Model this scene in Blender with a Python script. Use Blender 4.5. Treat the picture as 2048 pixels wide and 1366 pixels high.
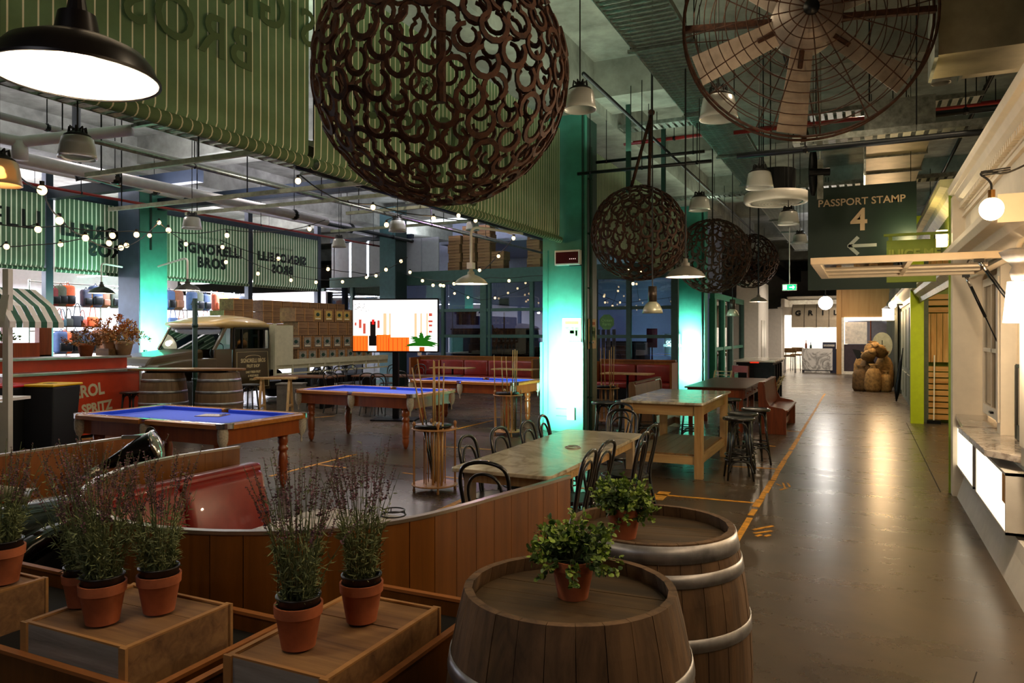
import bpy, bmesh, math, random
from mathutils import Vector, Matrix, Euler
R = random.Random(7)
PI = math.pi
SC = bpy.context.scene
COL = SC.collection
for o in list(bpy.data.objects):
    bpy.data.objects.remove(o)

# ------------------------------------------------------------------ camera
FOC, HZ, EYE = 1480.0, 665.0, 1.8
YAW = math.atan(700 / FOC)
SY, CY = math.sin(YAW), math.cos(YAW)
cam_data = bpy.data.cameras.new('camera')
cam_data.lens = 36 * FOC / 2048
cam_data.sensor_width = 36
cam_data.shift_y = -18 / 2048
cam_data.clip_start = 0.05
cam_data.clip_end = 200
cam = bpy.data.objects.new('camera', cam_data)
cam.location = (0, 0, EYE)
cam.rotation_euler = (PI / 2, 0, YAW)
COL.objects.link(cam)
SC.camera = cam

# ------------------------------------------------------------------ world, exposure
wd = bpy.data.worlds.new('world')
SC.world = wd
wd.use_nodes = True
wd.node_tree.nodes['Background'].inputs[0].default_value = (0.9, 0.75, 0.55, 1)
wd.node_tree.nodes['Background'].inputs[1].default_value = 0.012
SC.view_settings.view_transform = 'Standard'
SC.view_settings.look = 'None'
SC.view_settings.gamma = 1
SC.view_settings.use_curve_mapping = False
SC.view_settings.exposure = 0.0
try:
    SC.cycles.use_denoising = True
    SC.cycles.max_bounces = 8
    SC.cycles.sample_clamp_indirect = 4.0
    SC.cycles.caustics_reflective = False
    SC.cycles.caustics_refractive = False
except Exception:
    pass

# ------------------------------------------------------------------ pixel -> place helpers (used once, to survey the room)
def at(px, py, d):
    """point seen at a photo pixel, d metres deep along the view axis"""
    xr = (px - 1024) / FOC
    return Vector((d * (-SY + xr * CY), d * (CY + xr * SY), EYE - d * (py - HZ) / FOC))
def onz(px, py, z=0.0):
    return at(px, py, (EYE - z) * FOC / (py - HZ))
def onx(px, py, X):
    xr = (px - 1024) / FOC
    return at(px, py, X / (-SY + xr * CY))
def ony(px, py, Y):
    xr = (px - 1024) / FOC
    return at(px, py, Y / (CY + xr * SY))

def TOP(p):
    """height of the slab or beam soffit above a point"""
    x, y = p[0], p[1]
    if any(a - 0.25 <= x <= a + 0.8 for a in (-16.9, -5.1, 3.4)): return 5.75
    if any(b - 0.1 <= y <= b + 0.95 for b in (1.6, 12.6, 23.4, 34.2, 45)): return 5.95
    if any(b <= y <= b + 0.4 for b in (7.1, 18.0, 28.8)): return 6.15
    return 6.58

# ------------------------------------------------------------------ lights
def area(name, loc, size, power, col, rot=(0, 0, 0), sizey=None, spread=None):
    l = bpy.data.lights.new(name, 'AREA')
    l.energy = power; l.color = col; l.size = size
    if sizey:
        l.shape = 'RECTANGLE'; l.size_y = sizey
    if spread:
        l.spread = spread
    o = bpy.data.objects.new(name, l)
    o.location = loc; o.rotation_euler = rot
    COL.objects.link(o)
    return o
def spot(name, loc, target, power, col, angle=60, blend=0.5, radius=0.05):
    l = bpy.data.lights.new(name, 'SPOT')
    l.energy = power; l.color = col; l.spot_size = math.radians(angle); l.spot_blend = blend
    l.shadow_soft_size = radius
    o = bpy.data.objects.new(name, l)
    o.location = loc
    o.rotation_euler = (Vector(target) - Vector(loc)).to_track_quat('-Z', 'Y').to_euler()
    COL.objects.link(o)
    return o
def point(name, loc, power, col, radius=0.05):
    l = bpy.data.lights.new(name, 'POINT')
    l.energy = power; l.color = col; l.shadow_soft_size = radius
    o = bpy.data.objects.new(name, l); o.location = loc
    COL.objects.link(o)
    return o
WARM = (1.0, 0.58, 0.24); WARMW = (1.0, 0.78, 0.52); COOL = (0.82, 0.86, 1.0); TEAL = (0.10, 1.0, 0.55)
DOWN = (0, 0, 0)
# fluorescent battens of the gear shop on the left, and its lit ceiling
for yy in (5.5, 10.5, 15.5, 19.5):
    area('shop_light', (-21.2, yy, 3.45), 4.5, 1100, COOL, DOWN, 1.0)
    area('shop_uplight', (-20.0, yy, 5.2), 4.0, 900, (0.90, 0.85, 1.0), (PI, 0, 0), 1.5)
# lamps above the pool hall washing its ceiling
area('hall_uplight', (-12.5, 9.0, 4.9), 2.0, 480, (0.92, 0.88, 1.0), (PI, 0, 0), 8.0)
area('hall_uplight', (-12.0, 18.0, 4.9), 2.0, 560, (0.86, 0.80, 1.0), (PI, 0, 0), 5.0)
# behind the big awnings
area('awning_uplight', (-6.9, 8.0, 5.3), 0.8, 170, (0.80, 1.0, 0.78), (PI, 0, 0), 9.0)
area('awning_uplight', (-6.6, 4.0, 4.6), 0.6, 30, (0.62, 1.0, 0.70), (PI, 0, 0), 6.0)
area('led_wall_light', (-14.6, 24.5, 5.2), 3.0, 260, COOL, (PI, 0, 0), 1.5)
# lilac restaurant room behind the glass wall
for x in (-12.5, -9.5, -6.8): spot('restaurant_light', (x, 25.0, 4.6), (x, 25.0, 0), 230, (0.66, 0.68, 1.0), 150, .9, .1)
# green wash lamps standing at the painted columns and turned up along them
for (y, p) in ((11.5, 135), (22.2, 180)):
    area('column_lamp', (-4.98, y, 0.98), 0.35, p, (0.50, 1.0, 0.86), (math.radians(99), 0, 0), 1.5, math.radians(88))
    area('column_lamp', (-4.98, y + 0.5, 0.75), 0.3, 30, (0.30, 1.0, 0.80), (math.radians(135), 0, 0), 0.3, math.radians(110))
area('column_lamp', (-15.2, 13.2, 1.2), 0.4, 420, (0.40, 1.0, 0.80), (math.radians(97), 0, math.radians(90)), 1.6, math.radians(125))
# ceiling wash along the awnings beside the corridor
area('ceiling_wash', (-3.7, 9.0, 5.1), 0.5, 66, (0.84, 1.0, 0.78), (PI, 0, 0), 11.0)
area('ceiling_wash', (-3.9, 19.0, 5.1), 0.5, 36, (0.85, 1.0, 0.76), (PI, 0, 0), 8.0)
area('far_ceiling_wash', (-1.5, 31.0, 5.0), 0.6, 70, (0.92, 0.90, 1.0), (PI, 0, 0), 9.0)
# soft warm house light over the corridor and the pool hall
for y in (3.5, 7.5, 11.5, 15.5, 19.5): spot('corridor_light', (-0.1, y, 5.1), (-0.1, y + .2, 0), 88, WARMW, 150, .9, .08)
area('corridor_uplight', (1.8, 12.0, 3.7), 0.5, 18, (1.0, 0.70, 0.40), (PI, 0, 0), 8.0)
for y in (27.0, 32.5): spot('corridor_end_light', (-1.4, y, 4.9), (-1.4, y, 0), 760, (1.0, 0.88, 0.74), 150, .9, .1)
for x in (-11.8, -7.6):
    for y in (8.2, 12.0, 16.2): spot('hall_light', (x, y, 5.2), (x, y, 0), 170, (1.0, 0.86, 0.80), 150, .9, .08)
spot('purple_stage_light', (-8.3, 15.5, 5.0), (-7.0, 8.5, 0), 420, (0.72, 0.34, 1.0), 70, .9, .08)
area('awning_front_wash', (-0.9, 8.5, 2.8), 0.3, 46, (1.0, 0.88, 0.62), (0, math.radians(118), 0), 8.0)  # unseen fill added to light the awning fronts
area('kiosk_wash', (-1.2, 7.0, 4.7), 0.5, 22, (1.0, 0.80, 0.52), (0, math.radians(62), math.radians(180)), 4.0)  # unseen fill added to brighten the white kiosk
for (x, y) in ((-7.07, 6.2), (-7.3, 10.15), (-7.05, 13.15)):
    for s in (-.7, .7): spot('table_fill', (x + s, y, 4.2), (x + s, y, .8), 85, (0.95, 0.92, 1.0), 60, .6, .06)  # added spots without fixtures, brightening the blue cloth
area('rear_fill', (-1.6, -1.6, 3.2), 1.2, 10, (0.92, 0.90, 1.0), (math.radians(58), 0, 0.3), 1.0)  # unseen fill added behind the camera for the crate and barrel fronts
area('booth_light', (-3.0, 2.6, 4.6), 1.2, 6, (1.0, 0.72, 0.45), DOWN)
# warm fill added by the kiosk beside the camera, out of the frame on the right
area('kiosk_front_fill', (0.9, 2.8, 2.9), 0.5, 34, (1.0, 0.70, 0.42), (0, math.radians(75), 0), 3.5)
# ------------------------------------------------------------------ materials
def hx(s):
    s = s.lstrip('#')
    out = []
    for i in (0, 2, 4):
        v = int(s[i:i + 2], 16) / 255
        out.append(v / 12.92 if v <= 0.04045 else ((v + 0.055) / 1.055) ** 2.4)
    return tuple(out)
class NT:
    def __init__(s, m):
        m.use_nodes = True
        s.t = m.node_tree; s.n = s.t.nodes; s.l = s.t.links
        s.b = s.n['Principled BSDF']
    def new(s, k, **kw):
        q = s.n.new(k)
        for a, v in kw.items():
            setattr(q, a, v)
        return q
    def link(s, a, b):
        s.l.new(a, b)
    def coord(s, scale=(1, 1, 1), kind='Object', rot=(0, 0, 0)):
        tc = s.new('ShaderNodeTexCoord'); mp = s.new('ShaderNodeMapping')
        mp.inputs['Scale'].default_value = scale
        mp.inputs['Rotation'].default_value = rot
        s.link(tc.outputs[kind], mp.inputs[0])
        return mp.outputs[0]
    def noise(s, vec, scale=5, detail=4, rough=0.6, dist=0.0):
        q = s.new('ShaderNodeTexNoise')
        q.inputs['Scale'].default_value = scale; q.inputs['Detail'].default_value = detail
        q.inputs['Roughness'].default_value = rough; q.inputs['Distortion'].default_value = dist
        s.link(vec, q.inputs['Vector'])
        return q.outputs['Fac']
    def ramp(s, fac, stops):
        q = s.new('ShaderNodeValToRGB')
        e = q.color_ramp.elements
        while len(e) < len(stops):
            e.new(0.5)
        for i, (p, c) in enumerate(stops):
            e[i].position = p; e[i].color = (*c, 1) if len(c) == 3 else c
        s.link(fac, q.inputs[0])
        return q.outputs[0]
    def bump(s, h, strength=0.2, dist=0.01):
        q = s.new('ShaderNodeBump')
        q.inputs['Strength'].default_value = strength; q.inputs['Distance'].default_value = dist
        s.link(h, q.inputs['Height']); s.link(q.outputs[0], s.b.inputs['Normal'])
MATS = {}
def mat(name, col, rough=0.6, metal=0.0, var=0.12, scale=8.0, bump=0.0, coat=0.0, emit=None, es=1.0, sheen=0.0, spec=0.5, stretch=(1, 1, 1)):
    if name in MATS:
        return MATS[name]
    c = hx(col) if isinstance(col, str) else col
    m = bpy.data.materials.new(name)
    t = NT(m)
    b = t.b
    b.inputs['Roughness'].default_value = rough
    b.inputs['Metallic'].default_value = metal
    b.inputs['Coat Weight'].default_value = coat
    b.inputs['Sheen Weight'].default_value = sheen
    b.inputs['Specular IOR Level'].default_value = spec
    b.inputs['Base Color'].default_value = (*c, 1)
    if var > 0:
        v = t.coord(stretch)
        n = t.noise(v, scale, 5, 0.6)
        lo = tuple(x * (1 - var * 1.6) for x in c); hi = tuple(min(1, x * (1 + var * 1.6)) for x in c)
        t.link(t.ramp(n, [(0.3, lo), (0.7, hi)]), b.inputs['Base Color'])
        if bump:
            t.bump(n, bump)
    if emit:
        ec = hx(emit) if isinstance(emit, str) else emit
        b.inputs['Emission Color'].default_value = (*ec, 1)
        b.inputs['Emission Strength'].default_value = es
    MATS[name] = m
    m.diffuse_color = (*c, 1)
    return m
def wood(name, c1, c2, axis='x', scale=1.0, rough=0.45, coat=0.0, bump=0.15, dark=None, knots=False):
    """procedural timber, grain running along the given object axis"""
    if name in MATS:
        return MATS[name]
    a, b_ = hx(c1), hx(c2)
    m = bpy.data.materials.new(name); t = NT(m)
    st = {'x': (0.6, 9, 9), 'y': (9, 0.6, 9), 'z': (9, 9, 0.6)}[axis]
    st = tuple(k * scale for k in st)
    v = t.coord(st)
    n1 = t.noise(v, 3.0, 6, 0.65, 0.6)
    n2 = t.noise(t.coord(tuple(k * 0.25 for k in st)), 2.0, 3, 0.5, 0.2)
    mx = t.new('ShaderNodeMath', operation='MULTIPLY_ADD')
    t.link(n1, mx.inputs[0]); mx.inputs[1].default_value = 0.6
    h = t.new('ShaderNodeMath', operation='MULTIPLY'); t.link(n2, h.inputs[0]); h.inputs[1].default_value = 0.4
    t.link(h.outputs[0], mx.inputs[2])
    stops = [(0.34, a), (0.62, b_)]
    if dark:
        stops = [(0.30, hx(dark)), (0.42, a), (0.64, b_)]
    t.link(t.ramp(mx.outputs[0], stops), t.b.inputs['Base Color'])
    t.b.inputs['Roughness'].default_value = rough
    t.b.inputs['Coat Weight'].default_value = coat
    t.b.inputs['Coat Roughness'].default_value = 0.15
    t.bump(n1, bump, 0.003)
    MATS[name] = m
    return m
def emis(name, col, s=5.0):
    return mat(name, col, 0.5, var=0, emit=col, es=s)

def floor_mat():
    m = bpy.data.materials.new('polished_concrete'); t = NT(m)
    v = t.coord((1, 1, 1))
    n1 = t.noise(v, 0.55, 6, 0.62, 0.4); n2 = t.noise(v, 7.0, 6, 0.7)
    n3 = t.noise(t.coord((0.3, 2.4, 1)), 1.4, 4, 0.6, 0.3)
    mx = t.new('ShaderNodeMix', data_type='RGBA', blend_type='OVERLAY')
    mx.inputs[0].default_value = 0.5
    t.link(t.ramp(n1, [(0.3, hx('#3e3226')), (0.5, hx('#4e4132')), (0.72, hx('#604f3c'))]), mx.inputs[6])
    t.link(t.ramp(n2, [(0.35, (0.40,) * 3), (0.65, (0.58,) * 3)]), mx.inputs[7])
    t.link(mx.outputs[2], t.b.inputs['Base Color'])
    ad = t.new('ShaderNodeMath', operation='MULTIPLY_ADD')
    t.link(n3, ad.inputs[0]); ad.inputs[1].default_value = 0.11; ad.inputs[2].default_value = 0.19
    ad2 = t.new('ShaderNodeMath', operation='MULTIPLY_ADD')
    t.link(n2, ad2.inputs[0]); ad2.inputs[1].default_value = 0.08; t.link(ad.outputs[0], ad2.inputs[2])
    t.link(ad2.outputs[0], t.b.inputs['Roughness'])
    t.b.inputs['Specular IOR Level'].default_value = 0.6
    t.bump(n1, 0.03, 0.01)
    return m
def stripe_mat(name, green, cream, period, width):
    """woven shade cloth printed with thin vertical stripes, spaced along object X"""
    m = bpy.data.materials.new(name); t = NT(m)
    tc = t.new('ShaderNodeTexCoord'); sp = t.new('ShaderNodeSeparateXYZ')
    t.link(tc.outputs['Object'], sp.inputs[0])
    d = t.new('ShaderNodeMath', operation='MULTIPLY'); t.link(sp.outputs[0], d.inputs[0]); d.inputs[1].default_value = 1 / period
    f = t.new('ShaderNodeMath', operation='FRACT'); t.link(d.outputs[0], f.inputs[0])
    g = t.new('ShaderNodeMath', operation='LESS_THAN'); t.link(f.outputs[0], g.inputs[0]); g.inputs[1].default_value = width / period
    mx = t.new('ShaderNodeMix', data_type='RGBA')
    t.link(g.outputs[0], mx.inputs[0])
    n = t.noise(tc.outputs['Object'], 3.0, 5)
    a = hx(green)
    t.link(t.ramp(n, [(0.3, tuple(k * 0.8 for k in a)), (0.7, tuple(k * 1.2 for k in a))]), mx.inputs[6])
    mx.inputs[7].default_value = (*hx(cream), 1)
    t.link(mx.outputs[2], t.b.inputs['Base Color'])
    t.b.inputs['Roughness'].default_value = 0.8
    tl = t.new('ShaderNodeBsdfTranslucent'); t.link(mx.outputs[2], tl.inputs[0]); ms = t.new('ShaderNodeMixShader'); ms.inputs[0].default_value = 0.35
    t.link(t.b.outputs[0], ms.inputs[1]); t.link(tl.outputs[0], ms.inputs[2]); t.link(ms.outputs[0], t.n['Material Output'].inputs[0])
    return m
def marble_mat(name, base, vein, scale=2.0, rough=0.2):
    if name in MATS: return MATS[name]
    m = bpy.data.materials.new(name); t = NT(m)
    v = t.coord((1, 1, 1))
    n = t.noise(v, scale, 8, 0.6, 1.6)
    t.link(t.ramp(n, [(0.0, hx(base)), (0.44, hx(base)), (0.5, hx(vein)), (0.56, hx(base)), (1.0, hx(base))]), t.b.inputs['Base Color'])
    t.b.inputs['Roughness'].default_value = rough
    MATS[name] = m
    return m
def glass_mat(name, tint='#ffffff', rough=0.0, mixf=0.08):
    """thin pane: see-through with a fresnel reflection"""
    if name in MATS: return MATS[name]
    m = bpy.data.materials.new(name); t = NT(m)
    out = t.n['Material Output']
    tr = t.new('ShaderNodeBsdfTransparent'); tr.inputs[0].default_value = (*hx(tint), 1)
    gl = t.new('ShaderNodeBsdfGlossy'); gl.inputs['Roughness'].default_value = rough
    fr = t.new('ShaderNodeFresnel'); fr.inputs[0].default_value = 1.5
    ad = t.new('ShaderNodeMath', operation='ADD', use_clamp=True); t.link(fr.outputs[0], ad.inputs[0]); ad.inputs[1].default_value = mixf
    mx = t.new('ShaderNodeMixShader')
    t.link(ad.outputs[0], mx.inputs[0]); t.link(tr.outputs[0], mx.inputs[1]); t.link(gl.outputs[0], mx.inputs[2])
    t.link(mx.outputs[0], out.inputs[0])
    MATS[name] = m
    return m
def frosted(name, col, tr=0.5):
    if name in MATS: return MATS[name]
    m = bpy.data.materials.new(name); t = NT(m)
    t.b.inputs['Base Color'].default_value = (*hx(col), 1)
    t.b.inputs['Roughness'].default_value = 0.25
    t.b.inputs['Transmission Weight'].default_value = tr
    t.b.inputs['IOR'].default_value = 1.2
    MATS[name] = m
    return m

# ------------------------------------------------------------------ mesh builder
class B:
    def __init__(s):
        s.v = []; s.f = []; s.sm = False
    def add(s, vs, fs):
        k = len(s.v)
        s.v.extend([tuple(p) for p in vs]); s.f.extend([tuple(i + k for i in q) for q in fs])
        return s
    def box(s, x0, y0, z0, x1, y1, z1):
        return s.add([(x0, y0, z0), (x1, y0, z0), (x1, y1, z0), (x0, y1, z0), (x0, y0, z1), (x1, y0, z1), (x1, y1, z1), (x0, y1, z1)],
                     [(0, 3, 2, 1), (4, 5, 6, 7), (0, 1, 5, 4), (1, 2, 6, 5), (2, 3, 7, 6), (3, 0, 4, 7)])
    def cbox(s, c, d, M=None):
        hx_, hy, hz = d[0] / 2, d[1] / 2, d[2] / 2
        vs = [Vector((a * hx_, b * hy, e * hz)) for e in (-1, 1) for (a, b) in ((-1, -1), (1, -1), (1, 1), (-1, 1))]
        if M is not None:
            vs = [M @ q for q in vs]
        vs = [q + Vector(c) for q in vs]
        return s.add(vs, [(0, 3, 2, 1), (4, 5, 6, 7), (0, 1, 5, 4), (1, 2, 6, 5), (2, 3, 7, 6), (3, 0, 4, 7)])
    def beam(s, p0, p1, w, h, up=(0, 0, 1)):
        p0, p1 = Vector(p0), Vector(p1)
        d = (p1 - p0).normalized(); u = Vector(up)
        a = d.cross(u)
        if a.length < 1e-4:
            a = d.cross(Vector((1, 0, 0)))
        a.normalize(); u = a.cross(d).normalized()
        vs = []
        for p in (p0, p1):
            for (i, j) in ((-1, -1), (1, -1), (1, 1), (-1, 1)):
                vs.append(p + a * (i * w / 2) + u * (j * h / 2))
        return s.add(vs, [(3, 2, 1, 0), (4, 5, 6, 7), (0, 1, 5, 4), (1, 2, 6, 5), (2, 3, 7, 6), (3, 0, 4, 7)])
    def cyl(s, p0, p1, r0, r1=None, n=12, cap=True):
        r1 = r0 if r1 is None else r1
        return s.tube([p0, p1], [r0, r1], n, cap)
    def tube(s, pts, r, n=8, cap=True, closed=False):
        pts = [Vector(p) for p in pts]
        m = len(pts)
        rs = r if isinstance(r, (list, tuple)) else [r] * m
        ref = None; rings = []
        for i, p in enumerate(pts):
            if closed:
                t = pts[(i + 1) % m] - pts[i - 1]
            else:
                t = pts[min(i + 1, m - 1)] - pts[max(i - 1, 0)]
            if t.length < 1e-9: t = Vector((0, 0, 1))
            t.normalize()
            if ref is None:
                ref = t.orthogonal().normalized()
            a = ref - t * ref.dot(t)
            if a.length < 1e-6: a = t.orthogonal()
            a.normalize(); ref = a
            b = t.cross(a)
            rings.append([p + (a * math.cos(2 * PI * k / n) + b * math.sin(2 * PI * k / n)) * rs[i] for k in range(n)])
        vs = [q for rg in rings for q in rg]; fs = []
        for i in range(m if closed else m - 1):
            j = (i + 1) % m
            for k in range(n):
                k2 = (k + 1) % n
                fs.append((i * n + k, i * n + k2, j * n + k2, j * n + k))
        if cap and not closed:
            fs.append(tuple(range(n - 1, -1, -1))); fs.append(tuple((m - 1) * n + k for k in range(n)))
        return s.add(vs, fs)
    def lathe(s, prof, n=24, c=(0, 0, 0), M=None, close=False):
        c = Vector(c); vs = []; fs = []; idx = []
        for (r, z) in prof:
            if r < 1e-6:
                idx.append([len(vs)]); vs.append(Vector((0, 0, z)))
            else:
                idx.append(list(range(len(vs), len(vs) + n)))
                vs += [Vector((r * math.cos(2 * PI * k / n), r * math.sin(2 * PI * k / n), z)) for k in range(n)]
        for i in range(len(prof) - 1):
            a, b = idx[i], idx[i + 1]
            for k in range(n):
                k2 = (k + 1) % n
                if len(a) == 1 and len(b) == 1: continue
                if len(a) == 1: fs.append((a[0], b[k2], b[k]))
                elif len(b) == 1: fs.append((a[k], a[k2], b[0]))
                else: fs.append((a[k], a[k2], b[k2], b[k]))
        if M is not None: vs = [M @ q for q in vs]
        return s.add([q + c for q in vs], fs)
    def prism(s, poly, z0, z1, M=None):
        """poly: 2D outline (ccw) extruded from z0 to z1"""
        n = len(poly)
        vs = [Vector((x, y, z0)) for x, y in poly] + [Vector((x, y, z1)) for x, y in poly]
        if M is not None: vs = [M @ q for q in vs]
        return s.add(vs, [tuple(range(n - 1, -1, -1)), tuple(range(n, 2 * n))] + [(i, (i + 1) % n, n + (i + 1) % n, n + i) for i in range(n)])
    def ball(s, c, r, n=12, m=8, sc=(1, 1, 1)):
        prof = [(r * math.sin(PI * i / m), -r * math.cos(PI * i / m)) for i in range(m + 1)]
        k = len(s.v)
        s.lathe(prof, n)
        for i in range(k, len(s.v)):
            v = s.v[i]
            s.v[i] = (v[0] * sc[0] + c[0], v[1] * sc[1] + c[1], v[2] * sc[2] + c[2])
        return s
    def xf(s, M):
        s.v = [tuple(M @ Vector(p)) for p in s.v]
        return s
    def mesh(s, name, m, smooth=False):
        me = bpy.data.meshes.new(name)
        me.from_pydata(s.v, [], s.f)
        me.materials.append(m)
        if smooth:
            me.polygons.foreach_set('use_smooth', [True] * len(me.polygons))
        me.update()
        return me
    def out(s, name, m, parent=None, smooth=False, bevel=0.0, label=None, kind=None, loc=None, rot=None, auto=False):
        o = bpy.data.objects.new(name, s.mesh(name, m, smooth or auto))
        COL.objects.link(o)
        if parent is not None: o.parent = parent
        if loc is not None: o.location = loc
        if rot is not None: o.rotation_euler = rot
        if auto:
            es = o.modifiers.new('split', 'EDGE_SPLIT'); es.split_angle = math.radians(38)
        if bevel:
            bv = o.modifiers.new('bevel', 'BEVEL'); bv.width = bevel; bv.segments = 2; bv.limit_method = 'ANGLE'
        if label: o['label'] = label
        if kind: o['kind'] = kind
        return o
def thing(name, label, cat, loc=(0, 0, 0), rz=0.0, group=None, rot=None):
    o = bpy.data.objects.new(name, None)
    o.empty_display_size = 0.1
    COL.objects.link(o)
    o.location = loc; o.rotation_euler = rot if rot is not None else (0, 0, rz)
    o['label'] = label; o['category'] = cat
    if group: o['group'] = group
    return o
def tag(o, label, cat, group=None, kind=None):
    o['label'] = label; o['category'] = cat
    if group: o['group'] = group
    if kind: o['kind'] = kind
    return o
def struct(o, label=None):
    o['kind'] = 'structure'
    if label: o['label'] = label
    return o
def kids(root):
    return [c for c in ALLKIDS.get(root.name, [])]
def dup(root, loc=None, rz=None, label=None, group=None):
    """copy a thing with its parts and their sub-parts, sharing mesh data"""
    def cp(o, par):
        c = o.copy(); COL.objects.link(c)
        if par is not None:
            c.parent = par
            c.matrix_parent_inverse = o.matrix_parent_inverse
        for ch in list(o.children):
            cp(ch, c)
        return c
    r = cp(root, None)
    if loc is not None: r.location = loc
    if rz is not None: r.rotation_euler = (0, 0, rz)
    if label: r['label'] = label
    if group: r['group'] = group
    return r
ORD = ['first', 'second', 'third', 'fourth', 'fifth', 'sixth', 'seventh', 'eighth', 'ninth', 'tenth', 'eleventh', 'twelfth', 'thirteenth', 'fourteenth', 'fifteenth', 'sixteenth']
def text(name, s, m, size, parent=None, loc=(0, 0, 0), rot=(PI / 2, 0, 0), depth=0.002, mirror=False, align='CENTER', sx=1.0, bold=0.0, space=1.0):
    cu = bpy.data.curves.new(name, 'FONT')
    cu.body = s; cu.size = size; cu.extrude = depth; cu.align_x = align; cu.align_y = 'CENTER'
    cu.offset = bold; cu.resolution_u = 3; cu.space_character = space
    tmp = bpy.data.objects.new(name, cu); COL.objects.link(tmp)
    bpy.context.view_layer.update()
    dg = bpy.context.evaluated_depsgraph_get()
    me = bpy.data.meshes.new_from_object(tmp.evaluated_get(dg))
    bpy.data.objects.remove(tmp); bpy.data.curves.remove(cu)
    me.materials.clear(); me.materials.append(m)
    me.transform(Matrix.Diagonal((-sx if mirror else sx, 1, 1, 1)))
    o = bpy.data.objects.new(name, me); COL.objects.link(o)
    o.location = loc; o.rotation_euler = rot
    if parent is not None: o.parent = parent
    return o

# ------------------------------------------------------------------ shared materials
M_ = dict(
    black=mat('black_steel', '#17181a', 0.35, 0.6, 0.1),
    darkframe=mat('dark_blue_grey_paint', '#1f2937', 0.5, 0.1, 0.1),
    bentwood=mat('black_bentwood', '#0f0d0c', 0.28, 0, 0.2, coat=0.4),
    steel=mat('brushed_steel', '#b9b7b0', 0.28, 1.0, 0.1),
    chrome=mat('chrome', '#e4e4e4', 0.16, 1.0, 0),
    galv=mat('galvanised_steel', '#8b9089', 0.42, 0.85, 0.25, 14),
    rust=mat('rusty_iron', '#3f2517', 0.72, 0.45, 0.45, 22, 0.4),
    teal=mat('teal_painted_column', '#3b8672', 0.5, 0, 0.12, 3, 0.02),
    bluegrey=mat('blue_grey_painted_column', '#3d4f68', 0.55, 0, 0.12, 3),
    green=mat('dark_green_paint', '#12392d', 0.5, 0, 0.15),
    cable=mat('black_cable', '#0c0b0a', 0.6, 0, 0),
    white=mat('white_gloss_paint', '#e9e2d6', 0.42, 0, 0.03),
    whitewall=mat('white_plaster', '#ddd6cc', 0.8, 0, 0.05, 3),
    concrete=mat('concrete', '#8d8f84', 0.85, 0, 0.22, 2.2, 0.1),
    pine=wood('pine', '#ad8450', '#cba973', 'z', 0.8, 0.5, dark='#83603a'),
    crate=wood('weathered_crate_timber', '#6e4e31', '#9a7449', 'x', 0.8, 0.75, dark='#3f2b1b'),
    orangewood=wood('orange_veneer', '#6e3d14', '#935419', 'z', 0.5, 0.3, 0.3, 0.04),
    rimu=wood('red_brown_timber', '#6e2f14', '#93461f', 'z', 0.6, 0.35, 0.2, dark='#45190a'),
    redvinyl=mat('red_vinyl', '#7e1f17', 0.35, 0, 0.12, 6, 0.03, coat=0.1),
    terracotta=mat('terracotta', '#a85d38', 0.85, 0, 0.16, 12, 0.08),
    bulb=emis('glowing_bulb', (1.0, 0.70, 0.32), 3.4),
    orangepaint=mat('orange_laminate', '#d5411c', 0.4, 0, 0.05),
    cream=mat('cream_print', '#e2d6b4', 0.6, 0, 0.02),
)
# ------------------------------------------------------------------ floor
fl = struct(B().box(-34, -3, -0.3, 7, 62, 0).out('floor', floor_mat()))
yel = mat('worn_yellow_paint', '#c98a12', 0.6, 0, 0.3, 12)
def fline(x0, y0, x1, y1, w=0.06):
    b = B(); p0, p1 = Vector((x0, y0, 0.0025)), Vector((x1, y1, 0.0025))
    b.beam(p0, p1, w, 0.003)
    b.out('painted_line', yel, fl)
yy = 4.6
while yy < 23:
    ln = R.uniform(0.25, 1.1)
    fline(-0.985 + R.uniform(-.01, .01), yy, -0.985 + R.uniform(-.01, .01), yy + ln, R.uniform(0.055, 0.08) if yy < 13 else 0.05)
    yy += ln + R.choice([0.015, 0.03, 0.06, 0.1])
for (a, b_, w) in (((1160, 976), (1508, 1006), .05), ((1450, 932), (1552, 938), .04), ((1525, 891), (1551, 893), .04), ((1560, 861), (1603, 864), .04), ((865, 1028), (960, 984), .07),
                   ((1313, 1000), (1330, 984), .13), ((888, 954), (1005, 966), .045), ((540, 953), (711, 909), .05), ((632, 929), (692, 936), .04), ((806, 946), (830, 949), .04), ((880, 893), (990, 900), .035),
                   ((894, 863), (985, 841), .05), ((1090, 830), (1160, 806), .05), ((950, 838), (1010, 834), .03), ((1280, 850), (1320, 837), .05), ((600, 838), (668, 832), .04), ((150, 880), (190, 876), .04),
                   ((1506, 1060), (1546, 1052), .03), ((1508, 1067), (1544, 1062), .03), ((1512, 1073), (1522, 1070), .03), ((1530, 1073), (1540, 1070), .03), ((1553, 968), (1562, 972), .02), ((1566, 966), (1570, 976), .02), ((1575, 966), (1580, 974), .02), ((1560, 980), (1575, 976), .02)):
    p, q = onz(*a), onz(*b_)
    fline(p.x, p.y, q.x, q.y, w)
jm = mat('floor_joint', '#1d1a16', 0.9, 0, 0)
for (a, b_) in (((1560, 826), (1790, 830)), ((1605, 742), (1700, 740))):
    p, q = onz(*a), onz(*b_)
    B().beam((p.x, p.y, 0.001), (q.x, q.y, 0.001), 0.03, 0.002).out('floor_joint', jm, fl)
B().beam((-0.25, 1.0, 0.001), (0.55, 4.6, 0.001), 0.006, 0.002).out('floor_joint', jm, fl)
B().beam((0.80, 9.6, 0.001), (0.80, 16.7, 0.001), 0.012, 0.002).out('floor_joint', jm, fl)

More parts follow.
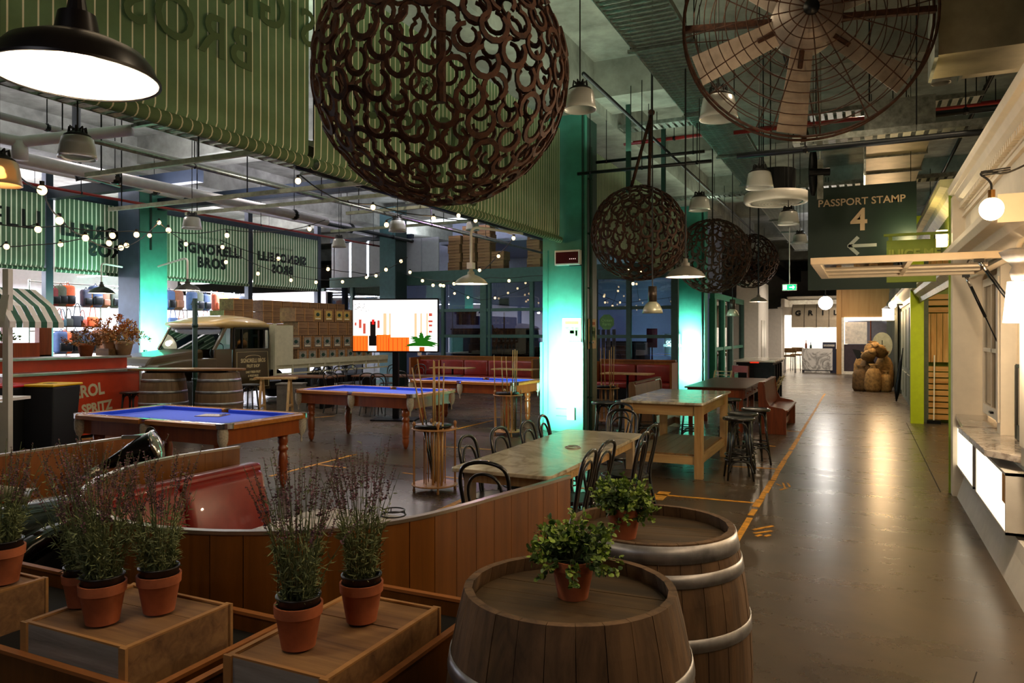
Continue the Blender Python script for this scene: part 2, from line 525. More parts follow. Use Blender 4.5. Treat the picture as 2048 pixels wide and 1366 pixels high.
# ------------------------------------------------------------------ ceiling slab, beams
cm = M_['concrete']
struct(B().box(-34, -3, 6.6, 7, 62, 6.9).out('ceiling', cm))
for i, y in enumerate((1.6, 12.6, 23.4, 34.2, 45)):
    struct(B().box(-34, y - 0.1, 5.95, 7, y + 0.95, 6.6).out('ceiling_beam', cm))
for x in (-16.9, -5.1, 3.4):
    struct(B().box(x - 0.25, -3, 5.75, x + 0.8, 62, 6.6).out('ceiling_beam', cm))
for y in (7.1, 18.0, 28.8):
    struct(B().box(-34, y, 6.15, 7, y + 0.4, 6.6).out('ceiling_beam', cm))
# enclosing walls
struct(B().box(-34.2, -3, 0, -34, 62, 6.6).out('wall_left', M_['whitewall']))
struct(B().box(7, -3, 0, 7.2, 62, 6.6).out('wall_right', M_['whitewall']))
struct(B().box(-34, -3.2, 0, 7, -3, 6.6).out('wall_back', mat('grey_brown_wall', '#5d5349', 0.8)))
struct(B().box(-34, 61.8, 0, 7, 62, 6.6).out('wall_front', M_['whitewall']))

# ------------------------------------------------------------------ columns
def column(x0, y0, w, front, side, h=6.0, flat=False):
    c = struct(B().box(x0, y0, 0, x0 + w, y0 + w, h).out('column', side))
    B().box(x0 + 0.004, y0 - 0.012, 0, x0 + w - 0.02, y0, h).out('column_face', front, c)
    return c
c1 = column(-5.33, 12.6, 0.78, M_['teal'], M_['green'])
# grooved steel corner guards, brackets and conduits of the near column
B().box(-4.55, 12.66, 0, -4.53, 12.78, 6).out('corner_guard', M_['teal'], c1)
B().box(-4.55, 13.0, 0, -4.525, 13.32, 1.75).out('panel', mat('olive_paint', '#5a5e3c', 0.6), c1)
B().box(-4.57, 12.56, 0, -4.53, 12.6, 1.62).out('corner_guard', M_['teal'], c1)
B().box(-5.36, 12.54, 0, -5.31, 12.6, 1.62).out('corner_guard', M_['teal'], c1)
for z in (1.63, 3.0):
    B().box(-4.78, 12.52, z, -4.55, 12.56, z + 0.02).out('bracket', M_['black'], c1)
B().tube([(-5.22, 12.565, 0.3), (-5.22, 12.565, 3.3)], 0.012, 6).out('conduit', M_['teal'], c1)
B().tube([(-4.5, 12.9, 0.0), (-4.5, 12.9, 5.2)], 0.03, 8).out('conduit', M_['green'], c1)
for z in (0.6, 1.6, 2.6, 3.6, 4.6):
    B().box(-4.54, 12.85, z, -4.46, 12.95, z + 0.03).out('pipe_clip', M_['green'], c1)
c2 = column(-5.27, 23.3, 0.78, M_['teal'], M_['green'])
B().box(-4.47, 23.4, 0, -4.43, 23.9, 6).out('corner_guard', M_['teal'], c2)
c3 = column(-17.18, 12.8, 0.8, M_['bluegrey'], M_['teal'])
B().tube([(-16.37, 13.1, 3.9), (-16.37, 13.1, 5.6)], 0.03, 6).out('conduit', M_['green'], c3)
B().box(-16.38, 12.9, 1.3, -16.34, 12.98, 1.36).out('bracket', M_['black'], c3)
B().box(-16.38, 13.4, 1.3, -16.34, 13.5, 1.36).out('bracket', M_['black'], c3)
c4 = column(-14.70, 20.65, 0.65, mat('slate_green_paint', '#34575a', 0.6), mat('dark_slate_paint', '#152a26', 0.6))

# ------------------------------------------------------------------ gear shop front on the left (plane x = -17.5)
XS = -17.5
ypost = [onx(p, 500, XS).y for p in (95, 497, 635)]
ys = [ypost[0], onx(262, 500, XS).y, ypost[1], ypost[2]]
zb, zt = 3.24, 5.05
fr = M_['darkframe']
for i, y in enumerate([5.2, ys[0], ys[1], ys[2], ys[3]]):
    struct(B().box(XS - 0.08, y - 0.09, 0, XS + 0.08, y + 0.09, 6.6 if i < 4 else 6.3).out('shopfront_column', fr))
struct(B().box(XS - 0.07, 1.0, zt, XS + 0.07, ys[3], zt + 0.2).out('shopfront_beam', fr))
struct(B().box(XS + 0.1, ys[0] - 0.1, 4.95, -12.5, ys[0] + 0.1, 5.2).out('shopfront_beam', fr))
struct(B().box(XS + 0.1, ys[1] - 0.1, 4.95, -9.5, ys[1] + 0.1, 5.25).out('shopfront_beam', fr))
sm = stripe_mat('striped_shade_cloth', '#4a6248', '#d3dcc0', 0.115, 0.026)
lett = mat('dark_green_lettering', '#07100b', 0.7, 0, 0)
lett2 = mat('faded_green_lettering', '#31431f', 0.8, 0, 0)
def valance(x, y0, y1, z0, z1, m, label, txt=None, mirror=False, s=0.3, lm=None, roll=0.045, tx=None, tz=None, sub=None):
    """striped cloth blind hanging along the hall, rolled at its foot"""
    t = thing('striped_awning', label, 'awning', (x, y0, z0), PI / 2)
    L = y1 - y0; H = z1 - z0
    b = B()
    prof = [(0.0, H)] + [(0.0 + 0.0, H * k / 6) for k in range(5, 0, -1)] + [(0.004, 0.16), (0.03, 0.10)]
    for k in range(9):
        a = PI * 0.15 - k * PI * 1.5 / 8
        prof.append((roll * math.cos(a) * -1 * -1 - 0.0, roll + roll * math.sin(a) + 0.0))
    nx = max(4, int(L / 0.5)); vs = []
    for i in range(nx + 1):
        xx = L * i / nx
        for j, (yy_, zz) in enumerate(prof):
            w = 0.012 * math.sin(xx * 2.1 + x) * (1 - zz / H) if j < 8 else 0
            vs.append((xx, yy_ + w, zz))
    n = len(prof); fs = [(i * n + j, i * n + j + 1, (i + 1) * n + j + 1, (i + 1) * n + j) for i in range(nx) for j in range(n - 1)]
    b.add(vs, fs)
    b.out('cloth', m, t, smooth=True)
    B().cyl((0.02, 0.0, roll), (L - 0.02, 0.0, roll), roll * 0.55, n=8).out('hem_bar', M_['galv'], t, smooth=True)
    if txt:
        cx = tx if tx is not None else L / 2; cz = tz if tz is not None else H * 0.5
        for k, line in enumerate(txt):
            text('lettering', line, lm or lett, s, t, (cx, -0.03, cz - k * s * 0.98), (PI / 2, 0, 0), 0.002, mirror, bold=0.006 if s > .6 or lm is not None else 0.02, space=1.12)
        if sub:
            text('lettering', sub, lm or lett, s * 0.26, t, (cx, -0.03, cz + s * 0.85), (PI / 2, 0, 0), 0.001, mirror, space=1.4)
    return t
yA = onx(-60, 500, XS).y
mid = onx(335, 500, XS).y
valance(XS + 0.1, 2.0, ys[0] - 0.12, zb, zt, sm, 'green and white striped awning at far left ending in LLI lettering', ['SIGNORELLI', 'BROS'], False, 0.62, tx=ys[0] - 2.0 - 2.05, tz=1.15)
valance(XS + 0.1, ys[0] + 0.12, ys[1] - 0.1, zb, zt, sm, 'striped awning behind the blue grey column with mirrored ROS lettering', ['SIGNORELLI', 'BROS'], True, 0.44, tx=1.42, tz=1.05)
valance(XS + 0.1, ys[1] + 0.1, ys[2] - 0.1, zb, zt, sm, 'striped awning reading SIGNORELLI BROS above the old truck', ['SIGNORELLI', 'BROS'], False, 0.40, tx=onx(417, 500, XS).y - ys[1] - 0.1, tz=0.98, sub='FRESH PRODUCE')
valance(XS + 0.1, ys[2] + 0.1, ys[3] - 0.1, zb, zt, sm, 'striped awning with mirrored SIGNORELLI BROS nearest the corner post', ['SIGNORELLI', 'BROS'], True, 0.38, tx=(ys[3] - ys[2]) / 2 - .35, tz=1.0, sub='FRESH PRODUCE')

# big green valances beside the corridor
sm2 = stripe_mat('olive_striped_cloth', '#6c8258', '#f6ebc8', 0.1, 0.0125)
XV, ZV, ZVT = -4.95, 3.42, 5.50
yj = onx(626, 340, XV).y
valance(XV, 0.2, yj - 0.06, ZV, ZVT + 0.2, sm2, 'large olive striped canvas awning at top left behind the big lamp', ['SIGNORELLI', 'BROS'], True, 0.5, mat('ghost_lettering', '#4f633c', 0.8, 0, 0), 0.06, tx=4.15, tz=1.35)
valance(XV, yj + 0.03, 12.5, ZV, ZVT, sm2, 'large olive striped canvas awning behind the big horseshoe ball', ['SIGNORELLI', 'BROS'], False, 0.62, lett2, 0.06, tx=2.6, tz=0.95, sub='FRESH PRODUCE')
valance(XV, 13.5, 23.2, ZV + 0.1, ZVT + 0.0, sm2, 'olive striped awning beyond the teal column behind the second horseshoe ball', ['SIGNORELLI', 'BROS'], False, 0.62, lett2, 0.06, tx=4.8, tz=0.9, sub='FRESH PRODUCE')

# shop interior
struct(B().box(-25.5, 1.0, 0, -25.4, 21.6, 6.6).out('wall_shop_rear', mat('shop_white_wall', '#f2eef2', 0.7, 0, 0.03)))
struct(B().box(-25.4, 21.4, 0, -17.6, 21.5, 3.3).out('wall_shop_side', mat('shop_white_wall2', '#f2eef2', 0.7, 0, 0.03)))
struct(B().box(-25.4, 0.9, 0, -17.6, 1.0, 6.6).out('wall_shop_near', MATS['shop_white_wall']))
for k in range(4):
    t = thing('shop_light_batten', 'white glowing ceiling batten of the gear shop, %s from the left' % ORD[k], 'light', (-20.5, 7.5 + 4.0 * k, 3.6), 0, 'battens of the gear shop')
    B().box(-2.2, -0.1, 0, 2.2, 0.1, 0.06).out('housing', M_['white'], t)
    for s in (-2, 2): B().cyl((s, 0, .06), (s, 0, TOP((-20.5, 7.5 + 4.0 * k)) - 3.6), .01, n=5).out('cable', M_['cable'], t)
    B().box(-2.15, -0.07, -0.03, 2.15, 0.07, 0).out('diffuser', emis('batten_glow', (0.9, 0.92, 1.0), 14), t)

# ------------------------------------------------------------------ corner beyond the shop: LED striped wall + glazed front
YG = 21.6
struct(B().box(XS, YG - 0.1, 4.78, -5.4, YG, 4.98).out('glazing_beam', fr).copy() if False else B().box(XS, YG - 0.08, zt, -14.0, YG + 0.08, zt + 0.14).out('glazing_beam', fr))
wp = mat('grey_wall_panel', '#9da0a8', 0.6, 0, 0.05)
px_led = [666, 701, 736]
xs = [XS + 0.1] + [ony(p, 500, YG).x for p in px_led] + [-13.6]
lw = struct(B().box(XS, YG + 0.05, 3.75, -13.0, YG + 0.1, zt).out('wall_led', wp))
for i in range(4):
    B().box(xs[i] + 0.05, YG - 0.02, 3.78, xs[i + 1] - 0.05, YG + 0.05, zt - 0.02).out('panel', wp, lw)
for x in xs[1:4]:
    B().box(x - 0.03, YG - 0.0, 3.78, x + 0.03, YG + 0.045, zt - 0.02).out('led_strip', emis('led_glow', (0.85, 0.9, 1.0), 10), lw)
gfr = mat('green_grey_window_frame', '#33524a', 0.5, 0, 0.1)
z_top = 3.72
wn = struct(B().box(XS, YG - 0.12, 3.42, ony(1353, 600, YG).x, YG + 0.12, 3.78).out('window_1', gfr))
for p, w in ((648, .12), (705, .12), (887, .1), (968, .22), (980, .08), (1064, .12), (1258, .14), (1190, .16), (1350, .2)):
    x = ony(p, 600, YG).x
    B().box(x - w / 2, YG - 0.07, 0, x + w / 2, YG + 0.07, 3.42).out('mullion', gfr, wn)
xl, xr_ = ony(815, 600, YG).x, ony(1353, 600, YG).x
for z in (2.54, 1.68):
    B().box(xl, YG - 0.05, z - 0.05, xr_, YG + 0.05, z + 0.05).out('rail', gfr, wn)
B().box(XS, YG - 0.05, 0, xr_, YG + 0.05, 0.12).out('rail', gfr, wn)
gl = glass_mat('window_glass', '#c8cedb', 0.0, 0.07)
for a, b_ in ((648, 705), (705, 810), (810, 887), (887, 968), (980, 1064), (1064, 1190), (1190, 1258), (1258, 1350)):
    x0, x1 = ony(a, 600, YG).x, ony(b_, 600, YG).x
    B().box(x0 + 0.06, YG - 0.006, 0.12, x1 - 0.06, YG + 0.006, 3.42).out('pane', gl, wn)
# room beyond the glass
lil = mat('lilac_grey_wall', '#9aa0b8', 0.7, 0, 0.05)
struct(B().box(-19.5, 28.0, 0, -4.7, 28.1, 6.6).out('wall_restaurant', lil))
struct(B().box(-13.5, 22.6, 4.9, -5.2, 28.0, 5.0).out('ceiling_restaurant', lil))
dk = mat('dark_counter', '#15171b', 0.5, 0, 0.1)
for (x0, x1, z, y, lab) in ((-13.9, -10.6, 1.95, 24.4, 'tall dark shelving seen through the glass beside the screen'), (-10.2, -8.3, 1.3, 23.6, 'dark service counter seen through the middle pane'), (-8.0, -6.6, 1.5, 24.8, 'dark cabinet seen through the glass right of the teal column')):
    t = thing('back_counter', lab, 'cabinet', ((x0 + x1) / 2, y, 0))
    w = (x1 - x0) / 2
    B().box(-w, -0.3, 0, w, 0.3, z - 0.05).out('body', dk, t)
    B().box(-w - 0.03, -0.34, z - 0.05, w + 0.03, 0.34, z).out('top', M_['black'], t)
    for k in range(4):
        B().box(-w + 0.05 + k * w / 2, -0.32, 0.1, -w - 0.03 + (k + 1) * w / 2, -0.3, z - 0.1).out('door', M_['black'], t)

# ------------------------------------------------------------------ corridor far end
XE = -4.45
dgf = mat('teal_green_door_frame', '#1d6b52', 0.45)
wn2 = struct(B().box(-4.45, 24.4, 2.9, -4.3, 31.0, 3.1).out('window_2', dgf))
for y, w in ((24.5, .3), (26.2, .25), (28.0, .25), (30.8, .2)):
    B().box(-4.47, y - w / 2, 0, -4.28, y + w / 2, 2.9).out('mullion', dgf if y < 27 else gfr, wn2)
B().box(-4.45, 24.4, 1.2, -4.3, 31, 1.3).out('rail', dgf, wn2)
B().box(-4.45, 24.4, 0, -4.3, 31, 0.2).out('rail', dgf, wn2)
B().box(-4.38, 24.5, 0.2, -4.37, 30.8, 2.9).out('pane', gl, wn2)
struct(B().box(-9.0, 31.2, 0, -8.9, 45, 6.6).out('wall_shop_far', MATS['shop_white_wall']))
ww = mat('cream_white_wall', '#d9d0c4', 0.6, 0, 0.04)
struct(B().box(-4.6, 31.0, 0, -3.75, 34.5, 3.9).out('wall_lift', ww))
B_l = struct(B().box(-3.75, 31.9, 0, -3.72, 33.4, 2.3).out('door_1', mat('satin_steel_door', '#b9b2a8', 0.3, 0.6, 0.05)))
B().box(-3.722, 32.63, 0, -3.715, 32.67, 2.3).out('door_gap', M_['black'], B_l)
struct(B().box(-4.6, 36.2, 0, -3.35, 36.4, 2.9).out('wall_end_pier', ww))
# grill kiosk
KY = 37.0
gk = struct(B().box(-3.4, KY + 2.5, 0, 0.2, KY + 2.6, 3.6).out('wall_kiosk_rear', ww))
struct(B().box(-3.45, KY - 0.1, 0, -3.3, KY + 2.5, 3.4).out('wall_kiosk_side', ww))
struct(B().box(-3.6, KY - 0.05, 2.62, -0.85, KY + 0.15, 3.0).out('trim_kiosk_fascia', ww))
# ------------------------------------------------------------------ curved booth partition (U of veneer panels)
PTS = [(-1.49, 3.89), (-1.56, 3.53), (-1.62, 3.29), (-1.69, 2.95), (-1.76, 2.72), (-1.86, 2.55), (-1.99, 2.40), (-2.19, 2.27), (-2.42, 2.17), (-2.67, 2.13), (-2.94, 2.15), (-3.22, 2.23), (-3.48, 2.37), (-3.70, 2.58), (-3.88, 2.83), (-4.0, 3.09), (-4.04, 3.36), (-4.03, 3.60), (-3.98, 3.90)]
def resample(pts, step):
    pts = [Vector((*p, 0)) for p in pts]
    L = [0]
    for a, b_ in zip(pts, pts[1:]): L.append(L[-1] + (b_ - a).length)
    n = max(2, round(L[-1] / step)); out = []
    for i in range(n + 1):
        s = L[-1] * i / n; k = max(j for j in range(len(L)) if L[j] <= s + 1e-9); k = min(k, len(pts) - 2)
        out.append(pts[k].lerp(pts[k + 1], (s - L[k]) / (L[k + 1] - L[k])))
    return out
def smoothc(pts, it=2):
    for _ in range(it):
        q = [pts[0]]
        for a, b_ in zip(pts, pts[1:]):
            q += [(a[0] * .75 + b_[0] * .25, a[1] * .75 + b_[1] * .25), (a[0] * .25 + b_[0] * .75, a[1] * .25 + b_[1] * .75)]
        q.append(pts[-1]); pts = q
    return pts
SM = smoothc(PTS)
bp = thing('booth_partition', 'curved orange-brown veneered booth wall in the foreground with a thin metal top edge', 'partition')
darkw = wood('dark_orange_veneer', '#53300f', '#774817', 'z', 0.5, 0.3, 0.35, 0.03)
cur = resample(SM, 0.135)
for i in range(len(cur) - 1):
    a, b_ = cur[i], cur[i + 1]
    d = (b_ - a).normalized() * 0.0012
    nrm = Vector((-(b_ - a).y, (b_ - a).x, 0)).normalized() * 0.014
    b = B(); q = [a + d - nrm, b_ - d - nrm, b_ - d + nrm, a + d + nrm]
    b.prism([(p.x, p.y) for p in q], 0.08, 0.985)
    b.out('panel', darkw if i < 1000 else M_['orangewood'], bp)
fine = resample(SM, 0.05)
def ribbon(b, pts, w, z0, z1):
    n = len(pts); L = []; Rr = []
    for i, p in enumerate(pts):
        t = (pts[min(i + 1, n - 1)] - pts[max(i - 1, 0)]).normalized(); q = Vector((-t.y, t.x, 0)) * w / 2
        L.append(p + q); Rr.append(p - q)
    vs = [(p.x, p.y, z) for z in (z0, z1) for p in L + Rr]; m = 2 * n; fs = []
    for i in range(n - 1):
        fs += [(i, i + 1, n + i + 1, n + i)[::-1], (m + i, m + i + 1, m + n + i + 1, m + n + i), (i, m + i, m + i + 1, i + 1), (n + i, n + i + 1, m + n + i + 1, m + n + i)]
    fs += [(0, n, m + n, m), (n - 1, m + n - 1, m + 2 * n - 1, 2 * n - 1)]
    return b.add(vs, fs)
ribbon(B(), fine, 0.034, 0.985, 1.0).out('top_edge', mat('dull_metal_edge', '#9a8d7c', 0.3, 0.8, 0.1), bp)
ribbon(B(), fine, 0.02, 0.0, 0.08).out('plinth', M_['black'], bp)
# chrome bead where the edge turns at the left
bead = [p for p in fine if p.x < -3.2 and p.y < 2.75]
B().tube([(p.x, p.y, 1.003) for p in bead], 0.011, 6).out('chrome_bead', M_['chrome'], bp, smooth=True)

# red banquette inside the left arm
bq = thing('banquette', 'red vinyl bench back inside the curved booth, left of the white table', 'bench', (-3.86, 3.1, 0))
def cushion(b, x0, y0, z0, x1, y1, z1, r=0.03, sweep=None):
    """rounded box"""
    n = 4; r = min(r, (x1 - x0) / 2.01, (y1 - y0) / 2.01, (z1 - z0) / 2.01); rings = []
    def ring(i, z):
        out = []
        for cx, cy, a0 in ((x1 - r, y1 - r, 0), (x0 + r, y1 - r, PI / 2), (x0 + r, y0 + r, PI), (x1 - r, y0 + r, 1.5 * PI)):
            for k in range(n):
                a = a0 + PI / 2 * k / (n - 1)
                out.append((cx + i * math.cos(a), cy + i * math.sin(a), z))
        return out
    for k in range(n):
        a = PI / 2 * k / (n - 1); rings.append(ring(r * math.sin(a), z0 + r - r * math.cos(a)))
    for k in range(n):
        a = PI / 2 * (1 - k / (n - 1)); rings.append(ring(r * math.sin(a), z1 - r + r * math.cos(a)))
    m = 4 * n; vs = [p for q in rings for p in q]
    fs = [(i * m + k, i * m + (k + 1) % m, (i + 1) * m + (k + 1) % m, (i + 1) * m + k) for i in range(2 * n - 1) for k in range(m)]
    fs += [tuple(range(m - 1, -1, -1)), tuple((2 * n - 1) * m + k for k in range(m))]
    return b.add(vs, fs)
bb = B()
for y0, y1 in ((-0.55, 0.12), (0.13, 0.80)):
    b = B(); cushion(b, -0.02, y0, 0.40, 0.13, y1, 0.86, 0.05)
    for i, v in enumerate(b.v):
        b.v[i] = (v[0] + (0.86 - v[2]) * 0.22, v[1], v[2])
    b.out('back_cushion', M_['redvinyl'], bq, smooth=True)
    b = B(); cushion(b, 0.1, y0, 0.28, 0.58, y1, 0.44, 0.05); b.out('seat_cushion', M_['redvinyl'], bq, smooth=True)
b = B(); b.box(0.0, -0.55, 0.0, 0.5, 0.78, 0.28); b.out('base', M_['black'], bq)
b = B(); cushion(b, -0.02, -0.55, 0.83, 0.10, 0.81, 0.90, 0.035); b.out('top_roll', M_['redvinyl'], bq, smooth=True)

# white topped table in the booth
def rrect(x0, y0, x1, y1, r, n=6):
    o = []
    for cx, cy, a0 in ((x1 - r, y1 - r, 0), (x0 + r, y1 - r, PI / 2), (x0 + r, y0 + r, PI), (x1 - r, y0 + r, 1.5 * PI)):
        for k in range(n + 1):
            a = a0 + PI / 2 * k / n; o.append((cx + r * math.cos(a), cy + r * math.sin(a)))
    return o
def pedestal(parent, x, y, h, m, r=0.22):
    B().lathe([(0, 0), (r, 0), (r, 0.015), (r * 0.3, 0.035), (0.035, 0.06), (0.03, h - 0.03), (0.12, h - 0.01), (0.12, h), (0, h)], 20, (x, y, 0)).out('pedestal', m, parent, smooth=True)
marb = marble_mat('pale_marble', '#d8d0c2', '#a89f92', 1.3, 0.16)
tb = thing('booth_table', 'pale marble table with rounded corners inside the curved booth', 'table', (-2.33, 3.16, 0))
B().prism(rrect(-0.62, -0.42, 0.60, 0.40, 0.16), 0.72, 0.75).out('tabletop', marb, tb, bevel=0.006)
for x in (-0.3, 0.3): pedestal(tb, x, 0, 0.72, M_['black'])
rg = B(); c = [(0.07 * math.cos(2 * PI * k / 28), 0.07 * math.sin(2 * PI * k / 28), 0.012) for k in range(28)]
rg.tube(c, 0.004, 6, closed=True)
rgc = [(x * 1.0, y, 0.004 + 0.016) for x, y, z in c]; rg2 = B().tube([(x * 0.9, y * 0.9, 0.03) for x, y, z in c], 0.004, 6, closed=True)
p = onz(797, 1027, 0.75)
t = thing('wire_ring', 'small black wire ring holder lying on the booth table', 'holder', (p.x, p.y - 0.05, 0.75))
for i, v in enumerate(rg.v): rg.v[i] = (v[0], v[1], v[2] - 0.008)
rg.out('lower_ring', M_['black'], t, smooth=True); rg2.out('upper_ring', M_['black'], t, smooth=True)
for a in (0.3, 2.4, 4.5): B().cyl((0.068 * math.cos(a), 0.068 * math.sin(a), 0.004), (0.063 * math.cos(a), 0.063 * math.sin(a), 0.03), 0.003, n=5).out('strut', M_['black'], t)

# second booth further left
sp = thing('booth_screen', 'straight orange-brown veneered screen at the left edge in front of the wheelie bins', 'partition', (-5.13, 2.0, 0))
for k in range(5):
    B().box(-0.015, 0.42 * k + 0.001, 0.08, 0.015, 0.42 * (k + 1) - 0.001, 0.985).out('panel', M_['orangewood'], sp)
B().box(-0.018, 0, 0.985, 0.018, 2.1, 1.0).out('top_edge', MATS['dull_metal_edge'], sp)
B().box(-0.01, 0, 0, 0.01, 2.1, 0.08).out('plinth', M_['black'], sp)

# ------------------------------------------------------------------ vintage black car between the two booths: bonnet, tonneau, headlamp
gloss = mat('gloss_black_enamel', '#0d0a08', 0.12, 0.2, 0, coat=0.8)
cn = thing('vintage_car', 'old glossy black car nose with cream leather strap and chrome headlamp between the booths', 'car', (-4.5, 2.9, 0), 0)
def loft(b, secs, closed=True, cap=True):
    n = len(secs[0]); vs = [p for q in secs for p in q]; fs = []
    for i in range(len(secs) - 1):
        for k in range(n if closed else n - 1):
            k2 = (k + 1) % n
            fs.append((i * n + k, i * n + k2, (i + 1) * n + k2, (i + 1) * n + k))
    if cap: fs += [tuple(range(n - 1, -1, -1)), tuple((len(secs) - 1) * n + k for k in range(n))]
    return b.add(vs, fs)
secs = []
for i in range(13):
    u = i / 12; y = -1.35 + 2.1 * u
    w = 0.34 * math.sin(PI * (0.18 + 0.72 * u)) ** 0.6; h = 0.86 - 0.10 * u - 0.28 * max(0, u - 0.75) * 3
    secs.append([(w * math.cos(a) * 1.0, y, 0.28 + (h - 0.28) * max(0.0, math.sin(a)) ** 0.7 if math.sin(a) > 0 else 0.28) for a in [2 * PI * k / 20 for k in range(20)]])
loft(B(), secs).out('body', gloss, cn, smooth=True)
# sweeping front wing on the near side
secs = []
for i in range(15):
    a = PI * i / 14
    cx, cz = 0.52 * -math.cos(a), 0.52 * math.sin(a)
    secs.append([(0.36 + 0.10 * math.cos(q), -0.15 + cx * (1 + 0.07 * math.sin(q)), 0.16 + cz * (0.98 + 0.10 * math.sin(q))) for q in [2 * PI * k / 8 for k in range(8)]])
loft(B(), secs).out('wing', gloss, cn, smooth=True)
wb = B(); wb.lathe([(0, -0.05), (0.10, -0.05), (0.12, -0.04), (0.24, -0.05), (0.30, -0.04), (0.31, 0), (0.30, 0.04), (0.24, 0.05), (0.1, 0.06), (0, 0.07)], 24, (0, 0, 0), Matrix.Rotation(PI / 2, 4, 'Y'))
for yy in (-0.15,):
    w_ = wb.out('wheel', mat('tyre_rubber', '#0d0d0d', 0.7), cn, smooth=True, loc=(0.33, yy, 0.31))
    hb = B(); hb.lathe([(0, 0.08), (0.05, 0.075), (0.10, 0.06), (0.1, 0.05)], 16, (0, 0, 0), Matrix.Rotation(PI / 2, 4, 'Y')); hb.out('hubcap', mat('oxblood_enamel', '#3a1008', 0.3), w_, smooth=True)
# cream leather tonneau strip with studs
s_ = B(); N = 14
for side in (0, 1):
    pass
vs = []; 
for i in range(N + 1):
    u = i / N; x = -0.75 + 1.0 * u; zt_ = 0.93 - 0.02 * u - 0.05 * math.sin(u * PI) ; 
    for (dy, dz) in ((0.0, 0.0), (0.03, -0.005), (0.045, -0.05 - 0.03 * u), (0.04, -0.055 - 0.03 * u), (0.02, -0.012), (0.0, -0.008)):
        vs.append((x, -0.25 - dy * 1.6 + 0.10 * math.sin(u * 3), zt_ + dz))
s_.add(vs, [(i * 6 + k, i * 6 + (k + 1) % 6, (i + 1) * 6 + (k + 1) % 6, (i + 1) * 6 + k) for i in range(N) for k in range(6)])
s_.out('leather_strap', mat('cream_leather', '#b7ae86', 0.5, 0, 0.1), cn, smooth=True)
for k in range(5):
    u = 0.35 + 0.13 * k
    B().ball((-0.75 + 1.0 * u, -0.25 - 0.072 + 0.10 * math.sin(u * 3), 0.93 - 0.02 * u - 0.05 * math.sin(u * PI) - 0.05), 0.009, 8, 5).out('stud', M_['steel'], cn, smooth=True)
# bullet headlamp on its stalk, lens towards the pool tables
hp = at(292, 900, 5.35)
hl = thing('bullet_headlamp', 'black bullet-shaped headlamp with chrome rim standing behind the curved partition', 'headlamp', (hp.x, hp.y, 0), math.radians(38))
Mx = Matrix.Rotation(PI / 2, 4, 'Y') @ Matrix.Scale(1, 4)
Mh = Matrix.Translation((0, 0, hp.z)) @ Matrix.Rotation(math.radians(-20), 4, 'Y') @ Matrix.Rotation(PI / 2, 4, 'Y')
def lm(prof, M, n=24): return B().lathe(prof, n, (0, 0, 0), M)
lm([(0, -0.34), (0.012, -0.335), (0.03, -0.30), (0.055, -0.2), (0.085, -0.1), (0.108, -0.02), (0.115, 0.05), (0.112, 0.07)], Mh).out('shell', gloss, hl, smooth=True)
lm([(0.112, 0.065), (0.122, 0.07), (0.122, 0.09), (0.108, 0.095)], Mh).out('rim', M_['chrome'], hl, smooth=True)
lm([(0.108, 0.09), (0.07, 0.105), (0, 0.115)], Mh).out('lens', mat('lamp_lens', '#c9cfc4', 0.08, 0.7, 0), hl, smooth=True)
B().box(-0.16, -0.012, hp.z + 0.085, 0.0, 0.012, hp.z + 0.11).out('fin', M_['chrome'], hl)
B().tube([(-0.02, 0, 0), (-0.02, 0, hp.z - 0.08)], 0.03, 10).out('stalk', gloss, hl, smooth=True)
B().tube([(-0.30, 0, hp.z - 0.12), (-0.45, 0, hp.z - 0.2), (-0.5, 0, hp.z - 0.5), (-0.5, 0, 0)], 0.03, 10).out('bracket', M_['steel'], hl, smooth=True)
mp = at(301, 872, 5.6)
t = thing('wing_mirror', 'leaf-shaped dark mirror standing above the bullet headlamp', 'mirror', (mp.x, mp.y, 0), 0.6)
b = B(); pr = [(0.035 * math.cos(a) * (1 + 0.35 * math.sin(a)), 0.07 * math.sin(a)) for a in [2 * PI * k / 20 for k in range(20)]]
b.prism(pr, -0.006, 0.006, Matrix.Translation((0, 0, mp.z)) @ Matrix.Rotation(PI / 2, 4, 'X')).out('glass', mat('dark_mirror', '#4d4f46', 0.15, 0.8, 0), t, bevel=0.002)
B().cyl((0, 0, 0), (0, 0, mp.z - 0.06), 0.01, n=8).out('stem', M_['black'], t, smooth=True)

# ------------------------------------------------------------------ planter troughs
def trough(name, label, x0, y0, x1, y1, z):
    t = thing(name, label, 'planter', ((x0 + x1) / 2, (y0 + y1) / 2, 0))
    w, d = (x1 - x0) / 2, (y1 - y0) / 2
    th = 0.018
    for (a, b_, c, e) in ((-w, -d, w, -d + th), (-w, d - th, w, d), (-w, -d + th, -w + th, d - th), (w - th, -d + th, w, d - th)):
        B().box(a, b_, 0.02, c, e, z).out('side_panel', darkw, t)
    B().box(-w + th, -d + th, 0.02, w - th, d - th, 0.04).out('bottom', M_['black'], t)
    sh = B()
    B().box(-w + th, -d + th, z - 0.075, w - th, d - th, z - 0.06).out('shelf', mat('black_liner', '#070605', 0.9, 0, 0), t)
    r = 0.012
    for (a, b_, c, e) in ((-w - .004, -d - .004, w + .004, -d + th + .004), (-w - .004, d - th - .004, w + .004, d + .004), (-w - .004, -d + th, -w + th + .004, d - th), (w - th - .004, -d + th, w + .004, d - th)):
        B().box(a, b_, z, c, e, z + r).out('rim', wood('pale_edge_timber', '#8a5426', '#a86a35', 'x', .6, .6), t)
    return t
trough('planter_trough', 'long dark timber planter holding the left and middle crates of lavender', -3.6, 1.47, -1.86, 2.07, 0.755)
trough('planter_trough', 'dark timber planter holding the right crate of lavender beside the nearest barrel', -1.80, 1.48, -1.285, 2.52, 0.755)

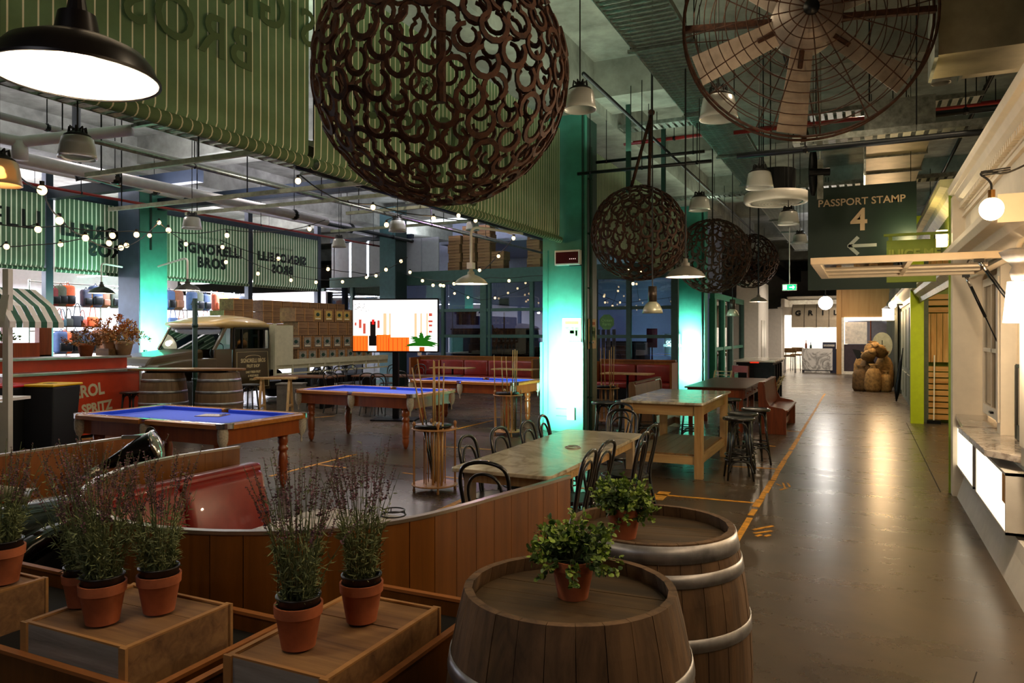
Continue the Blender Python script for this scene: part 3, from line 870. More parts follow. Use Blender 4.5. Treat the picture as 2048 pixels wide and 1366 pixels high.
# ------------------------------------------------------------------ wooden crates
def crate(name, label, x0, y0, x1, y1, z0, z1, group=None, seed=0, topm=None, gray=False):
    t = thing(name, label, 'crate', ((x0 + x1) / 2, (y0 + y1) / 2, z0), 0, group)
    w, d, h = (x1 - x0) / 2, (y1 - y0) / 2, z1 - z0
    m = M_['crate']; m2 = wood('grey_weathered_timber', '#7f7b74', '#aaa59c', 'x', .8, .85, dark='#3c3934')
    e = wood('crate_edge_timber', '#94683a', '#b4854e', 'x', .6, .6)
    B().box(-w + 0.02, -d, 0, w - 0.02, -d + 0.012, h - 0.006).out('front_board', m2 if gray else m, t)
    B().box(-w + 0.02, d - 0.012, 0, w - 0.02, d, h - 0.006).out('rear_board', m, t)
    for s in (-1, 1):
        B().box(s * w - (0.02 if s > 0 else 0), -d, 0, s * w + (0.02 if s < 0 else 0), d, h - 0.006).out('end_board', m, t)
        for q in (-1, 1):
            B().box(s * (w + 0.006) - (0.03 if s > 0 else 0), q * (d + 0.008) - (0.01 if q > 0 else 0), 0, s * (w + 0.006) + (0.03 if s < 0 else 0), q * (d + 0.008) + (0.01 if q < 0 else 0), h).out('corner_batten', e, t)
    nb = 3; ww_ = (2 * d - 0.03) / nb
    for k in range(nb):
        dz = R.uniform(-0.003, 0.0)
        B().box(-w + 0.012, -d + 0.015 + ww_ * k + 0.001, h - 0.018 + dz, w - 0.012, -d + 0.015 + ww_ * (k + 1) - 0.001, h - 0.007 + dz).out('top_board', m, t)
    for (a, b_, c, q) in ((-w, -d, w, -d + 0.013), (-w, d - 0.013, w, d), (-w, -d + .013, -w + 0.018, d - .013), (w - 0.018, -d + .013, w, d - .013)):
        B().box(a, b_, h - 0.006, c, q, h).out('edge_strip', e, t)
    return t
ZC = 0.86
crate('wooden_crate', 'upturned crate with grey weathered front under three lavender pots', -2.47, 1.50, -1.98, 1.90, 0.695, ZC, gray=True)
crate('wooden_crate', 'upturned timber crate beside the nearest barrel under two lavender pots', -1.68, 1.60, -1.31, 2.18, 0.695, ZC, gray=True)
crate('wooden_crate', 'upturned timber crate at the left edge under a single lavender pot', -3.25, 1.52, -2.83, 1.80, 0.695, ZC)

# ------------------------------------------------------------------ pots and plants
soil = mat('potting_soil', '#15100c', 0.95, 0, 0.3)
def pot_profile(r0, r1, h, th=0.008):
    return [(0, 0.0), (r0, 0), (r1 * 0.93, h * 0.74), (r1 * 0.94, h * 0.745), (r1, h * 0.76), (r1 * 1.02, h), (r1 * 0.93, h), (r1 * 0.90, h * 0.8), (r0 * 0.88, h * 0.1), (0, h * 0.1)]
def leafmesh(b, p, d, n, L, W, cup=0.15):
    """pointed oval leaf from p along d, facing n"""
    a = d.cross(n).normalized()
    q = [p, p + d * L * 0.35 + a * W * 0.5 + n * cup * L, p + d * L * 0.75 + a * W * 0.38 + n * cup * L * .6, p + d * L, p + d * L * 0.75 - a * W * 0.38 + n * cup * L * .6, p + d * L * 0.35 - a * W * 0.5 + n * cup * L]
    k = len(b.v)
    b.v += [tuple(x) for x in q]
    b.f += [(k, k + 1, k + 2, k + 5), (k + 2, k + 3, k + 4), (k + 5, k + 2, k + 4)]
def rv(r=1.0): 
    return Vector((R.gauss(0, 1), R.gauss(0, 1), R.gauss(0, 1))).normalized() * r
lavleaf = mat('grey_green_leaf', '#6f7a4f', 0.7, 0, 0.25, 30)
lavst = mat('lavender_stem', '#4d5a36', 0.7, 0, 0.2)
lavfl = mat('dusty_purple_flower', '#6b4a55', 0.8, 0, 0.3, 40)
def lavender(label, x, y, z, s=1.0, hgt=0.42, spread=0.15, seed=1, nst=34):
    R.seed(seed); nst = int(nst * 1.5); hgt *= 1.1
    t = thing('potted_lavender', label, 'potted plant', (x, y, z), R.uniform(0, 6), 'potted lavenders on the crates')
    r1 = 0.071 * s; h = 0.128 * s
    B().lathe(pot_profile(0.05 * s, r1, h), 32).out('pot', M_['terracotta'], t, smooth=True).modifiers.new('e', 'EDGE_SPLIT').split_angle = 0.7
    B().lathe([(r1 * 0.5, h * 0.6), (r1 * 0.88, h * 0.9), (r1 * 0.90, h + 0.018), (r1 * 0.95, h + 0.022), (r1 * 0.95, h + 0.026), (r1 * 0.84, h + 0.026), (r1 * 0.82, h)], 28).out('inner_pot', mat('black_plastic', '#0b0b0c', 0.4, 0, 0), t, smooth=True)
    B().lathe([(0, h + 0.008), (r1 * 0.85, h + 0.004)], 20).out('soil', soil, t)
    st = B(); lf = B(); flw = B(); z0 = h + 0.005
    for i in range(nst):
        a = R.uniform(0, 2 * PI); rr = r1 * 0.7 * math.sqrt(R.random())
        p = Vector((rr * math.cos(a), rr * math.sin(a), z0))
        lean = Vector((math.cos(a), math.sin(a), 0)) * R.uniform(0.02, spread) + Vector((R.uniform(-.03, .03), R.uniform(-.03, .03), 0))
        H = hgt * R.uniform(0.55, 1.0); pts = []
        for k in range(7):
            u = k / 6; pts.append(p + lean * (u ** 1.4) + Vector((0, 0, H * u)) + Vector((R.uniform(-1, 1), R.uniform(-1, 1), 0)) * 0.003)
        st.tube(pts, [0.0016 - 0.0008 * k / 6 for k in range(7)], 4, cap=False)
        def on(u):
            k = min(5, int(u * 6)); return pts[k].lerp(pts[k + 1], u * 6 - k)
        for k in range(22):
            u = R.uniform(0.02, 0.55) ** 1.1
            q = on(u); d = (rv() + Vector((math.cos(a) * .5, math.sin(a) * .5, 0.7))).normalized()
            leafmesh(lf, q, d, rv(), R.uniform(0.018, 0.04), 0.0045)
        if R.random() < 0.85:
            u0 = R.uniform(0.66, 0.8); m = 13
            for k in range(m):
                u = u0 + (1 - u0) * k / (m - 1)
                q = on(min(u, 0.999)); rad = 0.0062 * (1 - 0.5 * (k / m)) * R.uniform(.7, 1.2)
                for g in range(3):
                    dd = rv(); dd.z = abs(dd.z) * .6; dd.normalize()
                    leafmesh(flw, q, dd, rv(), rad * 1.7, rad * 1.0, 0.2)
        else:
            for k in range(8):
                leafmesh(lf, on(R.uniform(.5, .98)), (rv() + Vector((0, 0, .6))).normalized(), rv(), 0.02, 0.004)
    st.out('stems', lavst, t, kind='stuff')
    lf.out('foliage', lavleaf, t, kind='stuff')
    flw.out('flower_spikes', lavfl, t, kind='stuff')
    return t
for (px, py, lab, s, hg, sd, n) in ((205, 1252, 'lavender in a terracotta pot at the front of the left crate', 1.0, 0.42, 3, 40), (318, 1230, 'lavender in a terracotta pot at the right rear of the left crate', 0.98, 0.38, 5, 36), (163, 1217, 'lavender half hidden behind the front pot on the left crate', 0.85, 0.40, 8, 34),
                                (597, 1303, 'lavender in a terracotta pot at the front of the right crate', 1.0, 0.41, 11, 38), (723, 1250, 'lavender in a terracotta pot at the rear of the right crate', 0.98, 0.43, 14, 36), (5, 1170, 'lavender in a terracotta pot cut off by the left edge', 1.05, 0.36, 17, 40)):
    p = onz(px, py, ZC); dr = Vector((p.x, p.y, 0)).normalized() * 0.045
    lavender(lab, p.x + dr.x, p.y + dr.y, ZC, s, hg, 0.13, sd, n)
R.seed(99)
boxm = mat('fresh_green_leaf', '#84a03e', 0.55, 0, 0.35, 20); boxd = mat('dark_green_leaf', '#45612a', 0.6, 0, 0.3, 20)
def boxplant(label, x, y, z, s, seed):
    R.seed(seed)
    t = thing('potted_shrub', label, 'potted plant', (x, y, z))
    r1 = 0.066 * s; h = 0.115 * s
    B().lathe(pot_profile(0.045 * s, r1, h), 36).out('pot', M_['terracotta'], t, smooth=True).modifiers.new('e', 'EDGE_SPLIT').split_angle = 0.7
    B().lathe([(0, h * .9), (r1 * 0.9, h * .88)], 20).out('soil', soil, t)
    st = B(); la = B(); lb = B(); c = Vector((0, 0, h * 0.95))
    for i in range(85):
        d = rv(); d.z = abs(d.z) * 1.0 + 0.02 if R.random() < .8 else -abs(d.z) * .25; d.normalize()
        L = R.uniform(0.09, 0.145) * s * (1.0 - 0.10 * abs(d.z)); e = c + Vector((d.x * L * 1.0, d.y * L * 1.0, d.z * L + 0.012))
        st.tube([c, c.lerp(e, 0.5) + Vector((0, 0, 0.01)), e], 0.0013, 4, cap=False)
        for k in range(20):
            u = R.uniform(0.35, 1.05); q = c.lerp(e, u) + rv(0.005)
            dd = (rv() + d * 0.8).normalized()
            leafmesh(la if (u > .75 and R.random() < .75) else lb, q, dd, (rv() + Vector((0, 0, 1))).normalized(), R.uniform(0.014, 0.022) * s, R.uniform(0.013, 0.018) * s, 0.12)
    st.out('stems', lavst, t, kind='stuff'); la.out('young_leaves', boxm, t, kind='stuff'); lb.out('leaves', boxd, t, kind='stuff')
    return t

# ------------------------------------------------------------------ wine barrels
barw = wood('barrel_oak', '#46331f', '#75593c', 'z', 0.7, 0.75, 0, 0.4, dark='#1f1509')
barh = wood('barrel_head_oak', '#3a2b17', '#5f4829', 'x', 0.5, 0.6, 0, 0.2, dark='#171008')
hoopm = mat('zinc_hoop', '#9c9c9e', 0.42, 0.75, 0.25, 10, 0.05)
def barrel(label, x, y, H, r, rb, hoops, rz=0.0, n=26, name='wine_barrel', wm=None, cat='barrel', group=None):
    t = thing(name, label, cat, (x, y, 0), rz, group)
    def rad(z):
        u = (z / H - 0.5) * 2
        return rb - (rb - r) * (abs(u) ** 1.9)
    for k in range(n):
        b = B(); a0 = 2 * PI * k / n + 0.002; a1 = 2 * PI * (k + 1) / n - 0.004
        zs = [0, .08, .2, .35, .5, .65, .8, .92, 1.0]; th = 0.024; dr = R.uniform(-0.001, 0.0015)
        vs = []
        for u in zs:
            rr = rad(u * H) + dr
            for q, a in ((rr, a0), (rr, (a0 + a1) / 2), (rr, a1), (rr - th, a1), (rr - th, a0)):
                vs.append((q * math.cos(a), q * math.sin(a), u * H))
        m = 5
        fs = [(i * m + j, i * m + (j + 1) % m, (i + 1) * m + (j + 1) % m, (i + 1) * m + j) for i in range(len(zs) - 1) for j in range(m)]
        fs += [(4, 3, 2, 1, 0), tuple((len(zs) - 1) * m + j for j in range(m))]
        b.add(vs, fs).out('stave', wm or barw, t)
    # head planks, recessed
    nb = 6; rr = r - 0.026; zh = H - 0.042
    for k in range(nb):
        y0, y1 = -rr + 2 * rr * k / nb, -rr + 2 * rr * (k + 1) / nb
        pol = []
        for q in range(5):
            yy_ = y0 + 0.0008 + (y1 - y0 - 0.0016) * q / 4; pol.append((math.sqrt(max(0, rr * rr - yy_ * yy_)), yy_))
        for q in range(4, -1, -1):
            yy_ = y0 + 0.0008 + (y1 - y0 - 0.0016) * q / 4; pol.append((-math.sqrt(max(0, rr * rr - yy_ * yy_)), yy_))
        B().prism(pol, zh - 0.02, zh + R.uniform(-.0006, .0006)).out('head_board', barh, t)
    B().lathe([(0, 0.05), (rr, 0.05)], 24).out('bottom_head', barh, t)
    for (z0, w) in hoops:
        prof = [(rad(z0) + 0.001, z0), (rad(z0) + 0.004, z0), (rad(z0 + w) + 0.004, z0 + w), (rad(z0 + w) + 0.001, z0 + w)]
        B().lathe(prof, 64).out('hoop', hoopm, t, smooth=True)
    return t
B1 = (-0.785, 2.06); B2 = (-0.754, 2.88)
barrel('nearest oak wine barrel in the foreground with bare staves at the rim', B1[0], B1[1], 1.05, 0.312, 0.385, [(0.83, 0.042), (0.66, 0.042), (0.33, 0.042), (0.15, 0.042), (0.0, 0.05)], 0.05)
barrel('second oak wine barrel behind the nearest, with wide hoops at its rim', B2[0], B2[1], 1.05, 0.318, 0.385, [(0.985, 0.06), (0.905, 0.045), (0.69, 0.045), (0.33, 0.042), (0.15, 0.042), (0.0, 0.05)], 0.2)
p = onz(1135, 1203, 1.008); boxplant('green leafy shrub in a terracotta pot on the nearest barrel', p.x, p.y + 0.045, 1.0085, 1.0, 21)
p = onz(1241, 1080, 1.008); boxplant('green leafy shrub in a terracotta pot on the second barrel', p.x, p.y + 0.045, 1.0085, 1.02, 22)
# ------------------------------------------------------------------ pool tables
R.seed(5)
blue = mat('blue_baize', '#1f55e0', 0.9, 0, 0.06, 60, 0.02, sheen=0.2)
railw = wood('honey_rail_timber', '#9a5a22', '#cd843a', 'x', 0.6, 0.25, 0.5, 0.03)
legw = wood('turned_leg_timber', '#7c3514', '#a5531f', 'z', 0.6, 0.3, 0.4, 0.03)
netm = mat('white_cotton_net', '#b9b0a0', 0.9, 0, 0.2, 60, 0.4)
def pool_table(label, cx, cy, rz, L=2.45, W=1.32, H=0.86):
    t = thing('pool_table', label, 'pool table', (cx, cy, 0), rz, 'blue pool tables')
    l, w = L / 2, W / 2; rw = 0.13
    # rails with corner gaps
    for (a, b_) in ((-l + .12, -.05), (.05, l - .12)):
        for s in (-1, 1):
            y0, y1 = sorted((s * w, s * (w - rw)))
            bb = B(); prof = [(y0, H - .055), (y1, H - .055), (y1, H - .008), (y0 + (y1 - y0) * .7, H), (y0 + (y1 - y0) * .25, H), (y0, H - .012)]
            bb.prism([(z, y) for (y, z) in prof][::-1], a, b_, Matrix(((0, 0, 1, 0), (0, 1, 0, 0), (1, 0, 0, 0), (0, 0, 0, 1))))
            bb.out('rail', railw, t)
            yc0, yc1 = sorted((s * (w - rw), s * (w - rw - .045)))
            B().box(a + .03, yc0, H - .05, b_ - .03, yc1, H - .004).out('cushion', blue, t)
    for s in (-1, 1):
        x0, x1 = sorted((s * l, s * (l - rw)))
        bb = B(); prof = [(x0, H - .055), (x1, H - .055), (x1, H - .012), (x0 + (x1 - x0) * .7, H), (x0 + (x1 - x0) * .3, H), (x0, H - .012)]
        bb.prism(prof[::-1], -w + .12, w - .12, Matrix(((1, 0, 0, 0), (0, 0, 1, 0), (0, 1, 0, 0), (0, 0, 0, 1)))).out('rail', railw, t)
        xc0, xc1 = sorted((s * (l - rw), s * (l - rw - .045)))
        B().box(xc0, -w + .16, H - .05, xc1, w - .16, H - .004).out('cushion', blue, t)
    B().box(-l + rw - .02, -w + rw - .02, H - .09, l - rw + .02, w - rw + .02, H - .045).out('bed', blue, t)
    # apron
    for s in (-1, 1):
        y0, y1 = sorted((s * (w - .09), s * (w - .12))); B().box(-l + .1, y0, H - .23, l - .1, y1, H - .055).out('apron', legw, t)
        x0, x1 = sorted((s * (l - .09), s * (l - .12))); B().box(x0, -w + .1, H - .23, x1, w - .1, H - .055).out('apron', legw, t)
    lp = [(0.0, 0.0), (.022, 0), (.022, .02), (.035, .025), (.038, .05), (.052, .09), (.055, .12), (.05, .15), (.05, .17), (.06, .18), (.05, .2), (.058, .22), (.062, .36), (.05, .40), (.046, .42), (.06, .43), (.062, .46), (.05, .48), (.05, .5), (.062, .52), (.062, .64), (0, .64)]
    for sx in (-1, 1):
        for sy in (-1, 1):
            g = B().lathe(lp, 16, (sx * (l - .27), sy * (w - .19), 0)).out('leg', legw, t, smooth=True)
    # pockets: metal corner castings and hanging nets
    for (px_, py_) in ((-l + .07, -w + .07), (l - .07, -w + .07), (-l + .07, w - .07), (l - .07, w - .07), (0, -w + .05), (0, w - .05)):
        mid_ = px_ == 0
        b = B()
        if mid_:
            s = 1 if py_ > 0 else -1
            b.cbox((0, py_ - s * 0.0, H - .005), (.11, .05, .014))
        else:
            sx, sy = (1 if px_ > 0 else -1), (1 if py_ > 0 else -1)
            n = 8; pol = []
            for k in range(n + 1):
                a = PI / 2 * k / n; pol.append((math.cos(a) * .13, math.sin(a) * .13))
            pol = [(x * sx, y * sy) for x, y in pol] ; inner = [(math.cos(PI / 2 * k / n) * .065 * sx, math.sin(PI / 2 * k / n) * .065 * sy) for k in range(n, -1, -1)]
            pp = pol + inner
            if sx * sy < 0: pp = pp[::-1]
            b.prism(pp, H - .05, H + .004, Matrix.Translation((px_ - sx * .06, py_ - sy * .06, 0)))
        b.out('pocket_plate', M_['chrome'], t)
        B().lathe([(0, H - .004), (.05, H - .003)], 14, (px_ * (1 if not mid_ else 1) - (0 if mid_ else (.035 if px_ > 0 else -.035)), py_ - (.04 if py_ > 0 else -.04), 0)).out('pocket_hole', M_['black'], t)
        cxn, cyn = px_ - (0 if mid_ else (.03 if px_ > 0 else -.03)), py_ - (.0 if py_ > 0 else -.0)
        B().lathe([(.05, H - .055), (.058, H - .1), (.055, H - .18), (.035, H - .24), (.012, H - .265), (.008, H - .3), (.014, H - .32), (.004, H - .345), (0, H - .345)], 12, (cxn, cyn, 0)).out('net', netm, t, smooth=True)
    return t
pool_table('nearest blue pool table with an open clipboard lying on its cloth', -7.07, 6.2, 0)
pool_table('middle blue pool table with two dark cues leaning in front of its right end', -7.32, 10.15, math.radians(-2))
pool_table('farthest blue pool table in front of the red booth benches', -7.05, 13.15, 0)
# clipboard on the near table
p = onz(425, 832, 0.81)
t = thing('clipboard', 'clipboard with a rules sheet lying on the nearest pool table', 'clipboard', (p.x, p.y, 0.8155), math.radians(18))
B().box(-.16, -.12, 0, .16, .12, .005).out('board', M_['crate'], t)
B().box(-.15, -.11, .005, .13, .11, .007).out('paper', mat('paper', '#d9cfc0', 0.8, 0, 0.02), t)
B().box(.11, -.04, .006, .15, .04, .022).out('clip', M_['steel'], t)
for k in range(6):
    B().box(-.12 + .035 * k, -.09, .007, -.115 + .035 * k, .08, .0075).out('print_line', mat('grey_ink', '#6c6660', .8, 0, 0), t)

# ------------------------------------------------------------------ cue racks
rackw = wood('rack_timber', '#8a5a30', '#b98550', 'z', 0.5, 0.45)
cuem = wood('cue_maple', '#b18b52', '#cfa968', 'z', 0.4, 0.3, 0.3, 0.02)
cueb = mat('black_cue_butt', '#14100e', 0.25, 0, 0, coat=0.5)
def cue_rack(label, x, y, rz, posts=True):
    t = thing('cue_rack', label, 'cue rack', (x, y, 0), rz, 'wooden cue racks')
    for z, nm in ((0.07, 'lower_disc'), (0.70, 'upper_ring')):
        pol = [(0.26 * math.cos(a), 0.26 * math.sin(a)) for a in [PI * k / 14 - PI / 2 for k in range(15)]] if False else [(0.25 * math.cos(a), 0.25 * math.sin(a)) for a in [2 * PI * k / 24 for k in range(24)]]
        B().prism(pol, z, z + 0.018).out(nm, rackw, t)
        B().lathe([(.25, z + .002), (.262, z + .004), (.262, z + .014), (.25, z + .016)], 28).out('band', rackw, t, smooth=True)
    for k in range(4):
        a = k * PI / 2 + .4
        B().lathe([(0, 0), (.014, 0), (.018, .02), (.012, .04), (.012, .74), (.02, .76), (.02, .78), (.0, .80)], 10, (.235 * math.cos(a), .235 * math.sin(a), 0)).out('post', rackw, t, smooth=True)
    for k in range(8):
        a = k * PI / 4 + .1
        B().cyl((.12 * math.cos(a), .12 * math.sin(a), .088), (.12 * math.cos(a), .12 * math.sin(a), .70), 0.008, n=6).out('divider_rod', rackw, t)
    B().lathe([(.0, .725), (.2, .725), (.215, .735), (.215, .752), (.0, .752)], 24, (-0.02, 0, 0)).out('tray', M_['black'], t, smooth=True)
    return t
def cue(label, foot, tip, black=True, group='cues in the racks', half=False):
    f, tp = Vector(foot), Vector(tip)
    t = thing('pool_cue', label, 'pool cue', foot, 0, group)
    d = tp - f
    B().tube([(0, 0, 0), d * .5], [.0145, .011], 8).out('butt', cueb if black else cuem, t, smooth=True)
    B().tube([d * .5, d], [.011, .0065], 8).out('shaft', cuem, t, smooth=True)
    B().tube([d, d * 1.004], [.0068, .0062], 6).out('tip', mat('blue_tip', '#24407a', .8, 0, 0), t)
rk = onz(860, 985, 0.0)
cue_rack('wooden cue rack nearest the camera, left of the marble dining table', rk.x, rk.y + .1, 0.3)
rk2 = onz(1011, 872, 0.0)
cue_rack('second wooden cue rack, standing behind the marble dining table', rk2.x, rk2.y + .1, 0.3)
def tipat(px, py, base, dd=0.0):
    d = -SY * base[0] + CY * base[1] + dd
    return at(px, py, d)
def put_cues(rk, lst, word, zf=0.09):
    d0 = -SY * rk[0] + CY * (rk[1] + .1)
    for i, (tx, ty, fx, fd, blk) in enumerate(lst):
        dd = d0 + fd; f = at(fx, 0, dd); f.z = zf
        cue('%s cue from the left in %s' % (ORD[i], word), f, at(tx, ty, dd), blk)
put_cues(rk, [(824, 735, 868, .0, True), (835, 718, 868, .12, True), (867, 720, 866, -.1, False), (869, 722, 872, .1, False), (878, 720, 878, 0, False), (888, 726, 883, -.15, False)], 'the nearest cue rack')
put_cues(rk2, [(988, 710, 992, 0, False), (1003, 713, 1008, .1, True), (1012, 713, 1018, -.1, False), (1026, 700, 1024, 0, True), (1030, 699, 1029, .1, True), (1034, 701, 1031, -.1, True)], 'the second cue rack')
rk3 = (-4.15, 13.9); dd3 = -SY * rk3[0] + CY * rk3[1] + .2
q = at(1212, 800, dd3)
cue_rack('third wooden cue rack, mostly hidden behind the bentwood stools right of the teal column', q.x, q.y, 0.3)
put_cues((q.x, q.y - .1), [(1201, 696, 1205, .1, False), (1208, 695, 1212, -.1, False), (1219, 700, 1219, 0, False), (1223, 694, 1222, .1, False), (1228, 693, 1226, -.1, False)], 'the third cue rack')
B().tube([(rk2.x - .16, rk2.y + .1, 1.48), (rk2.x - .1, rk2.y + .1, 1.48)], .006, 6)

# ------------------------------------------------------------------ bentwood chairs and stools
bw = M_['bentwood']; seatm = mat('worn_seat', '#3a2a1c', 0.35, 0, 0.3, 20)
def arc(pts, it=3): 
    return [Vector(p) for p in _chaikin([Vector(p) for p in pts], it)]
def _chaikin(p, it):
    for _ in range(it):
        q = [p[0]]
        for a, b_ in zip(p, p[1:]):
            q += [a.lerp(b_, .25), a.lerp(b_, .75)]
        q.append(p[-1]); p = q
    return p
def bent_chair(label, x, y, rz, group):
    """faces local +y; back at -y"""
    t = thing('bentwood_chair', label, 'chair', (x, y, 0), rz, group)
    r = .2
    B().lathe([(0, .445), (.17, .447), (.18, .452), (.2, .452), (.205, .44), (.2, .425), (.18, .425), (.17, .44), (0, .44)], 24).out('seat', bw, t, smooth=True)
    B().lathe([(0, .453), (.168, .450)], 20).out('seat_panel', seatm, t)
    # rear legs + hoop in one bend
    hoop = [(-.19, -.27, 0), (-.17, -.2, .25), (-.165, -.17, .45), (-.185, -.20, .62), (-.205, -.235, .80), (-.17, -.26, .90), (0, -.27, .935), (.17, -.26, .90), (.205, -.235, .80), (.185, -.20, .62), (.165, -.17, .45), (.17, -.2, .25), (.19, -.27, 0)]
    hoop = [(x * .88, y, z) for x, y, z in hoop]
    B().tube(arc(hoop, 2), .0145, 7).out('back_hoop', bw, t, smooth=True)
    inner = [(-.09, -.165, .44), (-.10, -.185, .55), (-.13, -.222, .72), (-.09, -.245, .82), (0, -.25, .85), (.09, -.245, .82), (.13, -.222, .72), (.10, -.185, .55), (.09, -.165, .44)]
    B().tube(arc(inner, 2), .0105, 7).out('inner_hoop', bw, t, smooth=True)
    for s in (-1, 1):
        B().tube([(s * .15, .13, .43), (s * .165, .16, .22), (s * .19, .19, 0)], [.017, .0145, .012], 7).out('leg', bw, t, smooth=True)
    ring = [(.155 * math.cos(a), .155 * math.sin(a) - .01, .235) for a in [2 * PI * k / 20 for k in range(20)]]
    B().tube(ring, .0085, 6, closed=True).out('leg_ring', bw, t, smooth=True)
    return t
ch0 = bent_chair('black bentwood chair at the near end of the marble dining table', -2.34, 4.68, 0.12, 'bentwood chairs around the marble dining table')
G1 = 'bentwood chairs around the marble dining table'
for i, (x, y, rz, lab) in enumerate([(-2.76, 5.50, -1.5, 'black bentwood chair on the left side of the marble table, nearest the camera'), (-2.75, 6.07, -1.6, 'black bentwood chair on the left side of the marble table, second from the camera'),
                                    (-2.71, 6.62, -1.55, 'black bentwood chair on the left side of the marble table, third from the camera'), (-2.78, 7.20, -1.45, 'black bentwood chair on the left of the marble table, farthest from the camera'),
                                    (-2.07, 5.18, 1.62, 'black bentwood chair on the right side of the marble table, nearest the camera'), (-2.10, 5.72, 1.5, 'black bentwood chair on the right side of the marble table, second from the camera'),
                                    (-1.97, 6.32, 1.6, 'black bentwood chair on the right side of the marble table, third from the camera'), (-2.04, 6.90, 1.5, 'black bentwood chair on the right side of the marble table, fourth from the camera'),
                                    (-2.45, 7.85, PI, 'black bentwood chair at the far end of the marble dining table'), (-2.75, 8.55, 2.8, 'black bentwood chair standing behind the one at the far end of the marble table')]):
    dup(ch0, (x, y, 0), rz, lab)
def bent_stool(label, x, y, rz=0, group='bentwood stools', H=.76):
    t = thing('bentwood_stool', label, 'stool', (x, y, 0), rz, group)
    B().lathe([(0, H - .01), (.16, H - .006), (.175, H), (.19, H - .005), (.195, H - .02), (.185, H - .035), (0, H - .035)], 24).out('seat', bw, t, smooth=True)
    for k in range(4):
        a = PI / 4 + k * PI / 2; c, s = math.cos(a), math.sin(a)
        B().tube([(.13 * c, .13 * s, H - .03), (.155 * c, .155 * s, .4), (.215 * c, .215 * s, 0)], [.018, .016, .013], 7).out('leg', bw, t, smooth=True)
        a2 = a + PI / 2; c2_, s2 = math.cos(a2), math.sin(a2)
        B().tube(arc([(.14 * c, .14 * s, H - .22), (.12 * c + .02 * c2_, .12 * s + .02 * s2, H - .06), (.12 * c2_ + .02 * c, .12 * s2 + .02 * s, H - .06), (.14 * c2_, .14 * s2, H - .22)], 2), .012, 6).out('bracket', bw, t, smooth=True)
        B().tube(arc([(.205 * c, .205 * s, .10), (.165 * c + .02 * c2_, .165 * s + .02 * s2, .235), (.165 * c2_ + .02 * c, .165 * s2 + .02 * s, .235), (.205 * c2_, .205 * s2, .10)], 2), .012, 6).out('lower_bracket', bw, t, smooth=True)
    for z, rr in ((.30, .165), (.24, .17)):
        B().tube([(rr * math.cos(a), rr * math.sin(a), z) for a in [2 * PI * k / 20 for k in range(20)]], .009, 6, closed=True).out('foot_ring', bw, t, smooth=True)
    return t
s0 = bent_stool('black bentwood bar stool nearest the camera, right of the high pine table', -1.37, 9.42, .3)
dup(s0, (-1.40, 9.98, 0), .1, 'second black bentwood bar stool beside the right of the high pine table')
dup(s0, (-1.32, 10.62, 0), .5, 'third black bentwood bar stool beside the right of the high pine table')
for (px, py, lab) in ((1208, 803, 'black bentwood stool at the right edge of the teal column, leftmost of three'), (1238, 806, 'black bentwood stool in front of the third cue rack, centre of three'), (1262, 800, 'black bentwood stool behind the high pine table, rightmost of three')):
    q = onz(px, py, .76); dup(s0, (q.x, q.y + (.45 if px == 1238 else .95 if px == 1262 else 0), 0), .2, lab)
for (px, py, lab) in ((1385, 815, 'black bentwood stool seen under the high pine table top'), (1425, 817, 'black bentwood stool half hidden by the high pine table leg')):
    q = onz(px, py, .76); dup(s0, (-2.5 + (px - 1385) * .015, 12.0, 0), .2, lab)

# ------------------------------------------------------------------ tables in the middle
dt = thing('dining_table', 'long pale marble topped dining table with a pinewood frame', 'table', (-2.44, 6.17, 0))
B().prism(rrect(-.42, -1.25, .42, 1.25, .05), .735, .765).out('tabletop', marble_mat('cream_marble', '#cfc3a8', '#a99c82', 1.1, 0.14), dt, bevel=0.005)
for s in (-1, 1):
    B().box(s * .34 - .012, -1.1, .64, s * .34 + .012, 1.1, .735).out('apron', M_['pine'], dt)
    for q in (-1, 1): B().box(s * .33 - .035, q * 1.08 - .035, 0, s * .33 + .035, q * 1.08 + .035, .735).out('leg', mat('pale_timber_leg', '#a89478', .6), dt)
    B().box(-.32, s * 1.1 - .012, .64, .32, s * 1.1 + .012, .735).out('apron', M_['pine'], dt)
rgt = thing('wire_ring', 'small metal wire ring holder lying on the marble dining table', 'holder', (-2.35, 6.25, .765))
B().tube([(.07 * math.cos(a), .07 * math.sin(a), .004) for a in [2 * PI * k / 24 for k in range(24)]], .004, 6, closed=True).out('ring', M_['steel'], rgt, smooth=True)
B().tube([(.05 * math.cos(a), .05 * math.sin(a), .014) for a in [2 * PI * k / 24 for k in range(24)]], .003, 6, closed=True).out('inner_ring', M_['steel'], rgt, smooth=True)

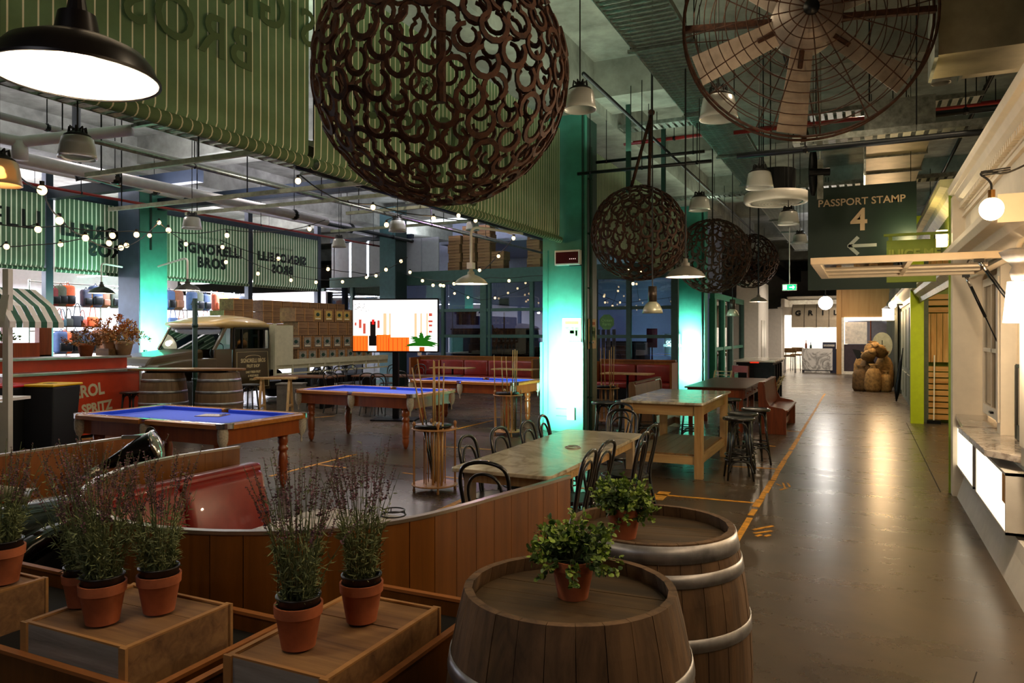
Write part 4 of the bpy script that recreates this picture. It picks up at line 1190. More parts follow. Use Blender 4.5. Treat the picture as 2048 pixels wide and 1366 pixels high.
ht = thing('high_table', 'tall pinewood table with marble top and slatted lower shelf', 'table', (-2.25, 10.1, 0))
B().prism(rrect(-.52, -1.05, .52, 1.05, .03), .915, .945).out('tabletop', marble_mat('white_marble_top', '#d2cab4', '#9d9484', 0.9, 0.08), ht, bevel=0.006)
pinex = wood('pine_rail', '#ad8450', '#cba973', 'x', 0.8, 0.5, dark='#83603a'); piney = wood('pine_side', '#ad8450', '#cba973', 'y', 0.8, 0.5, dark='#83603a')
for sx in (-1, 1):
    for sy in (-1, 1): B().box(sx * .44 - .05, sy * .9 - .05, 0, sx * .44 + .05, sy * .9 + .05, .915).out('leg', M_['pine'], ht, bevel=.004)
    B().box(sx * .44 - .02, -.85, .77, sx * .44 + .02, .85, .915).out('apron', piney, ht)
    B().box(-.39, sx * .9 - .02, .77, .39, sx * .9 + .02, .915).out('apron', pinex, ht)
    B().box(sx * .44 - .02, -.85, .17, sx * .44 + .02, .85, .27).out('lower_rail', piney, ht)
    B().box(-.39, sx * .9 - .02, .17, .39, sx * .9 + .02, .27).out('lower_rail', pinex, ht)
for k in range(6): B().box(-.42 + .14 * k + .002, -.87, .27, -.42 + .14 * (k + 1) - .002, .87, .29).out('shelf_board', wood('shelf_timber', '#6e522f', '#8d6b40', 'y', .8, .5), ht)

dk_ = thing('writing_desk', 'long brown leather topped timber desk with drawers behind the high pine table', 'desk', (-2.42, 15.3, 0))
B().prism(rrect(-.55, -1.6, .55, 1.6, .04), .78, .805).out('desktop', mat('brown_leather_top', '#5a3a28', .28, 0, .15), dk_, bevel=.005)
for y0 in (-1.55, -.5, .55):
    B().box(-.5, y0, .60, .5, y0 + 1.0, .78).out('drawer_case', M_['rimu'], dk_)
for k in range(3):
    dr = B().box(.5, -1.5 + k * 1.02, .63, .515, -.56 + k * 1.02, .76).out('drawer', M_['rimu'], dk_)
    for s in (-.2, .2): B().ball((.53, -1.03 + k * 1.02 + s, .69), .018, 8, 5).out('knob', M_['rimu'], dr, smooth=True)
for k in range(2): 
    dr = B().box(-.46 + .48 * k, -1.565, .63, -.02 + .48 * k, -1.55, .76).out('drawer', M_['rimu'], dk_)
for sx in (-1, 1):
    for sy in (-1, 0, 1): B().box(sx * .45 - .035, sy * 1.48 - .035, 0, sx * .45 + .035, sy * 1.48 + .035, .6).out('leg', M_['rimu'], dk_)
# pew on the corridor side
def pew(label, x, y, rz, L=1.9, wm=None, hb=.92):
    wm = wm or M_['rimu']
    t = thing('church_pew', label, 'bench', (x, y, 0), rz, 'timber pews')
    prof = [(-.22, 0), (.22, 0), (.22, .42), (.16, .46), (-.06, .50), (-.12, .62), (-.14, hb - .08), (-.17, hb), (-.24, hb), (-.26, hb - .06), (-.24, .3)]
    M0 = Matrix(((1, 0, 0, 0), (0, 0, 1, 0), (0, 1, 0, 0), (0, 0, 0, 1)))
    for s in (-1, 1):
        B().prism(prof[::-1], s * L / 2 - .02, s * L / 2 + .02, M0).out('end_panel', wm, t, bevel=.005)
    B().box(-.16, -L / 2 + .02, .40, .24, L / 2 - .02, .43).out('seat', wm, t)
    B().beam((-.15, -L / 2 + .02, .68), (-.15, L / 2 - .02, .68), .02, .44, (-.12, 0, 1)).out('backrest', wm, t)
    B().box(-.22, -L / 2 + .02, hb - .03, -.14, L / 2 - .02, hb).out('top_rail', wm, t)
    B().box(.10, -L / 2 + .02, .08, .13, L / 2 - .02, .2).out('kick_rail', wm, t)
    return t
pew('red-brown timber pew with curved ends beside the yellow floor line', -1.42, 14.75, 0)
pew('timber pew on the left of the brown desk with carved round ends', -3.35, 13.2, 0, 1.8, wood('dull_brown_timber', '#53381f', '#755232', 'z', .6, .45), .95)
# light cane folding chair at the desk
def slat_chair(label, x, y, rz):
    t = thing('folding_chair', label, 'chair', (x, y, 0), rz, 'chairs at the brown desk')
    m = wood('bleached_timber', '#a08a60', '#c4ad7c', 'z', .5, .5)
    for s in (-1, 1):
        B().beam((s * .2, -.22, .92), (s * .2, .2, 0), .02, .035).out('leg', m, t)
        B().beam((s * .18, .2, .46), (s * .18, -.22, 0), .02, .035).out('rear_leg', m, t)
    for k in range(5): B().box(-.18, -.14 + .075 * k, .45, .18, -.08 + .075 * k, .465).out('seat_slat', m, t)
    for k in range(3): B().beam((-.2, -.225 + .035 * k, .9 - .08 * k), (.2, -.225 + .035 * k, .9 - .08 * k), .045, .012).out('back_slat', m, t)
    return t
slat_chair('pale slatted folding chair between the brown desk and the red-brown pew', -1.68, 15.9, 1.5)
slat_chair('pale slatted folding chair at the far end of the brown desk', -2.95, 17.35, 2.9)
# red timber armchair behind
t = thing('timber_chair', 'red timber chair with open back behind the brown desk', 'chair', (-2.75, 18.3, 0), 2.6)
for sx in (-1, 1):
    for sy, h in ((-1, 1.0), (1, .45)): B().box(sx * .22 - .02, sy * .2 - .02, 0, sx * .22 + .02, sy * .2 + .02, h).out('leg', M_['rimu'], t)
B().box(-.24, -.22, .43, .24, .22, .47).out('seat', M_['rimu'], t); B().box(-.22, -.215, .84, .22, -.185, 1.0).out('back_rail', mat('red_timber', '#8a2a16', .4), t); B().box(-.22, -.21, .6, .22, -.19, .66).out('back_rail', M_['rimu'], t)
# black carved bar counter
bc = thing('bar_counter', 'black panelled bar counter with a pale stone top near the far door', 'counter', (-2.55, 21.6, 0))
B().box(-.42, -1.3, 0, .42, 1.3, 1.0).out('body', M_['black'], bc)
B().box(-.52, -1.42, 1.02, .52, 1.42, 1.07).out('countertop', marb, bc, bevel=.01)
B().box(-.46, -1.35, .95, .46, 1.35, 1.02).out('cornice', M_['black'], bc)
for k in range(4):
    B().box(.42, -1.2 + .62 * k, .12, .45, -.72 + .62 * k, .85).out('panel', M_['black'], bc)
    B().box(.42, -1.29 + .62 * k, .0, .5, -1.23 + .62 * k, .95).out('corbel', M_['black'], bc)
for k in range(2): B().box(-.36 + .38 * k, -1.33, .12, -.04 + .38 * k, -1.3, .85).out('panel', M_['black'], bc)
B().box(-.1, -1.44, 1.0, .12, -1.425, 1.03).out('label_plate', emis('red_plate', '#ff3010', .6), bc)

# ------------------------------------------------------------------ red booths along the glazed front
def wall_booth(label, x0, x1, y):
    t = thing('booth_bench', label, 'bench', ((x0 + x1) / 2, y, 0), 0, 'red booth benches along the glass')
    L = x1 - x0; n = max(2, round(L / .9)); s = L / n
    B().box(-L / 2, .0, 0, L / 2, .06, 1.02).out('rear_panel', M_['orangewood'], t)
    B().box(-L / 2, -.04, 1.02, L / 2, .08, 1.06).out('top_rail', M_['orangewood'], t)
    for k in range(n):
        a = -L / 2 + s * k
        b = B(); cushion(b, a + .01, -.14, .45, a + s - .01, 0, .93, .05); b.out('back_cushion', M_['redvinyl'], t, smooth=True)
        b = B(); cushion(b, a + .01, -.62, .3, a + s - .01, -.1, .46, .05); b.out('seat_cushion', M_['redvinyl'], t, smooth=True)
    B().box(-L / 2, -.58, 0, L / 2, 0, .3).out('base', M_['black'], t)
    for q in (-1, 1):
        B().box(q * L / 2 - .03, -.6, 0, q * L / 2 + .03, .06, 1.0).out('end_panel', M_['orangewood'], t)
    return t
x0, x1, x2, x3 = ony(840, 700, 20.6).x, ony(1080, 700, 20.6).x, ony(1200, 700, 19.8).x, ony(1352, 700, 19.8).x
wall_booth('long red vinyl booth bench left of the teal column behind the farthest pool table', x0, x1, 20.6)
wall_booth('curved red vinyl booth bench right of the teal column', x2, x3, 19.8)
def cafe_table(label, x, y, w=.8, d=.6, z=.75):
    t = thing('cafe_table', label, 'table', (x, y, 0), 0, 'tables of the red booths')
    B().prism(rrect(-w / 2, -d / 2, w / 2, d / 2, .04), z - .03, z).out('tabletop', M_['pine'], t)
    pedestal(t, 0, 0, z - .03, M_['black'], .2)
for (px, Y, lab) in ((905, 19.4, 'timber table at the left red booth, left one'), (1030, 19.4, 'timber table at the left red booth, right one'), (1255, 18.6, 'timber table at the red booth right of the teal column')):
    q = ony(px, 700, Y); cafe_table(lab, q.x, Y, 1.3)
# panel at the right end of the booth
B().box(-.03, -.8, 0, .03, .0, 1.02)

# ------------------------------------------------------------------ long tables behind the middle pool table with their chairs
q = onz(690, 752, .76)
def long_table(label, x, y, rz, L, W=.8):
    t = thing('long_table', label, 'table', (x, y, 0), rz, 'long brown tables behind the pool tables')
    for k in range(5): B().box(-L / 2, -W / 2 + W / 5 * k + .002, .73, L / 2, -W / 2 + W / 5 * (k + 1) - .002, .76).out('top_board', wood('brown_table_timber', '#5a3a2a', '#7a5038', 'x', .5, .3), t)
    for s in (-1, 1):
        B().box(s * (L / 2 - .3) - .04, -W / 2 + .1, 0, s * (L / 2 - .3) + .04, W / 2 - .1, .73).out('trestle', M_['black'], t)
a_, b2 = onz(612, 757, .76), onz(800, 745, .76)
LT = Vector((-10.6, 14.6)); 
long_table('long brown timber table behind the middle pool table, right one', -10.0, 15.2, math.radians(12), 2.6)
long_table('long brown timber table behind the middle pool table, left one', -12.05, 14.0, math.radians(12), 1.6)
G2 = 'bentwood chairs around the long brown tables'
cl = [(618, 742, 2.9), (640, 740, 3.0), (665, 738, 3.1), (692, 735, 3.2), (672, 752, .15), (742, 757, .3), (765, 756, .2), (810, 752, .1), (775, 732, 3.1), (833, 733, 3.3)]
for i, (px, py, rz) in enumerate(cl):
    d = 15.4 + (760 - py) * .16 + .35 * (i % 2)
    q = at(px, 700, d)
    dup(ch0, (q.x, q.y, 0), rz, '%s black bentwood chair from the left around the long brown tables' % ORD[sorted(c[0] for c in cl).index(px)], G2)
# timber trestle stool and low white cabinet by the truck
q = at(552, 780, 16.2)
t = thing('trestle_stool', 'timber A-frame trestle below the door of the old truck', 'trestle', (q.x, q.y, 0), .5)
B().box(-.45, -.12, .78, .45, .12, .82).out('top_board', M_['pine'], t)
for s in (-1, 1):
    for r_ in (-1, 1): B().beam((s * .3, r_ * .05, .78), (s * .3 , r_ * .26, 0), .05, .05).out('leg', M_['pine'], t)
    B().beam((s * .3, -.2, .2), (s * .3, .2, .2), .04, .04).out('stretcher', M_['pine'], t)
q = at(563, 790, 17.0)
t = thing('low_cabinet', 'low pale grey box standing behind the timber trestle', 'box', (q.x + .3, q.y, 0), .45)
cg = mat('dull_grey_board', '#6f6a60', .7)
B().box(-.28, -.2, 0, .28, .2, .62).out('body', cg, t); B().box(-.30, -.22, .62, .30, .22, .65).out('lid', cg, t)
# ------------------------------------------------------------------ vintage delivery truck
R.seed(31)
bronze = mat('olive_brown_enamel', '#3d3016', 0.3, 0.1, 0.05, coat=0.5)
creamp = mat('cream_enamel', '#b79b63', 0.35, 0, 0.05, coat=0.4)
trg = glass_mat('cab_glass', '#aab0ac', 0.02, 0.1)
TX = -13.15; TW = 1.95
y_cab0, y_cab1 = onx(362, 650, TX).y, onx(543, 650, TX).y
TY = y_cab1
tr = thing('delivery_truck', 'old olive-brown delivery truck with cream cab roof and SIGNORELLI BROS door lettering', 'truck', (TX, TY, 0), PI / 2)
# local frame: +x = world +y (rear of truck), -y = near side (world +x)
def sideprism(name, poly, y0, y1, m, bevel=0.0, par=None, label=None):
    """poly in (x, z), extruded from y0 to y1"""
    M0 = Matrix(((1, 0, 0, 0), (0, 0, 1, 0), (0, 1, 0, 0), (0, 0, 0, 1)))
    return B().prism(poly[::-1], y0, y1, M0).out(name, m, par or tr, bevel=bevel, label=label)
LC = y_cab1 - y_cab0
# bonnet and front wings, door and rear quarter
sideprism('bonnet', [(-3.2, 0.75), (-3.25, 1.1), (-3.1, 1.28), (-2.4, 1.36), (-1.75, 1.42), (-1.75, 0.7)], .35, TW - .35, bronze, .06)
def wing(y0, y1):
    pts = []
    for k in range(13):
        a = PI * k / 12; pts.append((-2.62 + .44 * math.cos(a), .62 + .40 * math.sin(a)))
    outer = [(-3.35, .62), (-3.36, .95), (-3.2, 1.12), (-2.6, 1.2), (-1.7, 1.22), (-1.7, .45), (-2.15, .45)]
    return outer + pts
sideprism('front_wing', wing(0, 0), 0.0, .42, bronze, .03)
sideprism('front_wing', wing(0, 0), TW - .42, TW, bronze, .03)
sideprism('cab_side', [(-1.72, .42), (-1.72, 1.42), (-1.22, 1.42), (-1.22, .42)], .04, .1, bronze, .02)
dr = sideprism('door', [(-1.2, .42), (-1.2, 1.42), (-.12, 1.42), (-.06, .42)], -.02, .06, bronze, .02)
sideprism('cab_rear', [(-.1, .42), (-.12, 1.95), (-.02, 1.95), (0, .42)], .06, TW - .06, bronze, .02)
sideprism('cab_side', [(-1.72, .42), (-1.72, 1.42), (-.12, 1.42), (-.06, .42)], TW - .1, TW - .04, bronze, .02)
rf = []
for i in range(9):
    u = i / 8; y = .05 + (TW - .1) * u; k = math.sin(PI * u) ** .4
    rf.append([(-1.52 - .1 * k, y, 1.98), (-1.50, y, 2.04 + .02 * k), (-1.2, y, 2.08 + .09 * k), (-.7, y, 2.10 + .12 * k), (-.2, y, 2.06 + .1 * k), (-.02, y, 1.99), (-.02, y, 1.9), (-1.4, y, 1.9)])
loft(B(), rf).out('roof', creamp, tr, smooth=True)
for (x0, z0, x1, z1) in ((-1.72, 1.4, -1.35, 1.95), (-1.2, 1.4, -1.18, 1.95), (-.13, 1.4, -.13, 1.95)):
    for y in (.08, TW - .08): B().beam((x0, y, z0), (x1, y, z1), .05, .06).out('pillar', bronze, tr)
B().beam((-1.2, .0, 1.42), (-1.2, .0, 1.9), .03, .05).out('door_frame', M_['black'], tr); B().beam((-.12, .0, 1.42), (-.12, .0, 1.9), .03, .05).out('door_frame', M_['black'], tr); B().beam((-1.2, .0, 1.9), (-.12, .0, 1.9), .03, .04).out('door_frame', M_['black'], tr)
B().beam((-.95, .0, 1.42), (-.95, .0, 1.9), .015, .03).out('quarterlight_bar', M_['black'], tr)
B().box(-1.17, .02, 1.42, -.14, .026, 1.88).out('door_glass', trg, tr)
sideprism('windscreen', [(-1.73, 1.42), (-1.71, 1.42), (-1.38, 1.93), (-1.40, 1.93)], .14, TW - .14, trg)
B().beam((-.07, .3, 1.7), (-.07, TW - .3, 1.7), .01, .34).out('rear_glass', trg, tr)
sideprism('seat', [(-.7, .75), (-.65, 1.0), (-.3, 1.05), (-.15, 1.5), (-.1, .75)], .15, TW - .15, mat('dark_seat', '#1b1510', .6))
B().tube([(-1.25 + .16 * math.cos(a) * .5, .5 + .19 * math.sin(a), 1.38 + .17 * math.cos(a)) for a in [2 * PI * k / 20 for k in range(20)]], .012, 6, closed=True).out('steering_wheel', M_['black'], tr, smooth=True)
B().box(-.32, -.10, 1.42, -.22, -.04, 1.86).out('mirror', M_['chrome'], tr)
for x in (-2.62,):
    for y in (.14, TW - .14):
        w = B().lathe([(0, -.09), (.2, -.09), (.24, -.1), (.36, -.1), (.39, -.06), (.39, .06), (.36, .1), (.24, .1), (.2, .08), (0, .08)], 26, (0, 0, 0), Matrix.Rotation(PI / 2, 4, 'X')).out('wheel', MATS['tyre_rubber'], tr, smooth=True, loc=(x, y, .4))
for x in (1.9,):
    for y in (.2, TW - .2):
        B().lathe([(0, -.12), (.2, -.12), (.36, -.12), (.39, -.08), (.39, .08), (.36, .12), (0, .12)], 26, (0, 0, 0), Matrix.Rotation(PI / 2, 4, 'X')).out('wheel', MATS['tyre_rubber'], tr, smooth=True, loc=(x, y, .4))
B().box(-3.45, .05, .5, -3.36, TW - .05, .68).out('bumper', M_['chrome'], tr, bevel=.02)
B().box(-3.38, .4, .75, -3.3, TW - .4, 1.1).out('grille', M_['chrome'], tr, bevel=.02)
for y in (.22, TW - .22):
    B().lathe([(0, .06), (.1, .04), (.12, 0), (.11, -.03)], 18, (0, 0, 0), Matrix.Rotation(-PI / 2, 4, 'Y')).out('headlight', M_['chrome'], tr, smooth=True, loc=(-3.36, y, .95))
chass = B().box(-2.6, .5, .35, 4.8, TW - .5, .55).out('chassis', M_['black'], tr)
crl = mat('cream_sign_paint', '#cdbb8a', .6, 0, 0)
for s_, z, ln in ((.135, 1.13, 'SIGNORELLI BROS'), (.105, 1.0, 'FRUIT SHOP'), (.075, .86, 'DAILY FRESH FRUIT'), (.07, .77, '& VEGETABLES'), (.07, .68, 'PYRMONT')):
    text('door_lettering', ln, crl, s_, tr, (-.63, -.026, z), (PI / 2, 0, 0), .001, sx=.72, bold=.002)
for (a, b_) in (((-1.14, .5), (-.12, .5)), ((-1.14, 1.34), (-.16, 1.34)), ((-1.14, .5), (-1.14, 1.34)), ((-.12, .5), (-.16, 1.34))):
    B().beam((a[0], -.024, a[1]), (b_[0], -.024, b_[1]), .004, .012, (0, 1, 0)).out('coach_line', crl, tr)
pts = [(-.63 + .24 * math.cos(a), -.024, 1.2 + .06 * math.sin(a)) for a in [PI * k / 10 for k in range(11)]]
B().tube(pts, .006, 4).out('coach_line', crl, tr)
# tray
tyw = mat('cream_tray_paint', '#c3bf9f', .5, 0, .06)
zf = 1.0; xe = onx(775, 700, TX).y - TY
B().box(.12, 0, zf - .12, xe, TW, zf).out('tray_floor', tyw, tr)
hbd = B().box(.12, 0.02, zf, .17, TW, 2.0).out('headboard', tyw, tr)
B().beam((.12, .0, .72), (.12, 0, 2.02), .06, .06, (0, 1, 0)).out('tray_post', tyw, tr); B().box(.1, -.02, zf - .02, xe, .02, zf + .12).out('side_rail', tyw, tr); B().box(.1, -.02, .74, xe, .02, .78).out('lower_rail', tyw, tr)
k = 0
while .1 + .62 * k < xe:
    B().box(.1 + .62 * k, -.02, .78, .14 + .62 * k, .02, .98).out('rail_post', tyw, tr); k += 1
B().box(.12, -.015, zf, .75, .01, 1.98).out('side_panel', tyw, tr)
# rows of wine crates on the tray: world coordinates along y
cl_ = mat('dark_crate_label', '#8b8474', .7, 0, .35, 30); cl2 = mat('yellow_crate_label', '#b89a4a', .7, 0, .2, 30)
def wine_crate(label, x, y, z, w, h, d, lab, group, seedj=0):
    """front faces world +x"""
    t = thing('wine_crate', label, 'crate', (x, y, z), PI / 2 + R.uniform(-.03, .03), group)
    m = M_['crate']
    B().box(-w / 2, -d / 2, 0, w / 2, d / 2, h).out('body', m, t)
    for s in (-1, 1):
        B().box(s * w / 2 - (.025 if s > 0 else -.0), -d / 2 - .008, 0, s * w / 2 + (.025 if s < 0 else 0), -d / 2, h).out('batten', MATS['crate_edge_timber'], t)
    B().box(-w / 2, -d / 2 - .003, h * .5 - .003, w / 2, -d / 2 + .0, h * .5 + .003).out('board_gap', M_['black'], t)
    if lab:
        lb = B().box(-w * .34, -d / 2 - .006, h * .14, w * .34, -d / 2 - .003, h * .86).out('label', cl_ if lab == 1 else cl2, t)
        B().ball((0, -d / 2 - .006, h * .55), h * .19, 8, 4, (1.1, .05, .8)).out('print_mark', M_['green'], lb)
        B().box(-w * .26, -d / 2 - .008, h * .2, w * .26, -d / 2 - .005, h * .28).out('print_line', M_['cream'], lb)
    return t
XC = TX - .3
def crow(pxs, ztop, word, lab, grp, w=.385, h=.35, X=XC, name=None):
    for i, px in enumerate(pxs):
        y = onx(px, 660, X).y
        wine_crate('%s wine crate from the left in the %s' % (ORD[i] if i < 16 else 'last', word), X, y, ztop - h, w, h, .5, lab if not isinstance(lab, (list, tuple)) else lab[i], grp)
g = 'wine crates stacked on the truck tray'
crow([591, 610, 632, 650, 669, 687, 704, 722], zf + .36, 'bottom row on the truck tray', 1, g)
crow([577, 600, 621, 640, 660, 680, 698, 716], zf + .72, 'second row up on the truck tray', 1, g)
crow([592, 611, 632, 652, 671, 690, 709], zf + 1.08, 'third row up on the truck tray', 0, g)
crow([585, 604, 621, 643, 664, 679, 698], zf + 1.44, 'top row on the truck tray', [0, 0, 2, 2, 2, 2, 2], g)
# crates piled behind on a rear stand
XR = TX - 2.3
t = thing('crate_stand', 'dark shelf stand behind the truck carrying the rear rows of crates', 'shelf', (XR, onx(600, 660, XR).y, 0), PI / 2)
LR = onx(700, 660, XR).y - onx(440, 660, XR).y
ZS = onx(600, 605, XR).z - .66 - .32
B().box(-LR / 2 - .3, -.3, ZS - .05, LR / 2 + .3, .3, ZS).out('shelf', M_['black'], t)
for s in (-1, 0, 1): B().box(s * (LR / 2 - .05) - .03, -.3, 0, s * (LR / 2 - .05) + .03, .3, ZS - .05).out('leg', M_['black'], t)
zt2 = onx(600, 605, XR).z
crow([522, 541, 560, 578, 597, 615, 633, 651, 669], zt2, 'far top row behind the truck', 0, 'wine crates behind the truck', .37, .32, XR)
crow([444, 463, 482, 522, 541, 560, 578, 597, 615, 633, 651, 669], zt2 - .33 if False else zt2 - .33, 'far lower row behind the truck cab', 0, 'wine crates behind the truck', .37, .32, XR)
zt3 = zt2 - .66
crow([444 + 20 * k for k in range(12)], zt3, 'hidden base row behind the truck', 0, 'wine crates behind the truck', .37, .32, XR)
crow([463, 482], zt2 + .0, 'pair stacked above the cab roof', 0, 'wine crates behind the truck', .37, .32, XR)

# ------------------------------------------------------------------ big screen on a stand
q = at(790, 651, 15.2)
ts = thing('display_screen', 'large bright outdoor screen on a dark stand showing orange tables and a fern', 'screen', (q.x, q.y, 0), YAW * .75)
W2, z0, z1 = .885, EYE - 15.2 * (702 - HZ) / FOC, EYE + 15.2 * (HZ - 600) / FOC
B().box(-W2 - .02, 0, z0 - .03, W2 + .02, .09, z1 + .03).out('casing', M_['black'], ts)
def scr(name, col, s, x0, x1, a, b_, k=0, par=ts):
    """flat piece of the picture on the screen; x,z as fractions of the screen"""
    return B().box(-W2 + 2 * W2 * x0, -.004 - .0006 * k, z0 + (z1 - z0) * a, -W2 + 2 * W2 * x1, -.0005 - .0006 * k, z0 + (z1 - z0) * b_).out(name, emis('screen_' + col.strip('#') + str(s), col, s), par)
scr('picture_background', '#fff6f2', 2.2, 0, 1, 0, 1)
scr('picture_wall', '#ffe2d8', 1.6, 0, .28, .25, .62, 1)
for i, (a, b_, c) in enumerate(((0, .18, .30), (.28, .45, .32), (.40, .67, .27))):
    scr('picture_table', '#ff6a1c', 1.3, a, b_, 0, c, 2 + i)
    n = 5
    for k in range(n): scr('picture_pleat', '#e0480c', 1.0, a + (b_ - a) * (k + .35) / n, a + (b_ - a) * (k + .5) / n, 0, c - .02, 6)
for (a, b_) in ((.36, .40), (.73, .76), (.80, .82), (.43, .45), (.87, .89)): scr('picture_curtain', '#ffb48c', 1.3, a, b_, .24, .74, 1)
scr('picture_figure', '#160c0a', .2, .205, .27, .12, .58, 7); scr('picture_figure', '#160c0a', .2, .19, .28, .1, .3, 7); scr('picture_lantern', '#e01818', 1.0, .225, .255, .52, .62, 8)
for (a, b_, c, d) in ((.07, .10, .45, .62), (.12, .15, .34, .54), (.29, .32, .45, .6), (.90, .94, .36, .4), (.90, .94, .48, .52), (.895, .945, .56, .6), (.90, .94, .68, .74), (.02, .04, .5, .56)):
    scr('picture_frame', '#c05040', 1.0, a, b_, c, d, 7)
gz = z0; fb = B()
for k in range(34):
    a = PI * (.04 + .92 * k / 33); L = .24 + .07 * math.sin(k * 7.1)
    cx = -W2 + 2 * W2 * .82; cz = z0 + .10
    e = (cx + L * 1.25 * math.cos(a), -.007, cz + L * math.sin(a) * 1.0 - .05 * abs(math.cos(a))); m_ = (cx + L * .6 * math.cos(a), -.007, cz + L * .75 * math.sin(a))
    dv = (Vector(e) - Vector(m_)).normalized(); nn = Vector((-dv.z, 0, dv.x)) * .026
    fb.add([(cx, -.007, cz), Vector(m_) + nn, e, Vector(m_) - nn], [(0, 1, 2, 3)])
fb.out('picture_fern', emis('screen_fern', '#1f6a12', .7), ts, kind='stuff')
scr('picture_pot', '#b0480c', 1.0, .79, .85, 0, .08, 9)
lfb = B()
for k in range(34):
    x = -W2 + 2 * W2 * R.uniform(.01, .19); z = z0 + (z1 - z0) * R.uniform(.8, .95) - (x + W2) * .15; a = R.uniform(0, PI); 
    lfb.add([(x, -.006, z), (x + .03 * math.cos(a), -.006, z + .03 * math.sin(a)), (x + .045 * math.cos(a + .4), -.006, z + .02 * math.sin(a + .4))], [(0, 1, 2)])
lfb.out('picture_leaves', emis('screen_leaf', '#2a2a20', .4), ts, kind='stuff')
B().box(-.06, .02, .02, .06, .12, z0).out('stand_pole', M_['black'], ts); B().box(-.45, -.25, 0, .45, .35, .03).out('stand_base', M_['black'], ts)
B().box(.48, -.03, z0 - .09, .56, .0, z0 - .03).out('sensor', M_['white'], ts)

# ------------------------------------------------------------------ barrel table with surfboard shaped top and lamp post
q = at(375, 735, 13.0); zb_ = 1.17
bt = thing('barrel_table', 'long surfboard shaped timber table top laid over two barrels', 'table', (q.x, q.y, 0), YAW)
pol = []
for k in range(20):
    u = k / 19; pol.append((-1.0 + 2.0 * u, .30 * math.sin(PI * min(1, max(0, .06 + .9 * u))) ** .6))
pol = [(x, -y) for x, y in pol] + [(x, y) for x, y in pol[::-1]]
B().prism(pol, zb_ - .035, zb_).out('tabletop', wood('tabletop_oak', '#6a4524', '#a0713f', 'x', .5, .35), bt, bevel=.006)
B().box(-.7, -.05, zb_ - .07, .7, .05, zb_ - .035).out('batten', M_['black'], bt)
hp2 = [(.75, .045), (.55, .045), (.3, .04), (.05, .04), (.95, .05)]
dv = Vector((math.cos(YAW), math.sin(YAW)))
for s, lab in ((-.42, 'oak barrel carrying the left end of the surfboard shaped table'), (.56, 'oak barrel carrying the right end of the surfboard shaped table')):
    barrel(lab, q.x + dv.x * s, q.y + dv.y * s, 1.10, .33, .40, hp2, 0, 18, group='barrels under the surfboard table', wm=wood('dull_barrel_oak', '#5c4630', '#7f6346', 'z', .6, .6))
lp_ = thing('lamp_post', 'dark post with crossbar rising behind the surfboard table to the shaded lamp', 'post', (at(390, 700, 13.7).x, at(390, 700, 13.7).y, 0))
zt4 = at(390, 597, 13.7).z
B().cyl((0, 0, 0), (0, 0, zt4), .045, n=10).out('pole', M_['green'], lp_, smooth=True)
B().box(-.09, -.02, zt4 - .12, .09, .02, zt4 - .09).out('crossbar', M_['green'], lp_)
for z in (.9, 1.9): B().cyl((0, 0, z), (0, 0, z + .06), .055, n=10).out('collar', M_['green'], lp_, smooth=True)
for (px, py, lab) in ((263, 783, 'black bentwood stool at the left end of the surfboard table, beside the orange bar'), (445, 775, 'black bentwood stool in front of the right barrel of the surfboard table'), (500, 768, 'black bentwood stool right of the surfboard table, below the truck door')):
    w_ = onz(px, py, .76); dup(s0, (w_.x, w_.y, 0), .3, lab)

# ------------------------------------------------------------------ orange spritz bar
X_A = onz(280, 861, 0).x
ya0, ya1 = onx(20, 700, X_A).y, onx(280, 700, X_A).y
LA = ya1 - ya0
ab = thing('drinks_bar', 'orange laminate drinks bar with stainless steel shelves and cream spritz lettering', 'counter', (X_A, ya0, 0), PI / 2)
op = M_['orangepaint']
B().box(0, 0, .05, LA, .9, 1.10).out('front_panel', op, ab)
B().box(0, .35, 1.15, LA, .9, 1.34).out('upstand', op, ab)
B().box(-.02, -.06, 1.10, LA + .02, .5, 1.15).out('lower_shelf', M_['steel'], ab, bevel=.006)
B().box(-.02, .25, 1.34, LA + .02, .95, 1.38).out('upper_shelf', M_['steel'], ab, bevel=.006)
B().box(LA - .02, -.01, .05, LA + .02, .9, 1.10).out('end_trim', M_['steel'], ab)
B().box(0, .05, 0, LA, .85, .05).out('plinth', M_['black'], ab)
lx = onx(194, 780, X_A).y - ya0
for s_, ln, dx, z in ((.34, 'APEROL', -.28, .78), (.27, 'SPRITZ', .0, .50)):
    o = text('lettering', ln, M_['cream'], s_ * .84, ab, (lx + dx, -.003, z), (PI / 2, -.10, 0), .002, bold=.010, sx=.80)
zz = [(LA * k / 24, -.004, .22 + .05 * (k % 2) + .02 * math.sin(k)) for k in range(25)]
B().tube(zz, .014, 4).out('painted_zigzag', M_['cream'], ab)
text('small_print', 'DRINK RESPONSIBLY', M_['cream'], .05, ab, (LA - .3, -.003, .36), depth=.001)
